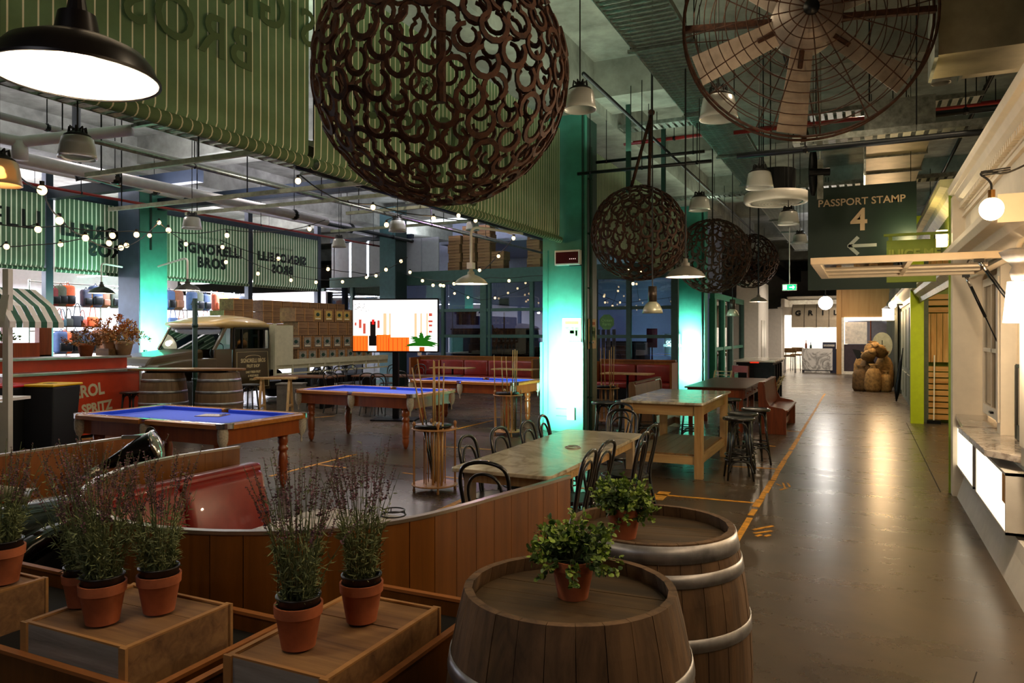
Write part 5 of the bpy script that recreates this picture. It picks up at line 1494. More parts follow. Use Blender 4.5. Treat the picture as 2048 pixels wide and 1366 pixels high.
# dried flower pots on the bar
dfl = mat('dried_flower', '#a8682c', .9, 0, .35, 30); dfl2 = mat('pale_dried_flower', '#d8bd84', .9, 0, .25, 30)
def dried(label, x, y, z, s, c1, c2, seed, pm=None):
    R.seed(seed)
    t = thing('dried_flowers', label, 'potted plant', (x, y, z), 0, 'pots of dried flowers on the orange bar')
    B().lathe(pot_profile(.10 * s, .15 * s, .24 * s), 24).out('pot', pm or M_['terracotta'], t, smooth=True)
    a_ = B(); b_ = B(); st = B(); c = Vector((0, 0, .2 * s))
    for i in range(70):
        d = rv(); d.z = abs(d.z) * .7 + .05; d.x *= 1.25; d.normalize(); L = R.uniform(.2, .4) * s
        e = c + d * L; st.tube([c, e], .003, 3, cap=False)
        for k in range(14):
            leafmesh(a_ if R.random() < .7 else b_, e + rv(.03 * s), (rv() + d).normalized(), rv(), R.uniform(.03, .06) * s, .02 * s)
    st.out('stems', lavst, t, kind='stuff'); a_.out('flower_heads', c1, t, kind='stuff'); b_.out('seed_heads', c2, t, kind='stuff')
pp_ = mat('pale_clay_pot', '#c9a582', .8)
for (px, py, s, lab, c1, c2, sd, pm, dz) in ((172, 716, .95, 'pot of brown dried leaves on the orange bar, left one', mat('brown_dried_leaf', '#7a5230', .9, 0, .3, 30), dfl, 61, None, 0), (248, 713, 1.1, 'pale pot of feathery dried flowers on the orange bar beside the column', dfl, dfl2, 62, pp_, 0), (222, 690, 1.15, 'tall pot of copper dried flowers standing behind the other two on the bar', dfl, mat('copper_dried', '#b35a1c', .8, 0, .3, 30), 63, pp_, .12)):
    dd = (EYE - 1.38) * FOC / (max(py, 713) - HZ); w_ = onx(px, 700, X_A - (.5 if dz == 0 else .78))
    dried(lab, w_.x, w_.y, 1.38 + dz, s, c1, c2, sd, pm)
w_ = onx(222, 700, X_A - .78)
B().box(w_.x - .18, w_.y - .18, 1.38, w_.x + .18, w_.y + .18, 1.50).out('pot_riser', M_['crate']) and None
tag(bpy.data.objects['pot_riser'], 'small timber riser block under the tall pot of copper dried flowers', 'box')
R.seed(64)
# wheelie bins
def bin_(label, px, py, col, d=12.0):
    w_ = at(px, py, d)
    t = thing('wheelie_bin', label, 'bin', (w_.x, w_.y, 0), YAW - .12, 'rubbish bins beside the orange bar')
    pl = [(-.25, -.27), (.25, -.27), (.25, .27), (-.25, .27)]
    body = B(); vs = []
    for z, k in ((.05, .82), (.45, .9), (.99, 1.0)):
        vs += [(x * k * 1.12, y * k * 1.1, z) for x, y in pl]
    body.add(vs, [(3, 2, 1, 0), (8, 9, 10, 11)] + [(i * 4 + k, i * 4 + (k + 1) % 4, (i + 1) * 4 + (k + 1) % 4, (i + 1) * 4 + k) for i in range(2) for k in range(4)])
    body.out('body', mat('black_bin_plastic', '#0e0f10', .5, 0, .05), t, bevel=.02)
    B().box(-.30, -.32, .99, .30, .32, 1.025).out('lid', mat('lid_' + col.strip('#'), col, .35, 0, .03), t, bevel=.012)
    B().box(-.05, -.10, 1.026, .10, .02, 1.029).out('lid_slot', M_['black'], t)
    B().cyl((-.2, .34, .9), (.2, .34, .9), .015, n=8).out('handle', M_['black'], t)
    for s in (-1, 1): B().lathe([(0, -.03), (.1, -.03), (.1, .03), (0, .03)], 16, (s * .2, .28, .1), Matrix.Rotation(PI / 2, 4, 'Y')).out('wheel', MATS['tyre_rubber'], t)
bin_('black wheelie bin with a bright yellow lid in front of the orange bar', 101, 757, '#e6b400', 11.3)
bin_('black wheelie bin with a red lid left of the yellow lidded one', 18, 765, '#c01a12', 11.1)
# flat timber box behind the bins
w_ = at(22, 720, 12.9)
t = thing('timber_cabinet', 'plain brown timber cabinet behind the red lidded bin with greenery on top', 'cabinet', (w_.x, w_.y, 0), YAW - .1)
B().box(-.6, -.3, 0, .3, .3, 1.62).out('body', M_['rimu'], t); B().box(-.6, -.31, .05, .28, -.3, 1.58).out('door', darkw, t)
gb = B()
for k in range(160):
    c = Vector((R.uniform(-.55, .1), R.uniform(-.2, .2), 1.66 + R.uniform(0, .12))); leafmesh(gb, c, rv(), rv(), .06, .03)
gb.out('greenery', boxd, t, kind='stuff')
# white market cart with a striped canopy
w_ = at(8, 700, 9.6)
t = thing('market_cart', 'white market cart with a green and white striped canopy at the left edge', 'cart', (w_.x, w_.y, 0), YAW - .1)
B().box(.02, -.05, 0, .10, .03, 2.62).out('corner_post', M_['white'], t); B().box(-1.1, -.04, 0, .02, .04, .9).out('front_panel', M_['white'], t); B().box(-1.1, .04, .86, -.35, .9, .9).out('counter', M_['white'], t)
B().box(-1.1, -.03, .02, -1.02, .05, 2.5).out('corner_post', M_['white'], t)
gs = mat('canopy_green', '#1d5a3e', .7); zc = at(8, 572, 9.6).z
zs_ = [zc, zc - .25, zc - .46, zc - .54]; xo = [-.25, .06, .18, .18]
for k in range(9):
    yy0 = -.12 + .11 * k
    b = B(); prof = [(-1.0 + (xo[i] + 1.0) * 1.0, zs_[i]) for i in range(4)]
    vs = []
    for y in (yy0, yy0 + .108):
        for (x, z) in prof: vs.append((x, y, z))
    b.add(vs, [(0, 1, 5, 4), (1, 2, 6, 5), (2, 3, 7, 6)]).out('canopy_strip', gs if k % 2 else M_['white'], t)
for k in range(9):
    x0 = -.85 + .114 * k
    b = B(); b.add([(x0, -.12, zc - .12 + .0), (x0 + .112, -.12, zc - .12), (x0 + .112 + .02, -.22, zc - .46), (x0 + .02, -.22, zc - .46), (x0 + .02, -.22, zc - .54), (x0 + .132, -.22, zc - .54)], [(0, 1, 2, 3), (3, 2, 5, 4)]).out('canopy_strip', gs if k % 2 else M_['white'], t)
# timber framed stall at the left behind the bar
w0 = onx(5, 660, -16.6); w1 = onx(99, 660, -16.6)
t = thing('timber_stall', 'orange timber window frame of the stall behind the bar at left', 'stall', (-16.6, w0.y, 0), PI / 2)
LL = w1.y - w0.y
for (x0, z0_, x1, z1_) in ((0, 2.0, LL, 2.14), (0, 0, LL, 1.05), (LL - .28, 1.05, LL, 2.0), (0, 1.05, .15, 2.0), (0, 1.24, LL, 1.30)):
    B().box(x0, -.08, z0_, x1, .08, z1_).out('frame_board', M_['rimu'], t)
B().box(-.1, -.12, 2.14, LL + .1, .12, 2.18).out('top_rail', M_['black'], t)

# ------------------------------------------------------------------ goods in the gear shop
R.seed(77)
gc = ['#20242c', '#2c3f63', '#d0561c', '#6b3a20', '#4a4f3a', '#7b2a2a', '#8f9aa8', '#15181d', '#c8851e', '#31515c', '#593524', '#2a2d22', '#a04020', '#3a3f55']
gcn = ['black', 'navy blue', 'orange', 'brown', 'olive', 'dark red', 'pale grey', 'charcoal', 'mustard', 'petrol blue', 'leather brown', 'dark olive', 'rust red', 'slate blue']
def backpack(label, y, z, s, ci, X=-20.5, bag=False):
    c = gc[ci % len(gc)]; m = mat('bag_' + c.strip('#'), c, .75, 0, .15, 12)
    t = thing('handbag' if bag else 'backpack', label, 'bag', (X, y, z), PI / 2, 'bags hanging in the gear shop')
    b = B()
    if bag: cushion(b, -.16 * s, -.06, 0, .16 * s, .06, .3 * s, .05)
    else: cushion(b, -.17 * s, -.11 * s, 0, .17 * s, .11 * s, .55 * s, .08 * s)
    b.out('body', m, t, smooth=True)
    if bag:
        B().tube(arc([(-.1 * s, 0, .28 * s), (-.05 * s, 0, .62 * s), (.05 * s, 0, .62 * s), (.1 * s, 0, .28 * s)], 2), .012, 5).out('strap', m, t)
    else:
        b = B(); cushion(b, -.12 * s, -.17 * s, .05 * s, .12 * s, -.1 * s, .28 * s, .04); b.out('front_pocket', M_['black'] if ci % 3 else m, t, smooth=True)
        B().tube([(-.05 * s, 0, .54 * s), (0, 0, .62 * s), (.05 * s, 0, .54 * s)], .012, 5).out('loop', m, t)
cols = [112, 122, 135, 150, 166, 182, 196, 212, 228, 342, 352, 365, 380, 396, 412, 430, 448, 466, 484]
n_ = 0
rows = ((2.55, 1.0, False, 'upper'), (1.95, .95, True, 'middle'), (1.2, 1.05, False, 'lower'))
rack = thing('display_rack', 'steel grid rack carrying the bags in the gear shop', 'rack', (-20.57, onx(105, 600, -20.5).y - .6, 0), PI / 2)
LRk = onx(490, 600, -20.5).y - onx(105, 600, -20.5).y + 1.2
for z in (.5, 1.2, 1.84, 2.55, 3.2): B().cyl((0, 0, z), (LRk, 0, z), .02, n=6).out('rail', M_['steel'], rack)
for k in range(9): B().cyl((LRk * k / 8, 0, 0), (LRk * k / 8, 0, 3.25), .025, n=6).out('upright', M_['steel'], rack)
for (z, s, bg, wd_) in rows:
    for i, px in enumerate(cols):
        if R.random() < .12: continue
        ci = R.randrange(14); p = onx(px, 600, -20.45).y + R.uniform(-.1, .1)
        sc = s * R.uniform(.85, 1.2)
        side = 'left of' if px < 300 else 'right of'
        j = i if px < 300 else i - 9
        backpack('%s %s in the %s row, %s one %s the green column' % (gcn[ci], 'bag' if bg else 'backpack', wd_, ORD[j], side), p, z, sc, ci, -20.45, bg)
# jackets by the side glass
# ------------------------------------------------------------------ horseshoe balls
R.seed(41)
def shoe_mesh(w=.075, hgt=.085, r=.008, n=10, m=M_['rust']):
    """open horseshoe lying in the xy plane, flat bar section"""
    b = B(); rings = []
    for k in range(n + 1):
        a = math.radians(-58 + (360 - 64) * k / n + 0) ; 
        a = math.radians(-52 + 284 * k / n)
        x, y = w * .72 * math.cos(a), hgt * .66 * math.sin(a)
        pin = 1 - .12 * (1 if k in (0, n) else 0)
        tn = Vector((-math.sin(a), math.cos(a), 0)); nn = Vector((math.cos(a), math.sin(a), 0))
        y = -y; nn = Vector((nn.x, -nn.y, 0)); c = Vector((x * pin, y, 0)); ww = .0092 * (1.25 - .35 * abs(k / n - .5) * 2); hh = .006
        rings.append([c + nn * ww + Vector((0, 0, -hh)), c + nn * ww + Vector((0, 0, hh)), c - nn * ww + Vector((0, 0, hh)), c - nn * ww + Vector((0, 0, -hh))])
    loft(b, rings)
    return b.mesh('horseshoe', m)
SHOE = shoe_mesh()
def horseshoe_ball(label, c, Rr, count, size=1.0, stuff=False, hang=None, seed=1):
    R.seed(seed)
    t = thing('horseshoe_ball', label, 'hanging ornament', c, R.uniform(0, 1), 'hanging balls of welded horseshoes')
    ga = PI * (3 - math.sqrt(5)); allb = B()
    for i in range(count):
        z = 1 - 2 * (i + .5) / count; rr = math.sqrt(1 - z * z); a = ga * i
        nrm = (Vector((rr * math.cos(a), rr * math.sin(a), z)) + rv(.02)).normalized()
        up = Vector((0, 0, 1)) - nrm * nrm.z
        if up.length < .05: up = Vector((1, 0, 0)) - nrm * nrm.x
        up.normalize(); sd = up.cross(nrm).normalized()
        th = R.gauss(0, .28) + (PI if R.random() < .12 else 0)
        x_ = sd * math.cos(th) + up * math.sin(th); y_ = -sd * math.sin(th) + up * math.cos(th)
        M = Matrix(((x_.x, y_.x, nrm.x, 0), (x_.y, y_.y, nrm.y, 0), (x_.z, y_.z, nrm.z, 0), (0, 0, 0, 1)))
        M = Matrix.Translation(nrm * (Rr + R.uniform(-.008, .008))) @ M @ Matrix.Scale(size * R.uniform(.92, 1.12), 4)
        if stuff:
            k = len(allb.v); allb.v += [tuple(M @ v.co) for v in SHOE.vertices]; allb.f += [tuple(q + k for q in p.vertices) for p in SHOE.polygons]
        else:
            o = bpy.data.objects.new('horseshoe', SHOE); COL.objects.link(o); o.parent = t; o.matrix_local = M
    if stuff: allb.out('horseshoes', M_['rust'], t, kind='stuff')
    top = TOP(c) - c[2]
    if hang == 'straps':
        apx = (0.0, 0.0, 2.0 * .62)
        for s in (-1, 1): B().tube([(s * .14 + .02, 0, Rr * .96), (.2, 0, 1.88)], .028, 6).out('strap', M_['rust'], t, smooth=True)
        B().ball((.2, 0, 1.9), .055, 10, 6).out('hook', M_['rust'], t, smooth=True)
        B().cyl((.2, 0, 1.9), (.2, 0, top), .008, n=5).out('cable', M_['cable'], t)
    else:
        B().cyl((0, 0, Rr - .02), (0, 0, top), .012, n=6).out('cable', M_['cable'], t)
        B().cyl((0, 0, -Rr * .2), (0, 0, Rr), .03, n=8).out('centre_rod', M_['rust'], t)
    return t
c = at(882, 155, 4.35); horseshoe_ball('large rusty horseshoe ball hanging nearest the camera', c, .735, 292, 1.22, hang='cable', seed=3)
c = at(1277, 467, 11.7); horseshoe_ball('second horseshoe ball, hanging from two straps right of the teal column', c, .74, 205, 1.48, hang='straps', seed=4)
c = at(1425, 512, 14.6); horseshoe_ball('third horseshoe ball, hanging between the second and the farthest ones', c, .72, 190, 1.48, stuff=True, seed=5)
c = at(1500, 522, 20.5); horseshoe_ball('farthest horseshoe ball, hanging nearest the far counter', c, .74, 190, 1.48, stuff=True, seed=6)

# ------------------------------------------------------------------ giant caged fan
R.seed(42)
fc = at(1612, 38, 6.2)
fn = thing('industrial_fan', 'giant rusty caged fan with pale blades hanging over the corridor', 'fan', fc, YAW - math.atan((1612 - 1024) / FOC) * .55)
rad = 1.0
wire = M_['rust']
for (yy_, f_) in ((-.17, 1), (.17, 0)):
    n = 12 if f_ else 9
    for k in range(2, n + 1):
        rr = rad * k / n; dome = yy_ * (1 - (k / n) ** 2) + (0 if k < n else 0)
        B().tube([(rr * math.cos(a), dome + (-.06 if f_ else .06) * 1.0, rr * math.sin(a)) for a in [2 * PI * j / 56 for j in range(56)]], .0045 if k < n else .012, 5, closed=True).out('cage_ring', wire, fn)
    for j in range(16 if f_ else 12):
        a = 2 * PI * j / (16 if f_ else 12) + .1
        pts = [(rad * u * math.cos(a), yy_ * (1 - u * u) + (-.06 if f_ else .06), rad * u * math.sin(a)) for u in (.05, .3, .6, .85, 1.0)]
        B().tube(pts, .0055, 5).out('cage_spoke', wire, fn)
B().lathe([(0, -.2), (.10, -.2), (.27, -.16), (.28, -.1), (.27, .1), (.1, .16), (0, .16)], 28, (0, 0, 0), Matrix.Rotation(-PI / 2, 4, 'X') @ Matrix.Scale(-1, 4, (0, 0, 1))).out('motor_housing', mat('grey_fan_metal', '#8a7f78', .5, .4, .15), fn, smooth=True)
B().lathe([(0, 0), (.065, 0), (.06, .03), (0, .035)], 18, (0, -.23, 0), Matrix.Rotation(PI / 2, 4, 'X')).out('hub_cap', M_['black'], fn, smooth=True)
bl = mat('pale_fan_blade', '#a3968a', .5, .3, .2, 4)
for k in range(6):
    a = math.radians(-97 + 60 * k)
    b = B(); secs = []
    for i in range(8):
        u = .22 + .74 * i / 7; w = .10 + .04 * (u - .22); tw = .5 - .25 * u
        secs.append([Matrix.Rotation(-a, 4, 'Y') @ Vector((rad * u, sy * w * math.sin(tw), sy * w * math.cos(tw) + 0)) + Vector((0, ty, 0)) for sy, ty in ((-1, -.004), (1, -.004), (1, .004), (-1, .004))])
    loft(b, secs).out('blade', bl, fn)
    B().tube([Matrix.Rotation(-a, 4, 'Y') @ Vector((.2, -.02, .0)), Matrix.Rotation(-a, 4, 'Y') @ Vector((.42, -.02, 0))], .02, 6).out('blade_arm', wire, fn)
B().beam((-1.0, .02, 0), (1.0, .02, 0), .05, .05).out('frame_bar', wire, fn); B().beam((0, .1, -1.0), (0, .1, 1.0), .05, .04).out('frame_bar', wire, fn)
for s in (-.7, .7): B().cyl((s, .1, .7), (s, .1, 5.95 - fc.z), .02, n=6).out('hanger', wire, fn)

# ------------------------------------------------------------------ lamps
R.seed(43)
def shade_lamp(label, c, r, m_out, power, col, glow=30, chain_top=6.0, kind='cone', tilt=0, cord=True, inner='#fff3e0'):
    t = thing('pendant_lamp', label, 'lamp', c)
    if kind == 'barn':
        prof = [(.17, .72), (.23, .70), (.26, .56), (.29, .42), (.58, .37), (.82, .27), (.94, .14), (.99, .0), (1.03, -.01), (1.03, -.04), (1.0, -.04)]
    elif kind == 'bowl':
        prof = [(.14, .62), (.2, .6), (.22, .46), (.5, .36), (.8, .2), (1.0, .0), (1.02, -.02), (1.0, -.03)]
    else:
        prof = [(.12, .55), (.2, .55), (.2, .4), (.6, .25), (1.0, 0.0), (1.02, -.03), (1.0, -.03)]
    prof = [(a * r, b_ * r * 1.15) for a, b_ in prof]
    B().lathe(prof, 40).out('shade', m_out, t, smooth=True).modifiers.new('e', 'EDGE_SPLIT').split_angle = .8
    pin = [(a * .965, b_ - .004) for a, b_ in prof[3:-2]]
    B().lathe([(0, pin[0][1])] + pin, 36).out('inner_enamel', mat('white_enamel', '#f3eee4', .35, 0, 0), t, smooth=True)
    B().ball((0, 0, r * .16), r * .2, 14, 10).out('bulb', emis('lamp_glow_%d' % glow, inner, glow), t, smooth=True)
    if power:
        l = bpy.data.lights.new('lamp_light', 'POINT'); l.energy = power; l.color = col; l.shadow_soft_size = r * .22
        o = bpy.data.objects.new('lamp_light', l); o.location = (0, 0, r * .05 - r * .12); COL.objects.link(o); o.parent = t
    B().cyl((0, 0, prof[0][1] - .01), (0, 0, prof[0][1] + r * .2), r * .14, r * .1, 14).out('cap', m_out, t)
    if cord: B().cyl((0, 0, prof[0][1] + r * .2), (0, 0, TOP(c) - c[2]), .012 if r < .2 else .02, n=6).out('stem', M_['rust'] if r >= .2 and kind == 'barn' else M_['cable'], t)
    return t
c = at(154, 150, 1.98)
fl_ = shade_lamp('large black enamel barn lamp glowing at the top left corner', c, .20, mat('worn_black_enamel', '#1a1614', .35, .2, .3, 10), 20, WARMW, 16, kind='barn')
def gooseneck(label, c, r, m_out, power, armto, col=WARMW, glow=14, box=True):
    t = shade_lamp(label, c, r, m_out, power, col, glow, kind='bowl', cord=False)
    t.name = 'gooseneck_lamp'
    top = r * .62 * 1.15 + r * .15
    if armto is not None:
        a = Vector(armto) - Vector(c); h = a.z
        B().tube(arc([(0, 0, top), (0, 0, top + (h - top) * .6), (0, 0, h), (a.x * .3, a.y * .3, h), a], 3), .022, 8).out('arm', M_['white'], t, smooth=True)
        if box: B().box(-.05, -.05, top, .05, .05, top + .1).out('junction_box', M_['white'], t)
    return t
gm = mat('grey_green_enamel', '#7d8770', .4, 0, .1)
c = at(942, 567, 11.8); gooseneck('cream gooseneck lamp curving out from the big olive awning', c, .27, mat('cream_grey_enamel', '#a9a68f', .4, 0, .1), 25, at(1045, 467, 12.6))
c = at(1371, 553, 9.6); gooseneck('wide grey shaded lamp glowing below the third horseshoe ball', c, .255, mat('mushroom_enamel', '#6f665b', .4, 0, .1), 22, None)
B().cyl((0, 0, .2), (0, 0, TOP(c) - c.z), .012, n=6).out('cord', M_['cable'], bpy.data.objects['gooseneck_lamp.001'])
c = at(203, 586, 17.6); gooseneck('dark shaded lamp hanging on an arm above the orange bar, left of the green column', c, .29, mat('dark_olive_enamel', '#2b2a20', .4, .1, .1), 24, at(244, 534, 18.6), box=False)
c = at(375, 580, 16.4); gooseneck('dark shaded lamp hanging from the arm of the green column above the truck', c, .27, MATS['dark_olive_enamel'], 24, at(316, 533, 18.6), box=False)
c = at(1517, 603, 18.5); shade_lamp('small dark shaded lamp glowing under the farthest horseshoe ball', c, .22, MATS['mushroom_enamel'], 18, WARMW, 14, kind='bowl')

gl2 = frosted('ribbed_glass', '#c9c8c0', .55)
capm = mat('black_cast_cap', '#121110', .55, .4, .2)
def glass_pendant(label, px, py, wpx, d, top=6.0, lit=0.0, warm=False):
    """prismatic glass dome below a black cast cap; py is the middle of the glass"""
    c = at(px, py, d); r = wpx / FOC * d / 2
    t = thing('glass_pendant', label, 'lamp', c, 0, 'glass dome pendant lamps')
    B().lathe([(.62 * r, .62 * r), (.80 * r, .5 * r), (.88 * r, .1 * r), (.95 * r, -.35 * r), (1.0 * r, -.62 * r), (.97 * r, -.62 * r), (.9 * r, -.3 * r), (.84 * r, .1 * r), (.76 * r, .44 * r)], 32).out('glass_dome', gl2 if not warm else frosted('warm_ribbed_glass', '#d8b88a', .5), t, smooth=True)
    B().lathe([(0, 1.05 * r), (.2 * r, 1.05 * r), (.3 * r, .9 * r), (.45 * r, .8 * r), (.68 * r, .66 * r), (.7 * r, .58 * r), (0, .6 * r)], 24).out('cap', capm, t, smooth=True)
    for k in range(8):
        a = k * PI / 4; B().tube([(.2 * r * math.cos(a), .2 * r * math.sin(a), 1.0 * r), (.42 * r * math.cos(a), .42 * r * math.sin(a), 1.12 * r), (.46 * r * math.cos(a), .46 * r * math.sin(a), .8 * r)], .05 * r, 5).out('cooling_fin', capm, t)
    B().cyl((0, 0, 1.0 * r), (0, 0, TOP(c) - c.z), max(.006, .02 * r), n=6).out('cable', M_['cable'], t)
    if lit:
        B().ball((0, 0, .1 * r), .25 * r, 10, 8).out('bulb', emis('warm_bulb', (1, .7, .35), 20), t, smooth=True)
    return t
for (px, py, w, d, lab) in ((155, 295, 72, 5.6, 'clear glass dome pendant below the big barn lamp'), (1160, 200, 66, 6.2, 'frosted glass dome pendant at the right of the big horseshoe ball'), (1437, 215, 76, 6.6, 'glass dome pendant partly hidden behind the fan cage'),
                            (1519, 360, 54, 8.6, 'glass dome pendant above the round air conditioner'), (1399, 408, 43, 10.8, 'glass dome pendant above the third horseshoe ball'), (1577, 436, 42, 11.0, 'glass dome pendant just below the round air conditioner'),
                            (1600, 478, 30, 15.0, 'small glass dome pendant beside the left edge of the dark green sign'), (384, 446, 38, 12.0, 'glass dome pendant in front of the striped awning above the truck'), (678, 486, 28, 16.0, 'glass dome pendant left of the LED lit wall panels'),
                            (795, 452, 36, 12.0, 'glass dome pendant in front of the slate green column'), (945, 452, 28, 15.0, 'glass dome pendant left of the cream gooseneck lamp'), (1882, 156, 36, 9.0, 'round glass lamp beside the lit duct at upper right')):
    glass_pendant(lab, px, py, w, d)
t = glass_pendant('large ribbed glass pendant glowing warm at the left edge', -2, 345, 82, 4.6, warm=True, lit=1)
point('pendant_light', at(-2, 350, 4.6), 6, WARM, .04)
def highbay(label, px, py, w, d):
    c = at(px, py, d); r = w / FOC * d / 2
    t = thing('highbay_lamp', label, 'lamp', c, 0, 'aluminium high bay lamps')
    B().lathe([(.36 * r, .95 * r), (.4 * r, .9 * r), (.7 * r, .62 * r), (.9 * r, .2 * r), (1.0 * r, -.22 * r), (.97 * r, -.22 * r), (.86 * r, .2 * r), (.66 * r, .56 * r), (.3 * r, .88 * r)], 30).out('reflector', mat('brushed_aluminium_glass', '#b9b49c', .3, .4, .15, 10), t, smooth=True)
    B().cyl((0, 0, .9 * r), (0, 0, 2.4 * r), .42 * r, n=20).out('ballast', mat('brown_ballast', '#3a2d24', .4, .5, .1), t, smooth=True)
    B().cyl((0, 0, 2.4 * r), (0, 0, TOP(c) - c.z), .01, n=5).out('cable', M_['cable'], t)
highbay('aluminium high bay lamp hanging right of the teal column', 1305, 622, 41, 10.5)
highbay('small aluminium high bay lamp hanging by the second teal column', 1465, 630, 26, 16.0)

# ------------------------------------------------------------------ round ceiling air conditioner
c = at(1552, 400, 11.3)
t = thing('air_conditioner', 'round white cassette air conditioner under the ceiling', 'air conditioner', c)
r = .475
B().lathe([(0, .10), (r * .96, .10), (r, .06), (r, -.02), (r * .94, -.05), (r * .84, -.05), (r * .82, -.02)], 48).out('casing', M_['white'], t, smooth=True)
B().lathe([(r * .83, -.02), (r * .80, -.045), (r * .76, -.03)], 40).out('air_gap', M_['black'], t)
B().lathe([(r * .78, -.035), (r * .70, -.055), (r * .3, -.06), (0, -.06)], 40).out('grille', mat('pale_grille', '#a39e92', .6, 0, .2, 120, .5), t, smooth=True)
for k in range(5): B().tube([((.12 + .1 * k) * r * math.cos(a), (.12 + .1 * k) * r * math.sin(a), -.062) for a in [2 * PI * j / 28 for j in range(28)]], .002, 4, closed=True).out('grille_ring', M_['white'], t)
B().cyl((0, 0, .10), (0, 0, .45), r * .6, n=24).out('upper_body', M_['black'], t)
for a in (0, 2, 4): B().cyl((.25 * math.cos(a), .25 * math.sin(a), .45), (.25 * math.cos(a), .25 * math.sin(a), TOP(c) - c.z), .01, n=5).out('hanger', M_['black'], t)

# ------------------------------------------------------------------ signs
sgm = mat('dark_green_sign', '#0f2a24', .5, 0, .04); sgl = mat('warm_white_lettering', '#c9b39b', .6, 0, 0)
Y0 = 10.9; p0 = ony(1616, 379, Y0); p1 = ony(1833, 576, Y0)
t = thing('hanging_sign', 'dark green hanging sign reading PASSPORT STAMP 4 with a left arrow', 'sign', ((p0.x + p1.x) / 2, Y0, p1.z))
W, H = p1.x - p0.x, p0.z - p1.z
B().box(-W / 2, -.015, 0, W / 2, .015, H).out('board', sgm, t)
text('lettering', 'PASSPORT STAMP', sgl, .133, t, (0, -.018, H * .845), depth=.001, bold=.002, sx=1.0)
text('numeral', '4', sgl, .41, t, (-.02, -.018, H * .66), depth=.001, bold=.008)
aw = mat('pale_arrow', '#a7b3b5', .6, 0, 0)
B().beam((-.12, -.018, H * .42), (.19, -.018, H * .42), .004, .042, (0, 0, 1)).out('arrow_shaft', aw, t)
for s in (-1, 1): B().beam((-.15, -.018, H * .42 - s * .008), (-.03, -.018, H * .42 + s * .115), .046, .004, (0, 1, 0)).out('arrow_head', aw, t)
for s in (-1, 1): B().cyl((s * W * .45, 0, H), (s * W * .45, 0, 6.0 - p1.z), .004, n=5).out('cable', M_['cable'], t)
# exit sign
c = at(1579, 575, 24.0)
t = thing('exit_sign', 'small illuminated green exit sign with running figure and arrow at the far end', 'sign', (c.x, c.y, c.z - .1))
B().box(-.22, -.03, 0, .22, .03, .21).out('box', M_['white'], t); B().box(-.20, -.034, .02, .20, -.03, .19).out('face', emis('exit_green', '#14c878', 1.6), t)
ew = emis('exit_white', '#e8fff4', 2.2)
B().box(-.19, -.037, .035, -.08, -.034, .175).out('figure_panel', ew, t)
B().beam((.0, -.036, .105), (.14, -.036, .105), .004, .03).out('arrow_shaft', ew, t)
for s in (-1, 1): B().beam((.15, -.036, .105), (.10, -.036, .105 + s * .05), .028, .004, (0, 1, 0)).out('arrow_head', ew, t)
B().cyl((0, 0, .21), (0, 0, TOP(c) - c.z), .015, n=6).out('stem', M_['white'], t)
# red exit style box on the near column
c = at(1124, 512, 13.1)
t = thing('sign_box', 'pale framed box with a dark red face fixed high on the teal column', 'sign', (c.x, 12.58, c.z - .14))
B().box(-.24, -.12, 0, .24, 0, .27).out('frame', M_['white'], t, bevel=.008); B().box(-.215, -.125, .03, .215, -.12, .235).out('face', mat('dark_red_face', '#4a0f14', .15, 0, .05), t)
for k in range(4): B().box(.05 + .035 * k, -.127, .10, .065 + .035 * k, -.125, .115).out('led', emis('led_dot', '#ffd0d0', 1.0), t)
# posters on the columns
def poster(label, x, y, z, w, h, seed, rz=0):
    R.seed(seed)
    t = thing('poster', label, 'poster', (x, y, z), rz)
    B().box(-w / 2, -.006, 0, w / 2, 0, h).out('sheet', mat('poster_paper', '#d8b58c', .7, 0, .05), t)
    B().box(-w * .42, -.008, h * .28, w * .42, -.006, h * .74).out('picture', mat('poster_picture', '#8a9a62', .7, 0, .5, 6), t)
    for (a, b_, c_, d) in ((-.38, .5, .12, .72), (-.1, .42, .3, .6), (.2, .36, .38, .7)):
        B().box(w * a, -.0095, h * b_, w * c_, -.008, h * d).out('picture_patch', mat('poster_patch%d' % R.randrange(3), R.choice(['#b8502c', '#e2cfa0', '#546a3c']), .7, 0, .3, 10), t)
    B().box(-w * .36, -.008, h * .80, w * .36, -.006, h * .90).out('title', mat('poster_title', '#b4622c', .7, 0, .3, 60), t)
    return t
c = at(1130, 668, 13.1); poster('poster with red and green picture fixed to the lit teal column', c.x, 12.585, EYE - 13.1 * (698 - HZ) / FOC, .36, .55, 1)
B().lathe([(0, 0), (.12, 0)], 16, (0, 0, 0)); 
c = onx(1184, 670, -4.52); poster('narrow looking poster on the dark right side of the teal column', -4.522, c.y, 1.50, .42, .55, 2, PI / 2)
# socket box at the foot of the lit column
c = at(1125, 845, 13.0)
t = thing('socket_box', 'white power socket box low on the lit teal column', 'socket', (c.x, 12.58, .22))
B().box(-.07, -.05, 0, .07, 0, .22).out('box', M_['white'], t, bevel=.005); B().box(-.03, -.055, .05, .03, -.05, .12).out('socket_face', M_['steel'], t); B().box(-.3, -.01, .05, -.07, 0, .07).out('conduit', M_['green'], t); B().box(-.3, -.01, .18, -.07, 0, .2).out('conduit', M_['green'], t)

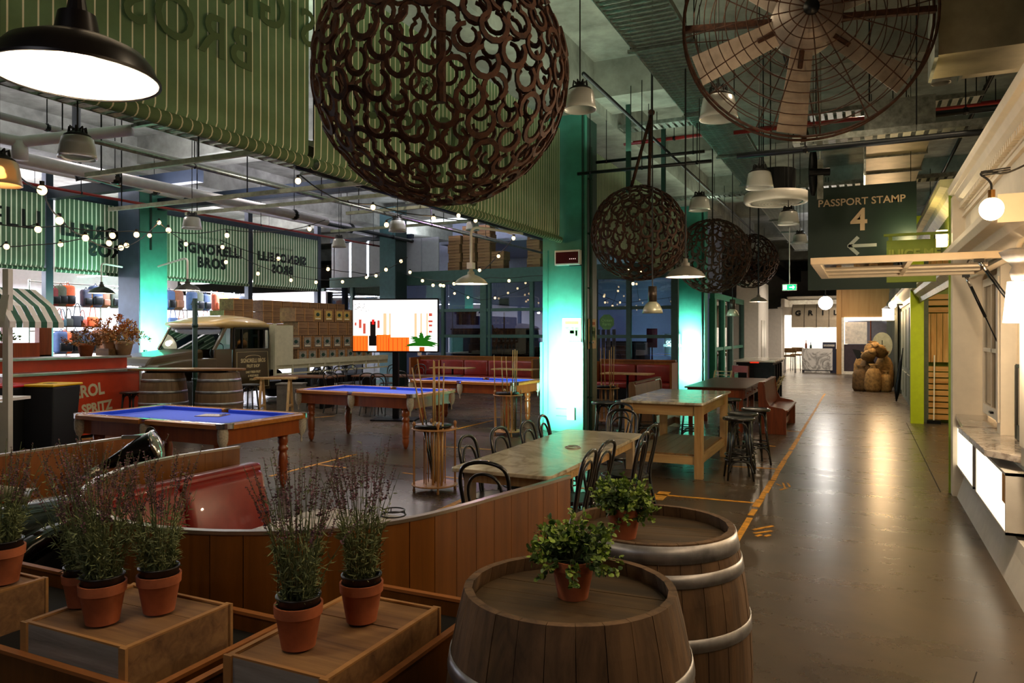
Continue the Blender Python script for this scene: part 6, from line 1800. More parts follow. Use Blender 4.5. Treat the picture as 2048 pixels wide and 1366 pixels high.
# ------------------------------------------------------------------ string lights
bulbm = M_['bulb']
def string_lights(label, knots, bulbs_at=None, n=8, sag=.12, br=.035, group='festoon lights'):
    t = thing('string_lights', label, 'string lights', (0, 0, 0), 0, group)
    t.location = knots[0]; o0 = Vector(knots[0])
    path = []
    for a, b_ in zip(knots, knots[1:]):
        m = max(4, int((b_ - a).length / .4))
        for k in range(m): 
            u = k / m; p = a.lerp(b_, u); p.z -= sag * 4 * u * (1 - u) * (b_ - a).length / 4; path.append(p - o0)
    path.append(Vector(knots[-1]) - o0)
    B().tube(path, .008, 5).out('cable', M_['cable'], t)
    return t, path, o0
def add_bulb(t, p, r=.035):
    r *= .8
    B().cyl(p, p - Vector((0, 0, r * 1.2)), r * .5, n=8).out('socket', M_['cable'], t)
    B().ball(p - Vector((0, 0, r * 2.0)), r, 12, 8, (1, 1, 1.1)).out('bulb', bulbm, t, smooth=True)
def festoon(label, kn, bul, r=.035):
    """kn: cable corners (px,py,d); bul: bulbs (px,py,d) hung below the cable"""
    t, path, o0 = string_lights(label, [at(*k) for k in kn])
    for (px, py, d) in bul:
        p = at(px, py, d) - o0 + Vector((0, 0, r * 2.0))
        q = min(path, key=lambda a: (a - p).length)
        if (q - p).length > .02: B().tube([q, p], .006, 4).out('lead', M_['cable'], t)
        add_bulb(t, p, r)
festoon('festoon cable running from the left glass pendant down to the green column', [(8, 318, 5.2), (84, 380, 6.5), (118, 432, 8.0), (165, 470, 9.5), (245, 495, 12), (318, 440, 15)], [(84, 385, 6.5), (119, 445, 8.0), (171, 479, 9.5), (218, 489, 11), (242, 498, 12), (253, 493, 12.5)], .05)
festoon('upper festoon cable crossing from the left edge past the green column', [(-20, 446, 9), (120, 452, 10), (270, 462, 11), (340, 464, 11.5), (450, 458, 13), (560, 462, 14), (650, 440, 15)], [(76, 462, 9.5), (225, 474, 10.5), (273, 472, 11), (337, 463, 11.5), (454, 473, 13), (619, 460, 14.5)], .05)
festoon('lower festoon cable crossing the far left awning', [(-20, 492, 10), (60, 490, 10.5), (160, 478, 11), (230, 470, 12)], [(13, 496, 10), (121, 491, 11)], .045)
festoon('festoon cable from the green column across the SIGNORELLI awnings to the corner post', [(318, 445, 15), (372, 485, 15.5), (445, 490, 16), (520, 532, 17), (640, 560, 19), (700, 556, 19.5), (760, 545, 20)], [(299, 473, 15), (318, 447, 15), (372, 490, 15.5), (445, 496, 16), (452, 526, 16.4), (516, 549, 17), (582, 562, 18), (632, 566, 19), (685, 565, 19.4), (733, 556, 20), (752, 553, 20)], .05)
festoon('festoon cable sagging from the corner post past the slate green column', [(440, 480, 15), (560, 520, 16), (657, 538, 17), (707, 544, 17), (752, 548, 17.5), (815, 515, 18)], [(557, 519, 16), (656, 540, 17), (772, 541, 17.5), (802, 524, 18)], .05)
festoon('festoon cable under the big olive awning in front of the crates on the loft', [(600, 350, 8), (680, 400, 9), (745, 408, 9.5), (870, 432, 10.5), (960, 436, 12), (1030, 470, 13), (1000, 505, 14), (960, 545, 15)], [(596, 365, 8), (746, 417, 9.5), (773, 452, 10), (867, 439, 10.5), (917, 433, 12), (951, 443, 12.5), (1027, 478, 13), (997, 514, 14), (959, 542, 15)], .04)
festoon('festoon cable along the beam of the glazed front', [(810, 548, 20), (840, 556, 20), (905, 562, 19.5), (980, 555, 19.5), (1060, 552, 19.5), (1150, 540, 19.5)], [(820, 546, 20), (845, 563, 19.6), (866, 572, 19.3), (881, 572, 19.2), (887, 573, 19.2), (908, 569, 19.3), (1018, 563, 19.5)], .05)
festoon('festoon cable right of the teal column under the second horseshoe ball', [(1195, 540, 18), (1225, 530, 17), (1260, 545, 16), (1290, 548, 15)], [(1225, 530, 17), (1256, 543, 16), (1283, 547, 15.5), (1266, 569, 17)], .045)
festoon('festoon cable inside the restaurant seen through the glass', [(900, 575, 23.5), (960, 600, 24), (1010, 590, 24), (1060, 570, 24)], [(909, 588, 23.6), (936, 596, 23.8), (990, 597, 24), (1016, 587, 24), (1035, 578, 24), (1051, 567, 24), (1067, 582, 24)], .045)
festoon('festoon cable inside the restaurant right of the teal column', [(1195, 585, 23.5), (1240, 605, 24), (1290, 600, 24), (1352, 592, 24)], [(1208, 594, 23.6), (1236, 583, 23.8), (1210, 606, 24), (1240, 606, 24), (1225, 613, 24), (1273, 569, 23.8), (1347, 593, 24), (1348, 626, 24)], .045)
for (px, py, d, p) in ((119, 445, 8, 3), (225, 474, 10.5, 3), (318, 447, 15, 6), (746, 417, 9.5, 3), (867, 439, 10.5, 3), (1027, 478, 13, 4)):
    q = at(px, py, d); q.z -= .1; point('festoon_light', q, p, WARM, .05)
# ------------------------------------------------------------------ ceiling services
R.seed(45)
gv = M_['galv']
def longtray(label, x0, x1, z, y0, y1, pitch=.115, rib=.07, side=.06, m=None):
    """ventilated steel tray running down the hall: side rails and cross ribs"""
    t = thing('cable_tray', label, 'cable tray', ((x0 + x1) / 2, y0, z), 0, 'steel cable trays')
    m = m or gv; w = (x1 - x0) / 2; n = min(290, int((y1 - y0) / pitch)); L = n * pitch
    for s in (-1, 1): B().box(s * w - .008, 0, -.01, s * w + .008, L, side).out('side_rail', m, t)
    me = B().box(-w, 0, 0, w, rib, .015).add([(-w * .9, rib * .3, -.004), (w * .9, rib * .3, -.004), (w * .9, rib * .7, -.004), (-w * .9, rib * .7, -.004)], [(0, 1, 2, 3)]).mesh('rib', m)
    for k in range(n):
        o = bpy.data.objects.new('rib', me); COL.objects.link(o); o.parent = t; o.location = (0, k * pitch, 0)
    for k in range(int(L / 3) + 1):
        for s in (-1, 1): B().cyl((s * (w + .03), .2 + 3 * k, 0), (s * (w + .03), .2 + 3 * k, 6.1 - z), .008, n=5).out('hanger', M_['black'], t)
        B().box(-w - .06, .17 + 3 * k, -.045, w + .06, .23 + 3 * k, -.01).out('support', m, t)
    return t
longtray('wide galvanised cable tray running overhead along the corridor', -2.50, -1.80, 5.22, 2.5, 33)
longtray('ventilated cable tray behind the big olive awning at upper left', -6.35, -5.75, 3.95, 1.2, 22, .16, .11)
longtray('narrow cable tray above the pool tables', -8.0, -7.7, 4.35, 3, 21, .2, .12)
def crosstray(label, y, x0, x1, z, w=.35, pitch=.13):
    t = thing('cable_tray', label, 'cable tray', (x0, y, z), 0, 'steel cable trays')
    n = int((x1 - x0) / pitch); L = n * pitch
    for s in (0, 1): B().box(0, s * w - .006, 0, L, s * w + .006, .07).out('side_rail', gv, t)
    me = B().box(0, 0, 0, pitch * .62, w, .012).mesh('rib', gv)
    for k in range(n):
        o = bpy.data.objects.new('rib', me); COL.objects.link(o); o.parent = t; o.location = (k * pitch, 0, 0)
    for x in (0.1, L / 2, L - .1): B().cyl((x, 0, 0), (x, 0, 6.0 - z), .008, n=5).out('hanger', M_['black'], t)
    return t
def zat(px, py, Y): return ony(px, py, Y)
a = ony(1195, 262, 13.9); b_ = ony(1400, 238, 13.9); crosstray('cable tray crossing just right of the teal column top', 13.9, -4.5, -2.5, a.z, .4)
a = ony(1560, 290, 9.4); crosstray('perforated cable tray crossing below the fan cage', 9.4, -.75, 1.9, a.z, .42)
a = ony(1600, 215, 12.0); crosstray('cable tray crossing behind the fan blades', 12.6 - .1, -.75, 1.6, a.z, .4)
a = ony(1650, 372, 14.5); crosstray('far cable tray crossing above the dark green sign', 14.5, -1.8, 2.2, a.z, .35)
a = ony(1350, 398, 20.0); crosstray('far cable tray crossing above the third horseshoe ball', 20.0, -6.0, -1.0, a.z, .3)
# pipes
redm = mat('red_pipe', '#8c1f1a', .4, 0, .05); whp = mat('white_pipe', '#c9c6cc', .5, 0, .05); blp = mat('black_pipe', '#15181a', .4, .2, .1)
pn = 0
def pipe(label, pts, r, m, name='pipe'):
    global pn
    pn += 1
    p0 = Vector(pts[0]); t = thing(name, label, 'pipe', p0)
    B().tube([Vector(p) - p0 for p in pts], r, 10).out('tube', m, t, smooth=True)
    L = (Vector(pts[-1]) - p0)
    for u in (.1, .5, .9):
        q = L * u
        B().cyl(q, (q.x, q.y, 6.05 - p0.z), .008, n=5).out('hanger', M_['black'], t)
        B().ball(q, r * 1.25, 8, 6).out('clamp', M_['black'], t)
    return t
def cross(label, px, py, Y, x0, x1, r, m): z = ony(px, py, Y).z; return pipe(label, [(x0, Y, z), (x1, Y, z)], r, m)
def along(label, px, py, X, y0, y1, r, m): z = onx(px, py, X).z; return pipe(label, [(X, y0, z), (X, y1, z)], r, m)
cross('red sprinkler pipe crossing right of the teal column top', 1300, 282, 15.0, -4.5, 6.0, .04, redm)
cross('upper black pipe crossing above the second horseshoe ball', 1240, 320, 13.2, -4.5, -2.5, .03, blp)
cross('lower black pipe crossing above the second horseshoe ball', 1340, 330, 12.2, -4.5, -2.2, .03, blp)
cross('dark red pipe crossing behind the fan', 1650, 245, 11.2, -1.7, 6.0, .03, redm)
cross('black pipe crossing below the fan cage', 1600, 300, 8.8, -1.3, 6.0, .035, blp)
cross('second black pipe crossing behind the fan cage', 1950, 220, 10.5, .6, 6.0, .04, blp)
along('thick white pipe running above the shop awnings', 150, 345, -15.5, 3, 22, .14, whp)
along('thin black pipe running above the shop awnings', 420, 400, -14.0, 6, 22, .06, blp)
along('red sprinkler pipe running above the truck', 420, 432, -15.0, 9, 22, .03, redm)
along('white pipe running over the pool tables', 480, 352, -10.5, 5, 22, .05, whp)
along('black conduit running over the pool tables, left one', 760, 380, -7.1, 8, 22, .05, blp)
along('black conduit running over the pool tables, middle one', 740, 362, -6.8, 8, 22, .05, blp)
along('black conduit running over the pool tables, right one', 720, 345, -6.5, 8, 22, .05, blp)
along('galvanised conduit beside the narrow cable tray', 640, 395, -8.6, 6, 22, .03, gv)
along('white duct pipe running above the left awnings', 60, 320, -11.5, 3, 14, .10, whp)
# dark brown steel channel just behind the near awnings
t = thing('steel_channel', 'dark brown steel channel running behind the big olive awning', 'beam', (-5.35, 1.0, 3.62))
B().box(-.05, 0, 0, .05, 11.5, .16).out('web', mat('brown_steel', '#33291c', .5, .3, .2), t)
for k in range(5): B().box(-.03, .8 + 2.5 * k, .16, .03, .88 + 2.5 * k, 2.1).out('hanger', MATS['brown_steel'], t)
# unistrut cross rails in the left hall
for i, (y, z, x0, x1) in enumerate(((6.6, 3.9, -9.5, -5.3), (8.4, 3.85, -11.5, -5.3), (10.4, 4.1, -12.0, -5.3), (12.2, 4.2, -9.5, -5.3), (14.8, 4.3, -12.0, -5.5))):
    t = thing('strut_rail', '%s galvanised strut rail from the left crossing over the pool hall' % ORD[i], 'beam', (x0, y, z), 0, 'strut rails over the pool hall')
    B().box(0, -.03, 0, x1 - x0, .03, .06).out('channel', mat('cream_galvanised', '#a3a58a', .45, .4, .2), t)
    for x in (.3, (x1 - x0) / 2, x1 - x0 - .3): B().cyl((x, 0, .06), (x, 0, 6.0 - z), .01, n=5).out('hanger', M_['black'], t)
# drop pole with a hooked pipe by the bay post
c = at(153, 330, 13.0)
t = thing('drop_pipe', 'black pipe dropping below the ceiling and bending right, left of the blue grey column', 'pipe', (c.x, c.y, c.z))
e = at(240, 368, 13.6) - c; m1 = at(158, 358, 13.0) - c; m2 = at(175, 350, 13.1) - c
B().tube([(0, 0, 1.9), (0, 0, 0), m1, m2, e], .07, 10).out('tube', blp, t, smooth=True)
# round white junction pipe
c = at(40, 300, 9.0)
t = thing('drain_pipe', 'white drain pipes joining with a short capped stub at upper left', 'pipe', c)
B().tube([(-.4, -1.5, .15), (0, 0, .1), (1.2, .6, .25)], .07, 10).out('tube', whp, t, smooth=True)
B().tube([(0, 0, .1), (0, 0, -.12)], .09, 12).out('capped_stub', whp, t, smooth=True)
for u in (-.3, .8): B().cyl((u, 0 if u > 0 else -1.2, .15), (u, 0 if u > 0 else -1.2, TOP(c) - c.z), .008, n=5).out('hanger', M_['black'], t)
# rectangular ducts over the corridor
def duct(label, x0, y0, z0, x1, y1, z1, axis='y', name='air_duct'):
    t = thing(name, label, 'duct', ((x0 + x1) / 2, (y0 + y1) / 2, z0), 0, None)
    w, d, h = (x1 - x0) / 2, (y1 - y0) / 2, z1 - z0
    m = mat('sheet_metal_duct', '#a49a7e', .38, .7, .15, 3)
    if axis == 'y':
        n = max(1, round(2 * d / 1.2))
        for k in range(n):
            a = -d + 2 * d * k / n; B().box(-w, a + .01, 0, w, a + 2 * d / n - .01, h).out('duct_section', m, t)
            B().box(-w - .025, a - .015, -.025, w + .025, a + .015, h + .025).out('flange', gv, t)
    else:
        n = max(1, round(2 * w / 1.2))
        for k in range(n):
            a = -w + 2 * w * k / n; B().box(a + .01, -d, 0, a + 2 * w / n - .01, d, h).out('duct_section', m, t)
            B().box(a - .015, -d - .025, -.025, a + .015, d + .025, h + .025).out('flange', gv, t)
    for s in (-1, 1): B().cyl((s * w * .9, s * d * .8, h), (s * w * .9, s * d * .8, 6.2 - z0), .01, n=5).out('hanger', M_['black'], t)
    return t
zd = ony(1780, 365, 13.0).z
duct('warmly lit sheet metal duct running above the dark green sign', .05, 9.9, ony(1780, 270, 9.9).z, .75, 15.5, ony(1780, 270, 9.9).z + .4)
duct('large dark duct crossing at the upper right corner', .6, 7.6, ony(1950, 100, 7.6).z, 6.5, 8.3, 6.1, 'x')
duct('short curved duct piece beside the round glass lamp', 1.0, 9.0, ony(1800, 130, 9.0).z, 2.2, 9.8, ony(1800, 130, 9.0).z + .35, 'x')
duct('square duct far down the corridor ceiling', -.9, 22, 5.0, -.1, 30, 5.5)
for i, x in enumerate((-3.6, -.9, 1.6)):
    pipe('%s long conduit from the left running down the corridor ceiling' % ORD[i], [(x, 10, 5.5 - .1 * i), (x, 34, 5.5 - .1 * i)], .03, blp)
# vertical drop posts with brackets in front of the bay
for i, (px, y0_, y1_, d) in enumerate(((1257, 268, 385, 13.5), (1327, 318, 402, 15.0))):
    a = at(px, y0_, d); b_ = at(px, y1_, d)
    t = thing('drop_post', 'dark vertical drop post above the second horseshoe ball, %s' % ('left one' if i == 0 else 'right one'), 'post', (a.x, a.y, b_.z))
    B().box(-.04, -.04, 0, .04, .04, 5.95 - b_.z).out('post', M_['green'], t)
    B().cyl((0, 0, -.02), (0, 0, -.16), .015, n=6).out('tip', M_['white'], t)
# black propeller fan seen side-on
c = at(1626, 345, 9.5)
t = thing('wall_fan', 'small black fan blade standing edge-on above the dark green sign', 'fan', c, .2)
b = B(); secs = []
for i in range(9):
    u = i / 8; z = -.30 + .62 * u; w = .02 + .035 * math.sin(PI * u) ** .5; secs.append([(-w, -.01, z), (w, -.012, z), (w, .012, z), (-w, .01, z)])
loft(b, secs).out('blade', M_['black'], t, smooth=True)
B().box(.05, -.02, -.35, .12, .02, .16).out('bracket', gv, t); B().cyl((-.05, 0, .0), (.2, 0, 0), .05, n=12).out('hub', M_['black'], t); B().cyl((.085, 0, .16), (.085, 0, TOP(c) - c.z), .012, n=6).out('hanger', gv, t)
# loft with crates and pumpkins over the glazed front
struct(B().box(-14.0, YG - .1, 3.78, -5.4, YG + 1.2, 3.88).out('slab_loft', gfr))
zl = 3.88
def loftcrate(label, px, z, w, h, open_=True):
    x = ony(px, 500, YG + .4).x
    t = thing('fruit_crate', label, 'crate', (x, YG + .42, z), R.uniform(-.04, .04), 'fruit crates on the loft')
    m = M_['crate']; n = 3
    for k in range(n):
        B().box(-w / 2, -.25, h * k / n + .004, w / 2, -.235, h * (k + 1) / n - .004).out('front_slat', m, t)
    for s in (-1, 1): B().box(s * w / 2 - .012, -.24, 0, s * w / 2 + .012, .2, h).out('end_board', m, t)
    B().box(-w / 2, .19, 0, w / 2, .2, h).out('rear_board', m, t); B().box(-w / 2, -.24, 0, w / 2, .2, .012).out('bottom', m, t)
k = 0
for (px, cnt) in ((914, 4), (943, 5), (973, 5), (1000, 2), (1072, 5)):
    for j in range(cnt):
        k += 1; loftcrate('fruit crate on the loft, %s up in the %s stack from the left' % (ORD[j], ORD[[914, 943, 973, 1000, 1072].index(px)]), px + (j % 2) * 1.5, zl + .30 * j, .44, .295)
pk = mat('pumpkin_skin', '#c25a16', .55, 0, .15, 4)
for (px, lab) in ((822, 'left'), (848, 'middle'), (863, 'right')):
    x = ony(px, 500, YG + .4).x
    t = thing('pumpkin', 'orange pumpkin on the loft, %s one' % lab, 'pumpkin', (x, YG + .3, zl), 0, 'pumpkins on the loft')
    b = B(); n = 24; vs = []
    for i in range(9):
        ph = PI * i / 8
        for j in range(n):
            th = 2 * PI * j / n; rr = .2 * math.sin(ph) * (1 - .09 * abs(math.cos(4 * th))) + .001; vs.append((rr * math.cos(th), rr * math.sin(th), .14 - .14 * math.cos(ph) * (1 - .15 * math.sin(ph))))
    b.add(vs, [(i * n + j, i * n + (j + 1) % n, (i + 1) * n + (j + 1) % n, (i + 1) * n + j) for i in range(8) for j in range(n)]).out('fruit', pk, t, smooth=True)
    B().tube([(0, 0, .26), (.02, 0, .33)], [.02, .012], 6).out('stalk', lavst, t)
# red beams of the shop ceiling
# ------------------------------------------------------------------ white kiosk on the right
R.seed(51)
wh = mat('kiosk_cream_white', '#e6dac6', .5, 0, .03)
whg = mat('kiosk_grey_white', '#c9c4bc', .5, 0, .04)
def cornice(b, prof, y0, y1, X):
    """prof: (dx outwards from X towards -x, z)"""
    vs = [(X - p[0], y, p[1]) for y in (y0, y1) for p in prof]; n = len(prof)
    return b.add(vs, [(i, (i + 1) % n, n + (i + 1) % n, n + i) for i in range(n)] + [tuple(range(n - 1, -1, -1)), tuple(range(n, 2 * n))])
wk = struct(B().box(1.22, 1.0, 0, 1.30, 6.5, 3.4).out('wall_kiosk', wh))
B().box(1.22, 9.35, 0, 1.30, 9.6, 3.4).out('wall_panel', wh, wk)
B().box(1.22, 6.5, 2.35, 1.30, 9.35, 3.4).out('wall_panel', wh, wk)
B().box(1.22, 6.5, 0, 1.30, 9.35, .9).out('wall_panel', wh, wk)
B().box(1.3, 9.5, 0, 6.9, 9.6, 3.4).out('wall_panel', wh, wk)
B().box(1.3, 1.0, 3.3, 6.9, 9.6, 3.4).out('roof', wh, wk)
B().box(1.02, 1.0, 2.62, 1.22, 9.6, 3.38).out('frieze', wh, wk)
b = B(); b.prism([(.94, 0), (1.22, 0), (1.22, .30), (1.02, .30), (1.0, .2)][::-1], 1.0, 9.45, Matrix(((1, 0, 0, 0), (0, 0, 1, 0), (0, 1, 0, 0), (0, 0, 0, 1)))).out('plinth', whg, wk)
B().box(1.08, 1.0, .3, 1.22, 9.45, .86).out('dado', wh, wk)
crn = [(0, 3.14), (.03, 3.14), (.05, 3.20), (.10, 3.26), (.12, 3.32), (.16, 3.34), (.17, 3.38), (.17, 3.41), (0, 3.41)]
cornice(B(), crn, 1.0, 9.62, 1.04).out('cornice', wh, wk, bevel=.004)
me = B().box(-.05, 0, 0, 0, .045, .05).mesh('dentil', wh)
for k in range(70):
    o = bpy.data.objects.new('dentil', me); COL.objects.link(o); o.parent = wk; o.location = (1.01, 3.6 + .085 * k, 3.155)
B().box(.99, 1.0, 3.06, 1.04, 9.6, 3.09).out('string_course', wh, wk)
# lower cornice over the counter opening
crl2 = [(0, 2.38), (.05, 2.38), (.07, 2.42), (.16, 2.50), (.19, 2.56), (.27, 2.58), (.30, 2.63), (.30, 2.68), (0, 2.68)]
cornice(B(), crl2, 5.6, 9.45, 1.10).out('cornice', wh, wk, bevel=.004)
B().box(.78, 5.58, 2.5, 1.10, 5.6, 2.68).out('cornice_return', wh, wk)
# pilasters
for (y0, y1, x) in ((9.42, 9.62, .90), (8.02, 8.16, 1.14), (7.72, 7.9, 1.10), (5.7, 6.3, 1.02)):
    B().box(x, y0, 0 if x < 1 else .86, 1.22, y1, 2.7 if x > 1 else 3.3).out('pilaster', wh, wk, bevel=.004)
    if x > 1: B().box(x - .015, y0 + .04, 1.0, x, y1 - .04, 2.3).out('pilaster_panel', wh, wk, bevel=.003)
B().box(.88, 9.60, 0, 1.4, 9.64, 3.4).out('green_edge_board', mat('lime_green_board', '#7f9a2a', .5), wk)
# sash window
w1 = struct(B().box(1.17, 8.16, .95, 1.21, 8.22, 2.36).out('window_3', wh))
for (y0, y1, z0_, z1_) in ((9.28, 9.34, .95, 2.36), (8.22, 9.28, 2.28, 2.36), (8.22, 9.28, .95, 1.05), (8.22, 9.28, 1.60, 1.64), (8.73, 8.77, 1.05, 2.28)):
    B().box(1.17, y0, z0_, 1.21, y1, z1_).out('sash_bar', wh, w1)
B().box(1.188, 8.22, 1.05, 1.192, 9.28, 2.28).out('pane', glass_mat('kiosk_glass', '#d8d0c0', .02, .12), w1)
B().box(1.14, 8.6, 1.0, 1.17, 8.7, 1.02).out('latch', M_['black'], w1)
# inside of the kiosk seen through the panes
struct(B().box(2.6, 1.0, 0, 2.65, 9.5, 3.3).out('wall_kiosk_inner', wh))
area('kiosk_wall_wash', (-.35, 8.0, 3.2), .3, 10, (1.0, .84, .62), (0, math.radians(-80), 0), 3.0)  # first one is an added fill outside, aimed at the kiosk wall
area('kiosk_inside_light', (1.9, 7.6, 3.2), .8, 60, WARMW, DOWN, 2.5)
# marble counter
ct = thing('marble_counter', 'pale marble service counter of the white kiosk at right', 'counter', (1.05, 8.0, .86))
mk = marble_mat('kiosk_marble', '#b9aea2', '#857a70', 2.2, .1)
B().prism([(-.18, .25), (-.12, 1.42), (.165, 1.42), (.165, .25)][::-1], 0, .045).out('narrow_top', mk, ct, bevel=.004)
B().prism([(-.22, .2), (.165, .2), (.165, -1.55), (-.02, -1.55), (-.20, -1.30)][::-1], -.01, .04).out('wide_top', mk, ct, bevel=.004)
# glass display case at the window
dc = thing('display_case', 'grey framed glass display case standing on the marble counter', 'case', (1.28, 7.0, .905))
for (y, x) in ((-.35, -.1), (.45, -.1), (-.35, .5), (.45, .5)): B().box(x - .015, y - .015, 0, x + .015, y + .015, .62).out('post', mat('grey_case_frame', '#4d4a44', .4, .5), dc)
B().box(-.11, -.36, .6, .51, .46, .63).out('top', MATS['grey_case_frame'], dc); B().box(-.11, -.36, 0, .51, .46, .12).out('base', M_['black'], dc); B().box(-.105, -.34, .12, -.10, .44, .6).out('pane', gl, dc); B().box(-.05, -.3, .33, .45, .4, .335).out('glass_shelf', gl, dc)
# light boxes
for i, (y0, y1, lab) in enumerate(((8.13, 9.45, 'glowing white light box under the marble counter, farther one'), (6.38, 7.95, 'glowing white light box under the marble counter, nearer one'))):
    t = thing('light_box', lab, 'light box', (1.08, (y0 + y1) / 2, .33))
    h = (y1 - y0) / 2
    for (a, b_, c_, d) in ((-h, -h + .02, 0, .45), (h - .02, h, 0, .45), (-h, h, 0, .02), (-h, h, .43, .45)):
        B().box(-.14, a, c_, 0, b_, d).out('frame', whg, t)
    B().box(-.135, -h + .02, .02, -.125, h - .02, .43).out('lit_face', emis('light_box_glow', (1.0, .88, .66), 1.7), t)
    if i: B().box(-.138, -h + .02, .22, -.1355, -h + .16, .43).out('tan_panel', mat('tan_panel', '#c98a3c', .5), t)
# wall sconce at the right edge
c = at(2036, 605, 4.95)
t = thing('wall_sconce', 'white shaded wall sconce glowing at the right edge on a scrolled bracket', 'lamp', (c.x, c.y, c.z))
B().lathe([(.062, .14), (.088, -.135), (.085, -.135), (.059, .14)], 28).out('shade', emis('sconce_shade', (1.0, .80, .55), 5), t, smooth=True)
B().lathe([(0, .145), (.035, .15), (.05, .2), (.035, .24), (.055, .27), (.09, .30), (.11, .34), (.06, .36), (0, .36)], 20).out('bracket_cup', mat('pale_blue_grey_plaster', '#a8a6a8', .5), t, smooth=True)
B().tube(arc([(0, 0, .36), (.02, 0, .42), (.1, 0, .42), (1.02 - c.x if c.x < 1.0 else .05, 0, .34)], 2), .02, 8).out('arm', wh, t, smooth=True)
point('sconce_light', (c.x, c.y, c.z - .19), 90, WARMW, .06)
# bare globe bulb hung from a wire bracket
c = at(1983, 418, 4.1)
t = thing('globe_bulb', 'bare glowing globe bulb hanging from twisted wire near the right edge', 'lamp', c)
B().ball((0, 0, 0), .06, 24, 16, (1, 1, 1.05)).out('globe', emis('globe_glow', (1.0, .78, .42), 22), t, smooth=True)
B().cyl((0, 0, .055), (0, 0, .105), .018, n=12).out('socket', mat('brass_socket', '#6a4a20', .35, .8), t)
w2 = at(2060, 325, 4.3) - c
B().tube(arc([(0, 0, .105), (0, 0, .14), (-.02, 0, .17), (-.06, 0, .2), (-.02, .02, .22), (.05, .02, .19), (w2.x * .6, w2.y * .6, w2.z * .8), w2], 2), .006, 6).out('wire', M_['cable'], t)
B().tube([w2, (1.02 - c.x, w2.y, w2.z + .02)], .008, 6).out('hook', M_['black'], t)
for k in range(3): B().tube([(-.05, 0, .19 + .01 * k), (.09, .01, .20 + .012 * k)], .004, 5).out('wire_wrap', M_['cable'], t)
point('globe_light', (c.x, c.y, c.z - .10), 30, (1.0, .62, .28), .06)
# flip-up window propped open over the corridor
fz = 2.35
fw = thing('flip_window', 'white framed window propped open horizontally over the corridor on gas struts', 'window', (.98, 6.15, fz))
pw_ = mat('cream_timber_frame', '#e8d3b4', .5, 0, .04)
L_, Wd = 1.34, 1.70
for (x0_, x1_, y0_, y1_) in ((-L_, 0, 0, .07), (-L_, 0, Wd - .07, Wd), (-L_, -L_ + .07, .07, Wd - .07), (-.07, 0, .07, Wd - .07)):
    B().box(x0_, y0_, -.025, x1_, y1_, .025).out('frame_rail', pw_, fw, bevel=.004)
for (x0_, x1_, y0_, y1_) in ((-L_ + .07, -.07, Wd * .48, Wd * .48 + .04), (-L_ * .5, -L_ * .5 + .035, .07, Wd - .07), (-L_ + .07, -.07, Wd * .74, Wd * .74 + .03)):
    B().box(x0_, y0_, -.018, x1_, y1_, .018).out('glazing_bar', pw_, fw)
B().box(-L_ + .07, .07, -.003, -.07, Wd - .07, .003).out('pane', glass_mat('kiosk_glass', '#d8d0c0', .02, .12), fw)
for (yy_, pxt, pxb, pyb) in ((Wd - .03, 1932, 2003, 702), (.03, 1958, 2062, 660)):
    a = ony(pxt, 560, 6.15 + yy_); top = Vector((a.x - .98, yy_, -.04))
    e = ony(pxb, pyb, 6.15 + yy_); bot = Vector((min(e.x, 1.2) - .98, yy_, e.z - fz))
    s_ = B().tube([top, top.lerp(bot, .55)], .013, 8).out('gas_cylinder', M_['black'], fw, smooth=True)
    B().tube([top.lerp(bot, .55), bot], .006, 6).out('piston_rod', M_['black'], fw, smooth=True)
    B().tube([top, top.lerp(bot, .14)], .014, 8).out('steel_end', M_['chrome'], fw, smooth=True)
    B().box(top.x - .03, yy_ - .015, -.05, top.x + .03, yy_ + .015, -.025).out('bracket', M_['black'], fw)
    B().box(bot.x - .02, yy_ - .02, bot.z - .03, bot.x + .02, yy_ + .02, bot.z + .02).out('bracket', M_['black'], fw)

# ------------------------------------------------------------------ lime green juice kiosk beyond
lime = mat('lime_green_paint', '#b5c41a', .45, 0, .05)
limed = mat('dull_lime_paint', '#7f9128', .5, 0, .05)
jk = struct(B().box(.87, 16.62, 0, 1.10, 16.85, 4.1).out('column_lime', lime))
jw = struct(B().box(1.0, 9.64, 2.72, 1.12, 16.62, 3.3).out('wall_lime', limed))
B().box(1.12, 9.64, 3.2, 6.9, 16.9, 3.3).out('roof', limed, jw)
cornice(B(), [(0, 2.40), (.03, 2.40), (.05, 2.48), (.13, 2.55), (.15, 2.62), (.20, 2.64), (.20, 2.72), (0, 2.72)], 9.7, 16.62, 1.06).out('cornice', mat('cream_lime_trim', '#d8d49a', .45), jw)
cornice(B(), [(0, 3.20), (.03, 3.20), (.05, 3.28), (.15, 3.38), (.18, 3.44), (.26, 3.46), (.26, 3.54), (0, 3.54)], 9.7, 16.85, 1.06).out('cornice', MATS['cream_lime_trim'], jw)
struct(B().box(1.12, 17.05, 0, 4.0, 17.15, 3.3).out('wall_recess', limed))
struct(B().box(3.0, 9.64, 0, 3.05, 17.1, 3.2).out('wall_recess_side', limed))
sd = thing('slatted_door', 'pale pine slatted door in the recess beside the lime green pillar', 'door', (1.13, 16.92, .06))
pn_ = wood('honey_pine', '#b9803f', '#d8a764', 'z', .8, .5, dark='#8f5c2a')
pnx = wood('honey_pine_x', '#b9803f', '#d8a764', 'x', .8, .5, dark='#8f5c2a')
for k in range(6): B().box(.01 + .105 * k, 0, 1.15, .105 + .105 * k, .02, 2.12).out('slat', pn_, sd)
for k in range(9): B().box(0, -.005, .12 * k + .01, .64, .02, .12 * k + .105).out('slat', pnx, sd)
for z in (2.14, 2.28, 2.40): B().box(0, -.01, z, .64, .02, z + .1).out('rail', pnx, sd)
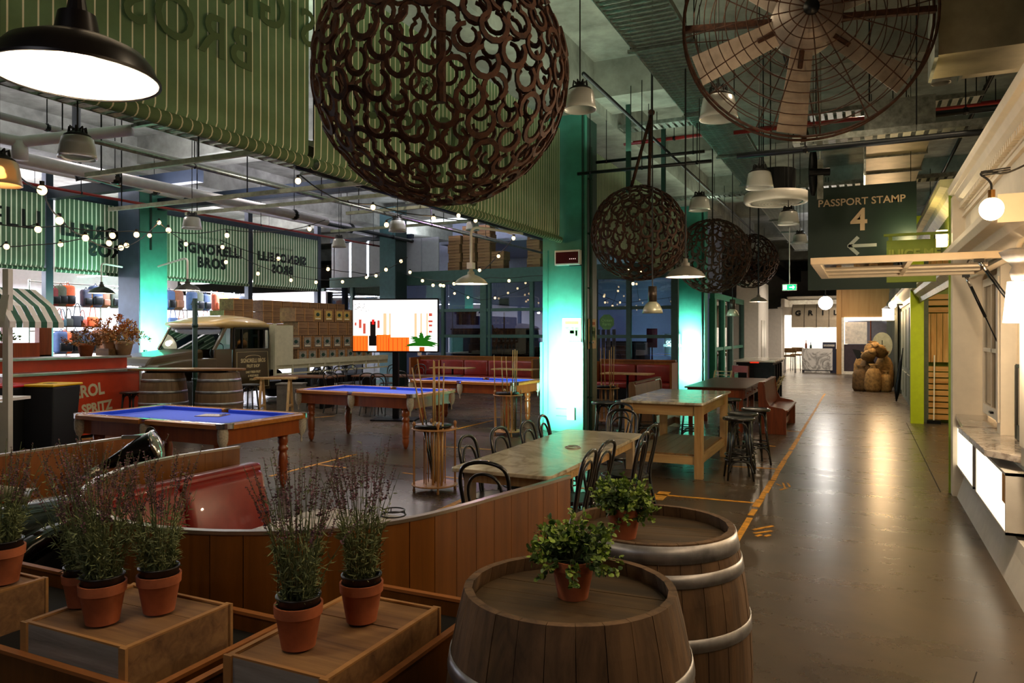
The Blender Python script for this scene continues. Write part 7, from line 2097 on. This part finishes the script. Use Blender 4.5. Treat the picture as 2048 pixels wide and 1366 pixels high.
B().box(-.05, -.01, -.04, 0, .03, 2.55).out('jamb', M_['black'], sd)
t = thing('broom', 'white handled broom leaning against the pine slatted door', 'broom', (1.28, 16.75, 0))
B().cyl((0, 0, .05), (.02, .12, 1.35), .012, n=7).out('handle', M_['white'], t); B().box(-.12, -.03, 0, .12, .03, .07).out('head', M_['black'], t)
# hanging JUICE ME sign
c0 = at(1773, 480, 8.7); c1 = at(1880, 562, 8.7)
Yj = 9.78; p0 = ony(1773, 482, Yj); p1 = ony(1872, 563, Yj)
js = thing('hanging_sign', 'lime green hanging sign reading JUICE ME on a bracket', 'sign', ((p0.x + p1.x) / 2, Yj, p1.z))
W, H = p1.x - p0.x, p0.z - p1.z
B().box(-W / 2, -.02, 0, W / 2, .02, H).out('board', limed, js, bevel=.004)
text('lettering', 'JUICE ME', MATS['dull_lime_paint'] if False else mat('olive_relief', '#98a338', .4), .135, js, (.03, -.03, H * .66), depth=.012, bold=.006)
B().box(-W / 2 - .03, -.015, H + .05, 1.0 - (p0.x + p1.x) / 2, .015, H + .08).out('bracket_arm', limed, js)
for s in (-1, 1): B().box(s * W * .42 - .02, -.006, H, s * W * .42 + .02, .006, H + .06).out('hanger_strap', limed, js)
point('juice_light', (.55, 10.7, 3.0), 16, (1.0, .72, .35), .06)
area('juice_recess_light', (1.9, 13.5, 3.1), .8, 75, (1.0, .80, .50), DOWN, 5.0)
spot('juice_spot', (-.2, 12.6, 4.6), (.95, 16.6, 1.6), 420, (1.0, .84, .55), 40, .8, .1)
t = thing('wall_lamp', 'small warm wall lamp behind the lime green sign', 'lamp', (.92, 10.9, 3.0))
B().box(-.06, -.08, -.1, .06, .08, .1).out('shade', emis('warm_lamp_box', (1.0, .72, .36), 9), t); B().box(.06, -.03, -.03, .1, .03, .03).out('mount', M_['black'], t)

# ------------------------------------------------------------------ farther kiosks along the right
gw = mat('grey_green_panelling', '#6b6f60', .6, 0, .1)
fk = struct(B().box(1.05, 16.9, 0, 1.2, 24.5, 3.0).out('wall_far_kiosk', gw))
for k in range(5): B().box(1.02, 17.3 + 1.45 * k, .9, 1.05, 18.4 + 1.45 * k, 2.4).out('panel', gw, fk); B().box(1.02, 17.3 + 1.45 * k, .15, 1.05, 18.4 + 1.45 * k, .75).out('panel', gw, fk)
cornice(B(), [(0, 2.5), (.05, 2.5), (.08, 2.6), (.2, 2.68), (.25, 2.72), (.25, 2.8), (0, 2.8)], 16.9, 26.0, 1.06).out('cornice', wh, fk)
gb = mat('dark_olive_curtain', '#2c2f22', .8, 0, .25, 4)
fk2 = struct(B().box(1.0, 24.5, 0, 1.15, 34.0, 3.4).out('wall_dark_stall', gb))
b = B(); vs = []
n = 120
for i in range(n + 1):
    y = 24.6 + 9.3 * i / n; x = .95 + .05 * math.sin(i * 1.1); vs += [(x, y, .05), (x, y, 3.0)]
b.add(vs, [(2 * i, 2 * i + 2, 2 * i + 3, 2 * i + 1) for i in range(n)]).out('curtain', gb, fk2, smooth=True)
t = thing('lantern', 'bright square wall lantern glowing near the far end of the corridor', 'lamp', (.72, 25.2, 2.35))
B().box(-.16, -.16, -.18, .16, .16, .16).out('glass_body', emis('lantern_glow', (1.0, .74, .40), 14), t); B().lathe([(0, .28), (.06, .26), (.2, .16)], 4).out('cap', M_['black'], t); B().box(.16, -.03, -.02, .28, .03, .02).out('arm', M_['black'], t)
point('lantern_light', (.45, 24.9, 2.3), 60, (1.0, .66, .34), .12)
t = thing('lantern', 'warm wall lantern set just above and right of the square one', 'lamp', (.75, 22.5, 2.55))
B().ball((0, 0, 0), .1, 14, 10).out('globe', emis('lantern_glow', (1.0, .74, .40), 14), t, smooth=True); B().box(.06, -.02, -.02, .3, .02, .02).out('arm', M_['black'], t)
point('lantern_light', (.5, 22.3, 2.5), 60, (1.0, .66, .34), .1)
t = thing('closed_umbrella', 'folded black umbrella leaning at the far right wall', 'umbrella', (.80, 21.5, 0))
B().tube([(0, 0, .02), (.02, 0, .3), (.1, .1, 1.0), (.14, .15, 1.25)], [.015, .07, .04, .015], 8).out('canopy', M_['black'], t, smooth=True); B().tube([(.14, .15, 1.25), (.16, .17, 1.4)], .012, 6).out('handle', M_['black'], t)
# hessian sacks with a round sign behind
hs = mat('hessian', '#8f6b3a', .95, 0, .3, 14, .3); hs2 = mat('dark_hessian', '#5f4524', .95, 0, .3, 14, .3)
def sack(label, x, y, z, w, h, rz, tilt, m, seed):
    R.seed(seed)
    t = thing('hessian_sack', label, 'sack', (x, y, z), 0, 'hessian sacks heaped at the right', rot=(tilt, 0, rz))
    b = B(); n = 18; vs = []
    prof = [(.0, 0), (.75, .0), (.98, .12), (1.0, .4), (.9, .7), (.62, .86), (.35, .92), (.42, .98), (.55, 1.06), (.0, 1.03)]
    for (r_, u) in prof:
        for j in range(n):
            a = 2 * PI * j / n; k = 1 + .08 * math.sin(3 * a + seed) + .05 * math.sin(7 * a + 5 * u)
            vs.append((w / 2 * r_ * k * math.cos(a), w * .36 * r_ * k * math.sin(a), h * u))
    b.add(vs, [(i * n + j, i * n + (j + 1) % n, (i + 1) * n + (j + 1) % n, (i + 1) * n + j) for i in range(len(prof) - 1) for j in range(n)]).out('body', m, t, smooth=True)
    B().tube([(w * .17 * math.cos(a), w * .13 * math.sin(a), h * .91) for a in [2 * PI * k / 14 for k in range(14)]], .012, 5, closed=True).out('tie', hs2, t)
sk = [(-.02, 25.2, 0, .5, .75, 0, 0, hs2, 'upright dark sack at the left front of the heap'), (.32, 25.0, 0, .5, .8, .4, 0, hs, 'upright sack at the front centre of the heap'), (.66, 25.2, 0, .45, .6, 1, 0, hs, 'short upright sack at the right front of the heap'), (.16, 25.9, 0, .55, 1.05, 0, 0, hs2, 'tall sack in the middle row of the heap'), (.62, 26.0, 0, .55, 1.15, 0, 0, hs, 'tall sack behind on the right of the heap'),
      (.0, 26.7, 0, .5, 1.1, 0, 0, hs, 'tall sack at the rear left of the heap'), (.15, 25.65, 1.0, .4, .65, .2, 1.2, hs, 'bent sack lying on top at the left of the heap'), (.55, 25.8, 1.1, .42, .7, -.3, 1.1, hs, 'sack slumped over the top right of the heap'), (.3, 26.3, 1.08, .5, .42, 0, 0, hs, 'puffy sack crowning the heap')]
for i, (x, y, z, w, h, rz, ti, m, lab) in enumerate(sk): sack(lab, x, y, z, w, h, rz, ti, m, 200 + i)
t = thing('black_hat', 'small black folded cloth perched on the top left of the sack heap', 'cloth', (-.12, 25.7, 1.12), 0, None)
B().add([(-.16, 0, .16), (.06, 0, .12), (.16, 0, -.10), (-.02, 0, -.16), (-.02, .14, 0)], [(0, 1, 4), (1, 2, 4), (2, 3, 4), (3, 0, 4), (3, 2, 1, 0)]).out('folded_cloth', M_['black'], t)
c = at(1768, 688, 26.5)
t = thing('oval_board', 'pale oval board with a faint emblem standing behind the sack heap', 'sign', (c.x - .12, 26.9, 0))
b = B(); b.prism([(.30 * math.cos(a), .42 * math.sin(a)) for a in [2 * PI * k / 32 for k in range(32)]], -.02, .02, Matrix.Translation((0, 0, c.z)) @ Matrix.Rotation(PI / 2, 4, 'X')).out('board', mat('pale_green_grey', '#a5a78f', .6, 0, .1), t)
B().box(-.1, -.026, c.z - .04, .1, -.022, c.z - .02).out('emblem_bar', gb, t); B().box(-.015, -.026, c.z - .2, .015, -.022, c.z + .16).out('emblem_bar', gb, t)
B().box(-.03, .0, 0, .03, .04, c.z - .3).out('prop', M_['black'], t)

# ------------------------------------------------------------------ plywood wall and window stall at the end
YE = 35.2
ply = wood('plywood', '#a8793f', '#c2955a', 'z', .3, .55, 0, .03)
pA, pB, pC = ony(1673, 578, YE), ony(1683, 635, YE), ony(1683, 740, YE)
ew_ = struct(B().box(pA.x, YE - .1, 0, pB.x, YE + .3, 4.6).out('wall_plywood', ply))
B().box(pB.x, YE - .05, pB.z, 1.05, YE + .1, 4.6).out('bulkhead', ply, ew_)
pD = ony(1792, 640, YE)
cf = mat('cream_frame_paint', '#e9dcc6', .5)
wf = struct(B().box(pB.x, YE - .08, 0, 1.05, YE - .02, .12).out('window_4', cf))
B().box(pB.x, YE - .08, .12, pB.x + .1, YE, pB.z).out('frame_post', cf, wf); B().box(pB.x + .1, YE - .08, pB.z - .14, 1.05, YE, pB.z).out('frame_head', emis('strip_glow', (1, .86, .66), 3.5), wf)
pm = ony(1734, 688, YE)
B().box(pB.x + .1, YE, .12, pm.x, YE + .05, pm.z - .02).out('dark_panel', mat('aubergine_panel', '#3a2a30', .6), wf)
B().box(pm.x, YE, .12, 1.05, YE + .05, 1.0).out('dark_panel', MATS['aubergine_panel'], wf)
B().box(pB.x + .14, YE, pm.z, pm.x, YE + .05, pB.z - .2).out('pale_panel', mat('peach_panel', '#ead9c6', .6), wf)
struct(B().box(-.6, YE + 2.5, 0, 2.0, YE + 2.6, 4).out('wall_stall_rear', lil))
area('stall_light', (.2, YE + 1.0, 3.2), 1.5, 60, (1, .9, .78), DOWN)
t = thing('green_umbrella', 'lime green canopy seen through the far stall window', 'umbrella', (.35, YE + 1.6, 0))
B().lathe([(.9, 2.45), (.5, 2.62), (0, 2.75)], 8).out('canopy', limed, t); B().cyl((0, 0, 0), (0, 0, 2.7), .03, n=8).out('pole', M_['rimu'], t)
# grill kiosk fascia, dome awning with letters
z0_, z1_ = ony(1600, 655, KY).z, ony(1600, 640, KY).z; zt_ = ony(1600, 609, KY).z
xL, xR = ony(1586, 640, KY).x, ony(1684, 640, KY).x
aw_ = thing('dome_awning', 'cream panelled curved awning with black letters over the bright far kiosk', 'awning', (xL, KY - .05, z0_))
n = 4; W = (xR - xL) / n; canv = mat('cream_canvas', '#b5a68e', .7, 0, .05)
for k in range(n):
    a, b_ = W * k + .01, W * (k + 1) - .01; prof = [(-.55, 0), (-.55, z1_ - z0_), (-.48, (z1_ - z0_) + (zt_ - z1_) * .35), (-.30, (z1_ - z0_) + (zt_ - z1_) * .75), (0, zt_ - z0_)]
    vs = [(x, y, z) for x in (a, b_) for (y, z) in prof]; B().add(vs, [(i, 5 + i, 6 + i, i + 1) for i in range(4)]).out('canvas_panel', canv, aw_)
    B().tube([(W * k, y, z) for (y, z) in prof], .015, 5).out('rib', mat('grey_rib', '#4d463c', .6), aw_)
    ltr = 'GRIL'[k]
    text('lettering', ltr, M_['black'], .34, aw_, (W * (k + .5), -.53, (z1_ - z0_) + (zt_ - z1_) * .42), (PI / 2 - .45, 0, 0), .004, bold=.012)
# bright interior
KB = struct(B().box(xL - .4, KY + 2.3, 0, xR + .3, KY + 2.4, 3.4).out('wall_grill_rear', mat('kiosk_bright_wall', '#f3ece0', .6)))
area('grill_light', ((xL + xR) / 2, KY + 1.0, 3.0), 2.0, 260, (1.0, .92, .82), DOWN, 1.5)
R.seed(55)
t = thing('mural', 'botanical line mural on the back wall of the bright far kiosk', 'picture', ((xL + xR) / 2, KY + 2.28, 1.9))
b = B()
for k in range(90):
    x, z = R.uniform(-.85, 1.0), R.uniform(.1, .95) - .0; a = R.uniform(0, PI)
    b.beam((x, 0, z), (x + .12 * math.cos(a), 0, z + .12 * math.sin(a)), .02, .01)
b.out('line_drawing', mat('brown_ink', '#7a6248', .7, 0, 0), t, kind='stuff')
c0, c1 = ony(1604, 742, 35.8), ony(1665, 697, 35.8)
t = thing('marble_bar', 'white marble fronted bar of the bright far kiosk', 'counter', (c0.x, 35.8, 0))
B().box(0, 0, .12, c1.x - c0.x, .05, c1.z).out('marble_front', marble_mat('veined_marble', '#dcd8d2', '#8d8984', 1.2, .25), t); B().box(0, .05, 0, c1.x - c0.x + .35, .7, c1.z - .02).out('body', mat('navy_body', '#151a33', .5), t); B().box(.1, -.0, 0, c1.x - c0.x - .1, .05, .08).out('marble_foot', MATS['veined_marble'], t)
for (x, h, m, lab) in ((.15, .35, M_['rimu'], 'slim brown bottle standing on the far marble bar'), (.35, .25, M_['green'], 'small dark plant bottle on the far marble bar'), (1.1, .3, mat('navy2', '#20263f', .5), 'dark blue machine at the right of the far marble bar')):
    t = thing('bottle' if x < 1 else 'coffee_machine', lab, 'bottle' if x < 1 else 'machine', (c0.x + x, 36.1, c1.z - .02))
    if x < 1: B().lathe([(0, 0), (.045, 0), (.045, h * .6), (.015, h * .75), (.015, h), (0, h)], 12).out('glass', m, t, smooth=True); B().cyl((0, 0, h), (0, 0, h + .03), .02, n=8).out('cap', M_['black'], t)
    else: B().box(-.25, -.2, 0, .3, .2, h).out('body', m, t, bevel=.02); B().box(-.2, -.24, .1, .25, -.2, .2).out('panel', M_['chrome'], t)
c = at(1651, 606, 22.0)
t = thing('globe_lamp', 'bright white globe lamp hanging before the far kiosk', 'lamp', c)
B().ball((0, 0, 0), .2, 24, 16).out('globe', emis('white_globe', (1, .96, .9), 14), t, smooth=True); B().cyl((0, 0, .19), (0, 0, TOP(c) - c.z), .012, n=6).out('cable', M_['cable'], t); B().cyl((0, 0, .18), (0, 0, .24), .05, n=12).out('cap', M_['black'], t)
point('globe_lamp_light', (c.x, c.y - .05, c.z - .3), 80, (1, .93, .84), .2)
# high bar chairs at the far left of the kiosk
def high_chair(label, px, d):
    c = at(px, 740, d); t = thing('high_chair', label, 'chair', (c.x, c.y, 0), R.uniform(-.3, .3), 'high chairs at the far kiosk')
    for sx in (-1, 1):
        for sy in (-1, 1): B().cyl((sx * .22, sy * .2, 0), (sx * .2, sy * .18, .78 if sy < 0 else 1.05), .018, n=6).out('leg', M_['black'], t)
    b = B(); cushion(b, -.24, -.22, .72, .24, .22, .80, .04); b.out('seat', hs2, t, smooth=True)
    b = B(); cushion(b, -.26, .16, .9, .26, .22, 1.10, .03); b.out('backrest', hs2, t, smooth=True)
high_chair('high chair with cane seat left of the far marble bar, nearer one', 1580, 33.0)
high_chair('high chair with cane seat left of the far marble bar, farther one', 1593, 34.6)

# ------------------------------------------------------------------ things inside the restaurant and on its glass
def onglass(px, py): 
    return ony(px, py, YG - .1)
c = onglass(1212, 644)
t = thing('window_sticker', 'round green sticker reading Ocean Farm on the glass right of the teal column', 'sign', (c.x, YG - .03, c.z))
r_ = 16 / FOC * 21.6 * 1.05
B().prism([(r_ * math.cos(a), r_ * math.sin(a)) for a in [2 * PI * (k + .5) / 8 for k in range(8)]], -.004, .004, Matrix.Rotation(PI / 2, 4, 'X')).out('disc', mat('sage_green', '#4f7a3f', .6, emit='#4f7a3f', es=.03), t, bevel=.0)
sgt = mat('pale_green_text', '#8fc06f', .6, 0, 0)
text('lettering', 'Ocean', sgt, .13, t, (0, -.008, .05), depth=.001); text('lettering', 'Farm', sgt, .13, t, (0, -.008, -.07), depth=.001)
Yi = 23.0
for (px, py, w, h, col, col2, lab) in ((1304, 676, .34, .6, '#7a1f34', '#a83a50', 'red menu board behind the glass'), (1345, 690, .5, .7, '#101114', '#2a2c30', 'black GOOD KOMBUCHA board behind the glass'), (1008, 610, .4, .5, '#8d93a8', '#3b4254', 'pale blue panel behind the glass')):
    c = ony(px, py, Yi)
    t = thing('menu_board', lab, 'board', (c.x, Yi, 0))
    B().box(-w / 2, -.01, c.z - h / 2, w / 2, .01, c.z + h / 2).out('board', mat('board_' + col.strip('#'), col, .5), t); B().box(-w / 2 + .03, -.014, c.z, w / 2 - .03, -.01, c.z + h / 2 - .04).out('picture', mat('board_' + col2.strip('#'), col2, .5, 0, .2), t); B().box(-.02, .0, 0, .02, .02, c.z - h / 2).out('stand', M_['black'], t)
    if px == 1345:
        text('lettering', 'GOOD', M_['white'], .13, t, (0, -.02, c.z - .02 + .1), depth=.001, bold=.004); text('lettering', 'KOMBUCHA', M_['white'], .1, t, (0, -.02, c.z - .02), depth=.001, bold=.004)
for i, px in enumerate((1197, 1207, 1217, 1228)):
    c = ony(px, 690, 23.5)
    t = thing('white_slat', '%s white upright slat from the left behind the green window sticker' % ORD[i], 'panel', (c.x, 23.5, 0), 0, 'white slats behind the glass')
    B().box(-.06, -.01, 0, .06, .01, 1.9).out('slat', M_['whitewall'], t); B().box(-.06, -.02, .5, .06, -.01, .56).out('batten', M_['whitewall'], t)
for i, (px, col) in enumerate(((917, '#1c3f8c'), (922, '#c8ccd8'), (928, '#1c3f8c'), (934, '#27509c'), (945, '#16275a'), (952, '#1c3f8c'))):
    c = ony(px, 630, 23.3)
    t = thing('hanging_shirt', '%s shirt from the left hanging behind the glass beside the screen' % ORD[i], 'shirt', (c.x, 23.35, c.z - .35), 0, 'shirts hanging behind the glass')
    B().prism([(-.09, 0), (.09, 0), (.1, .4), (.17, .38), (.2, .48), (.08, .58), (-.08, .58), (-.2, .48), (-.17, .38), (-.1, .4)], -.03, .03, Matrix.Rotation(PI / 2, 4, 'X')).out('shirt', mat('shirt_' + col.strip('#'), col, .8, 0, .1), t)
    B().tube([(0, 0, .58), (0, 0, .66), (.03, 0, .7)], .006, 5).out('hook', M_['steel'], t)
q0, q1 = ony(905, 600, 23.35), ony(965, 600, 23.35)
t = thing('clothes_rail', 'steel rail behind the glass with blue shirts hanging from it', 'rail', (q0.x, 23.35, 0))
zr = ony(930, 630, 23.3).z + .33
B().cyl((0, 0, zr), (q1.x - q0.x, 0, zr), .012, n=6).out('bar', M_['steel'], t)
for x in (0, q1.x - q0.x): B().cyl((x, 0, 0), (x, 0, zr), .015, n=6).out('post', M_['steel'], t)
dried('dried flower arrangement behind the glass left of the teal column', ony(985, 680, 22.9).x, 22.9, 1.3, 1.3, MATS['brown_dried_leaf'], dfl, 71, None)
t = thing('side_table', 'small black table behind the glass under the dried flower arrangement', 'table', (ony(985, 680, 22.9).x, 22.9, 0))
B().box(-.3, -.25, 1.26, .3, .25, 1.3).out('tabletop', M_['black'], t)
for sx in (-1, 1):
    for sy in (-1, 1): B().box(sx * .26 - .02, sy * .21 - .02, 0, sx * .26 + .02, sy * .21 + .02, 1.26).out('leg', M_['black'], t)
bpy.context.view_layer.update()
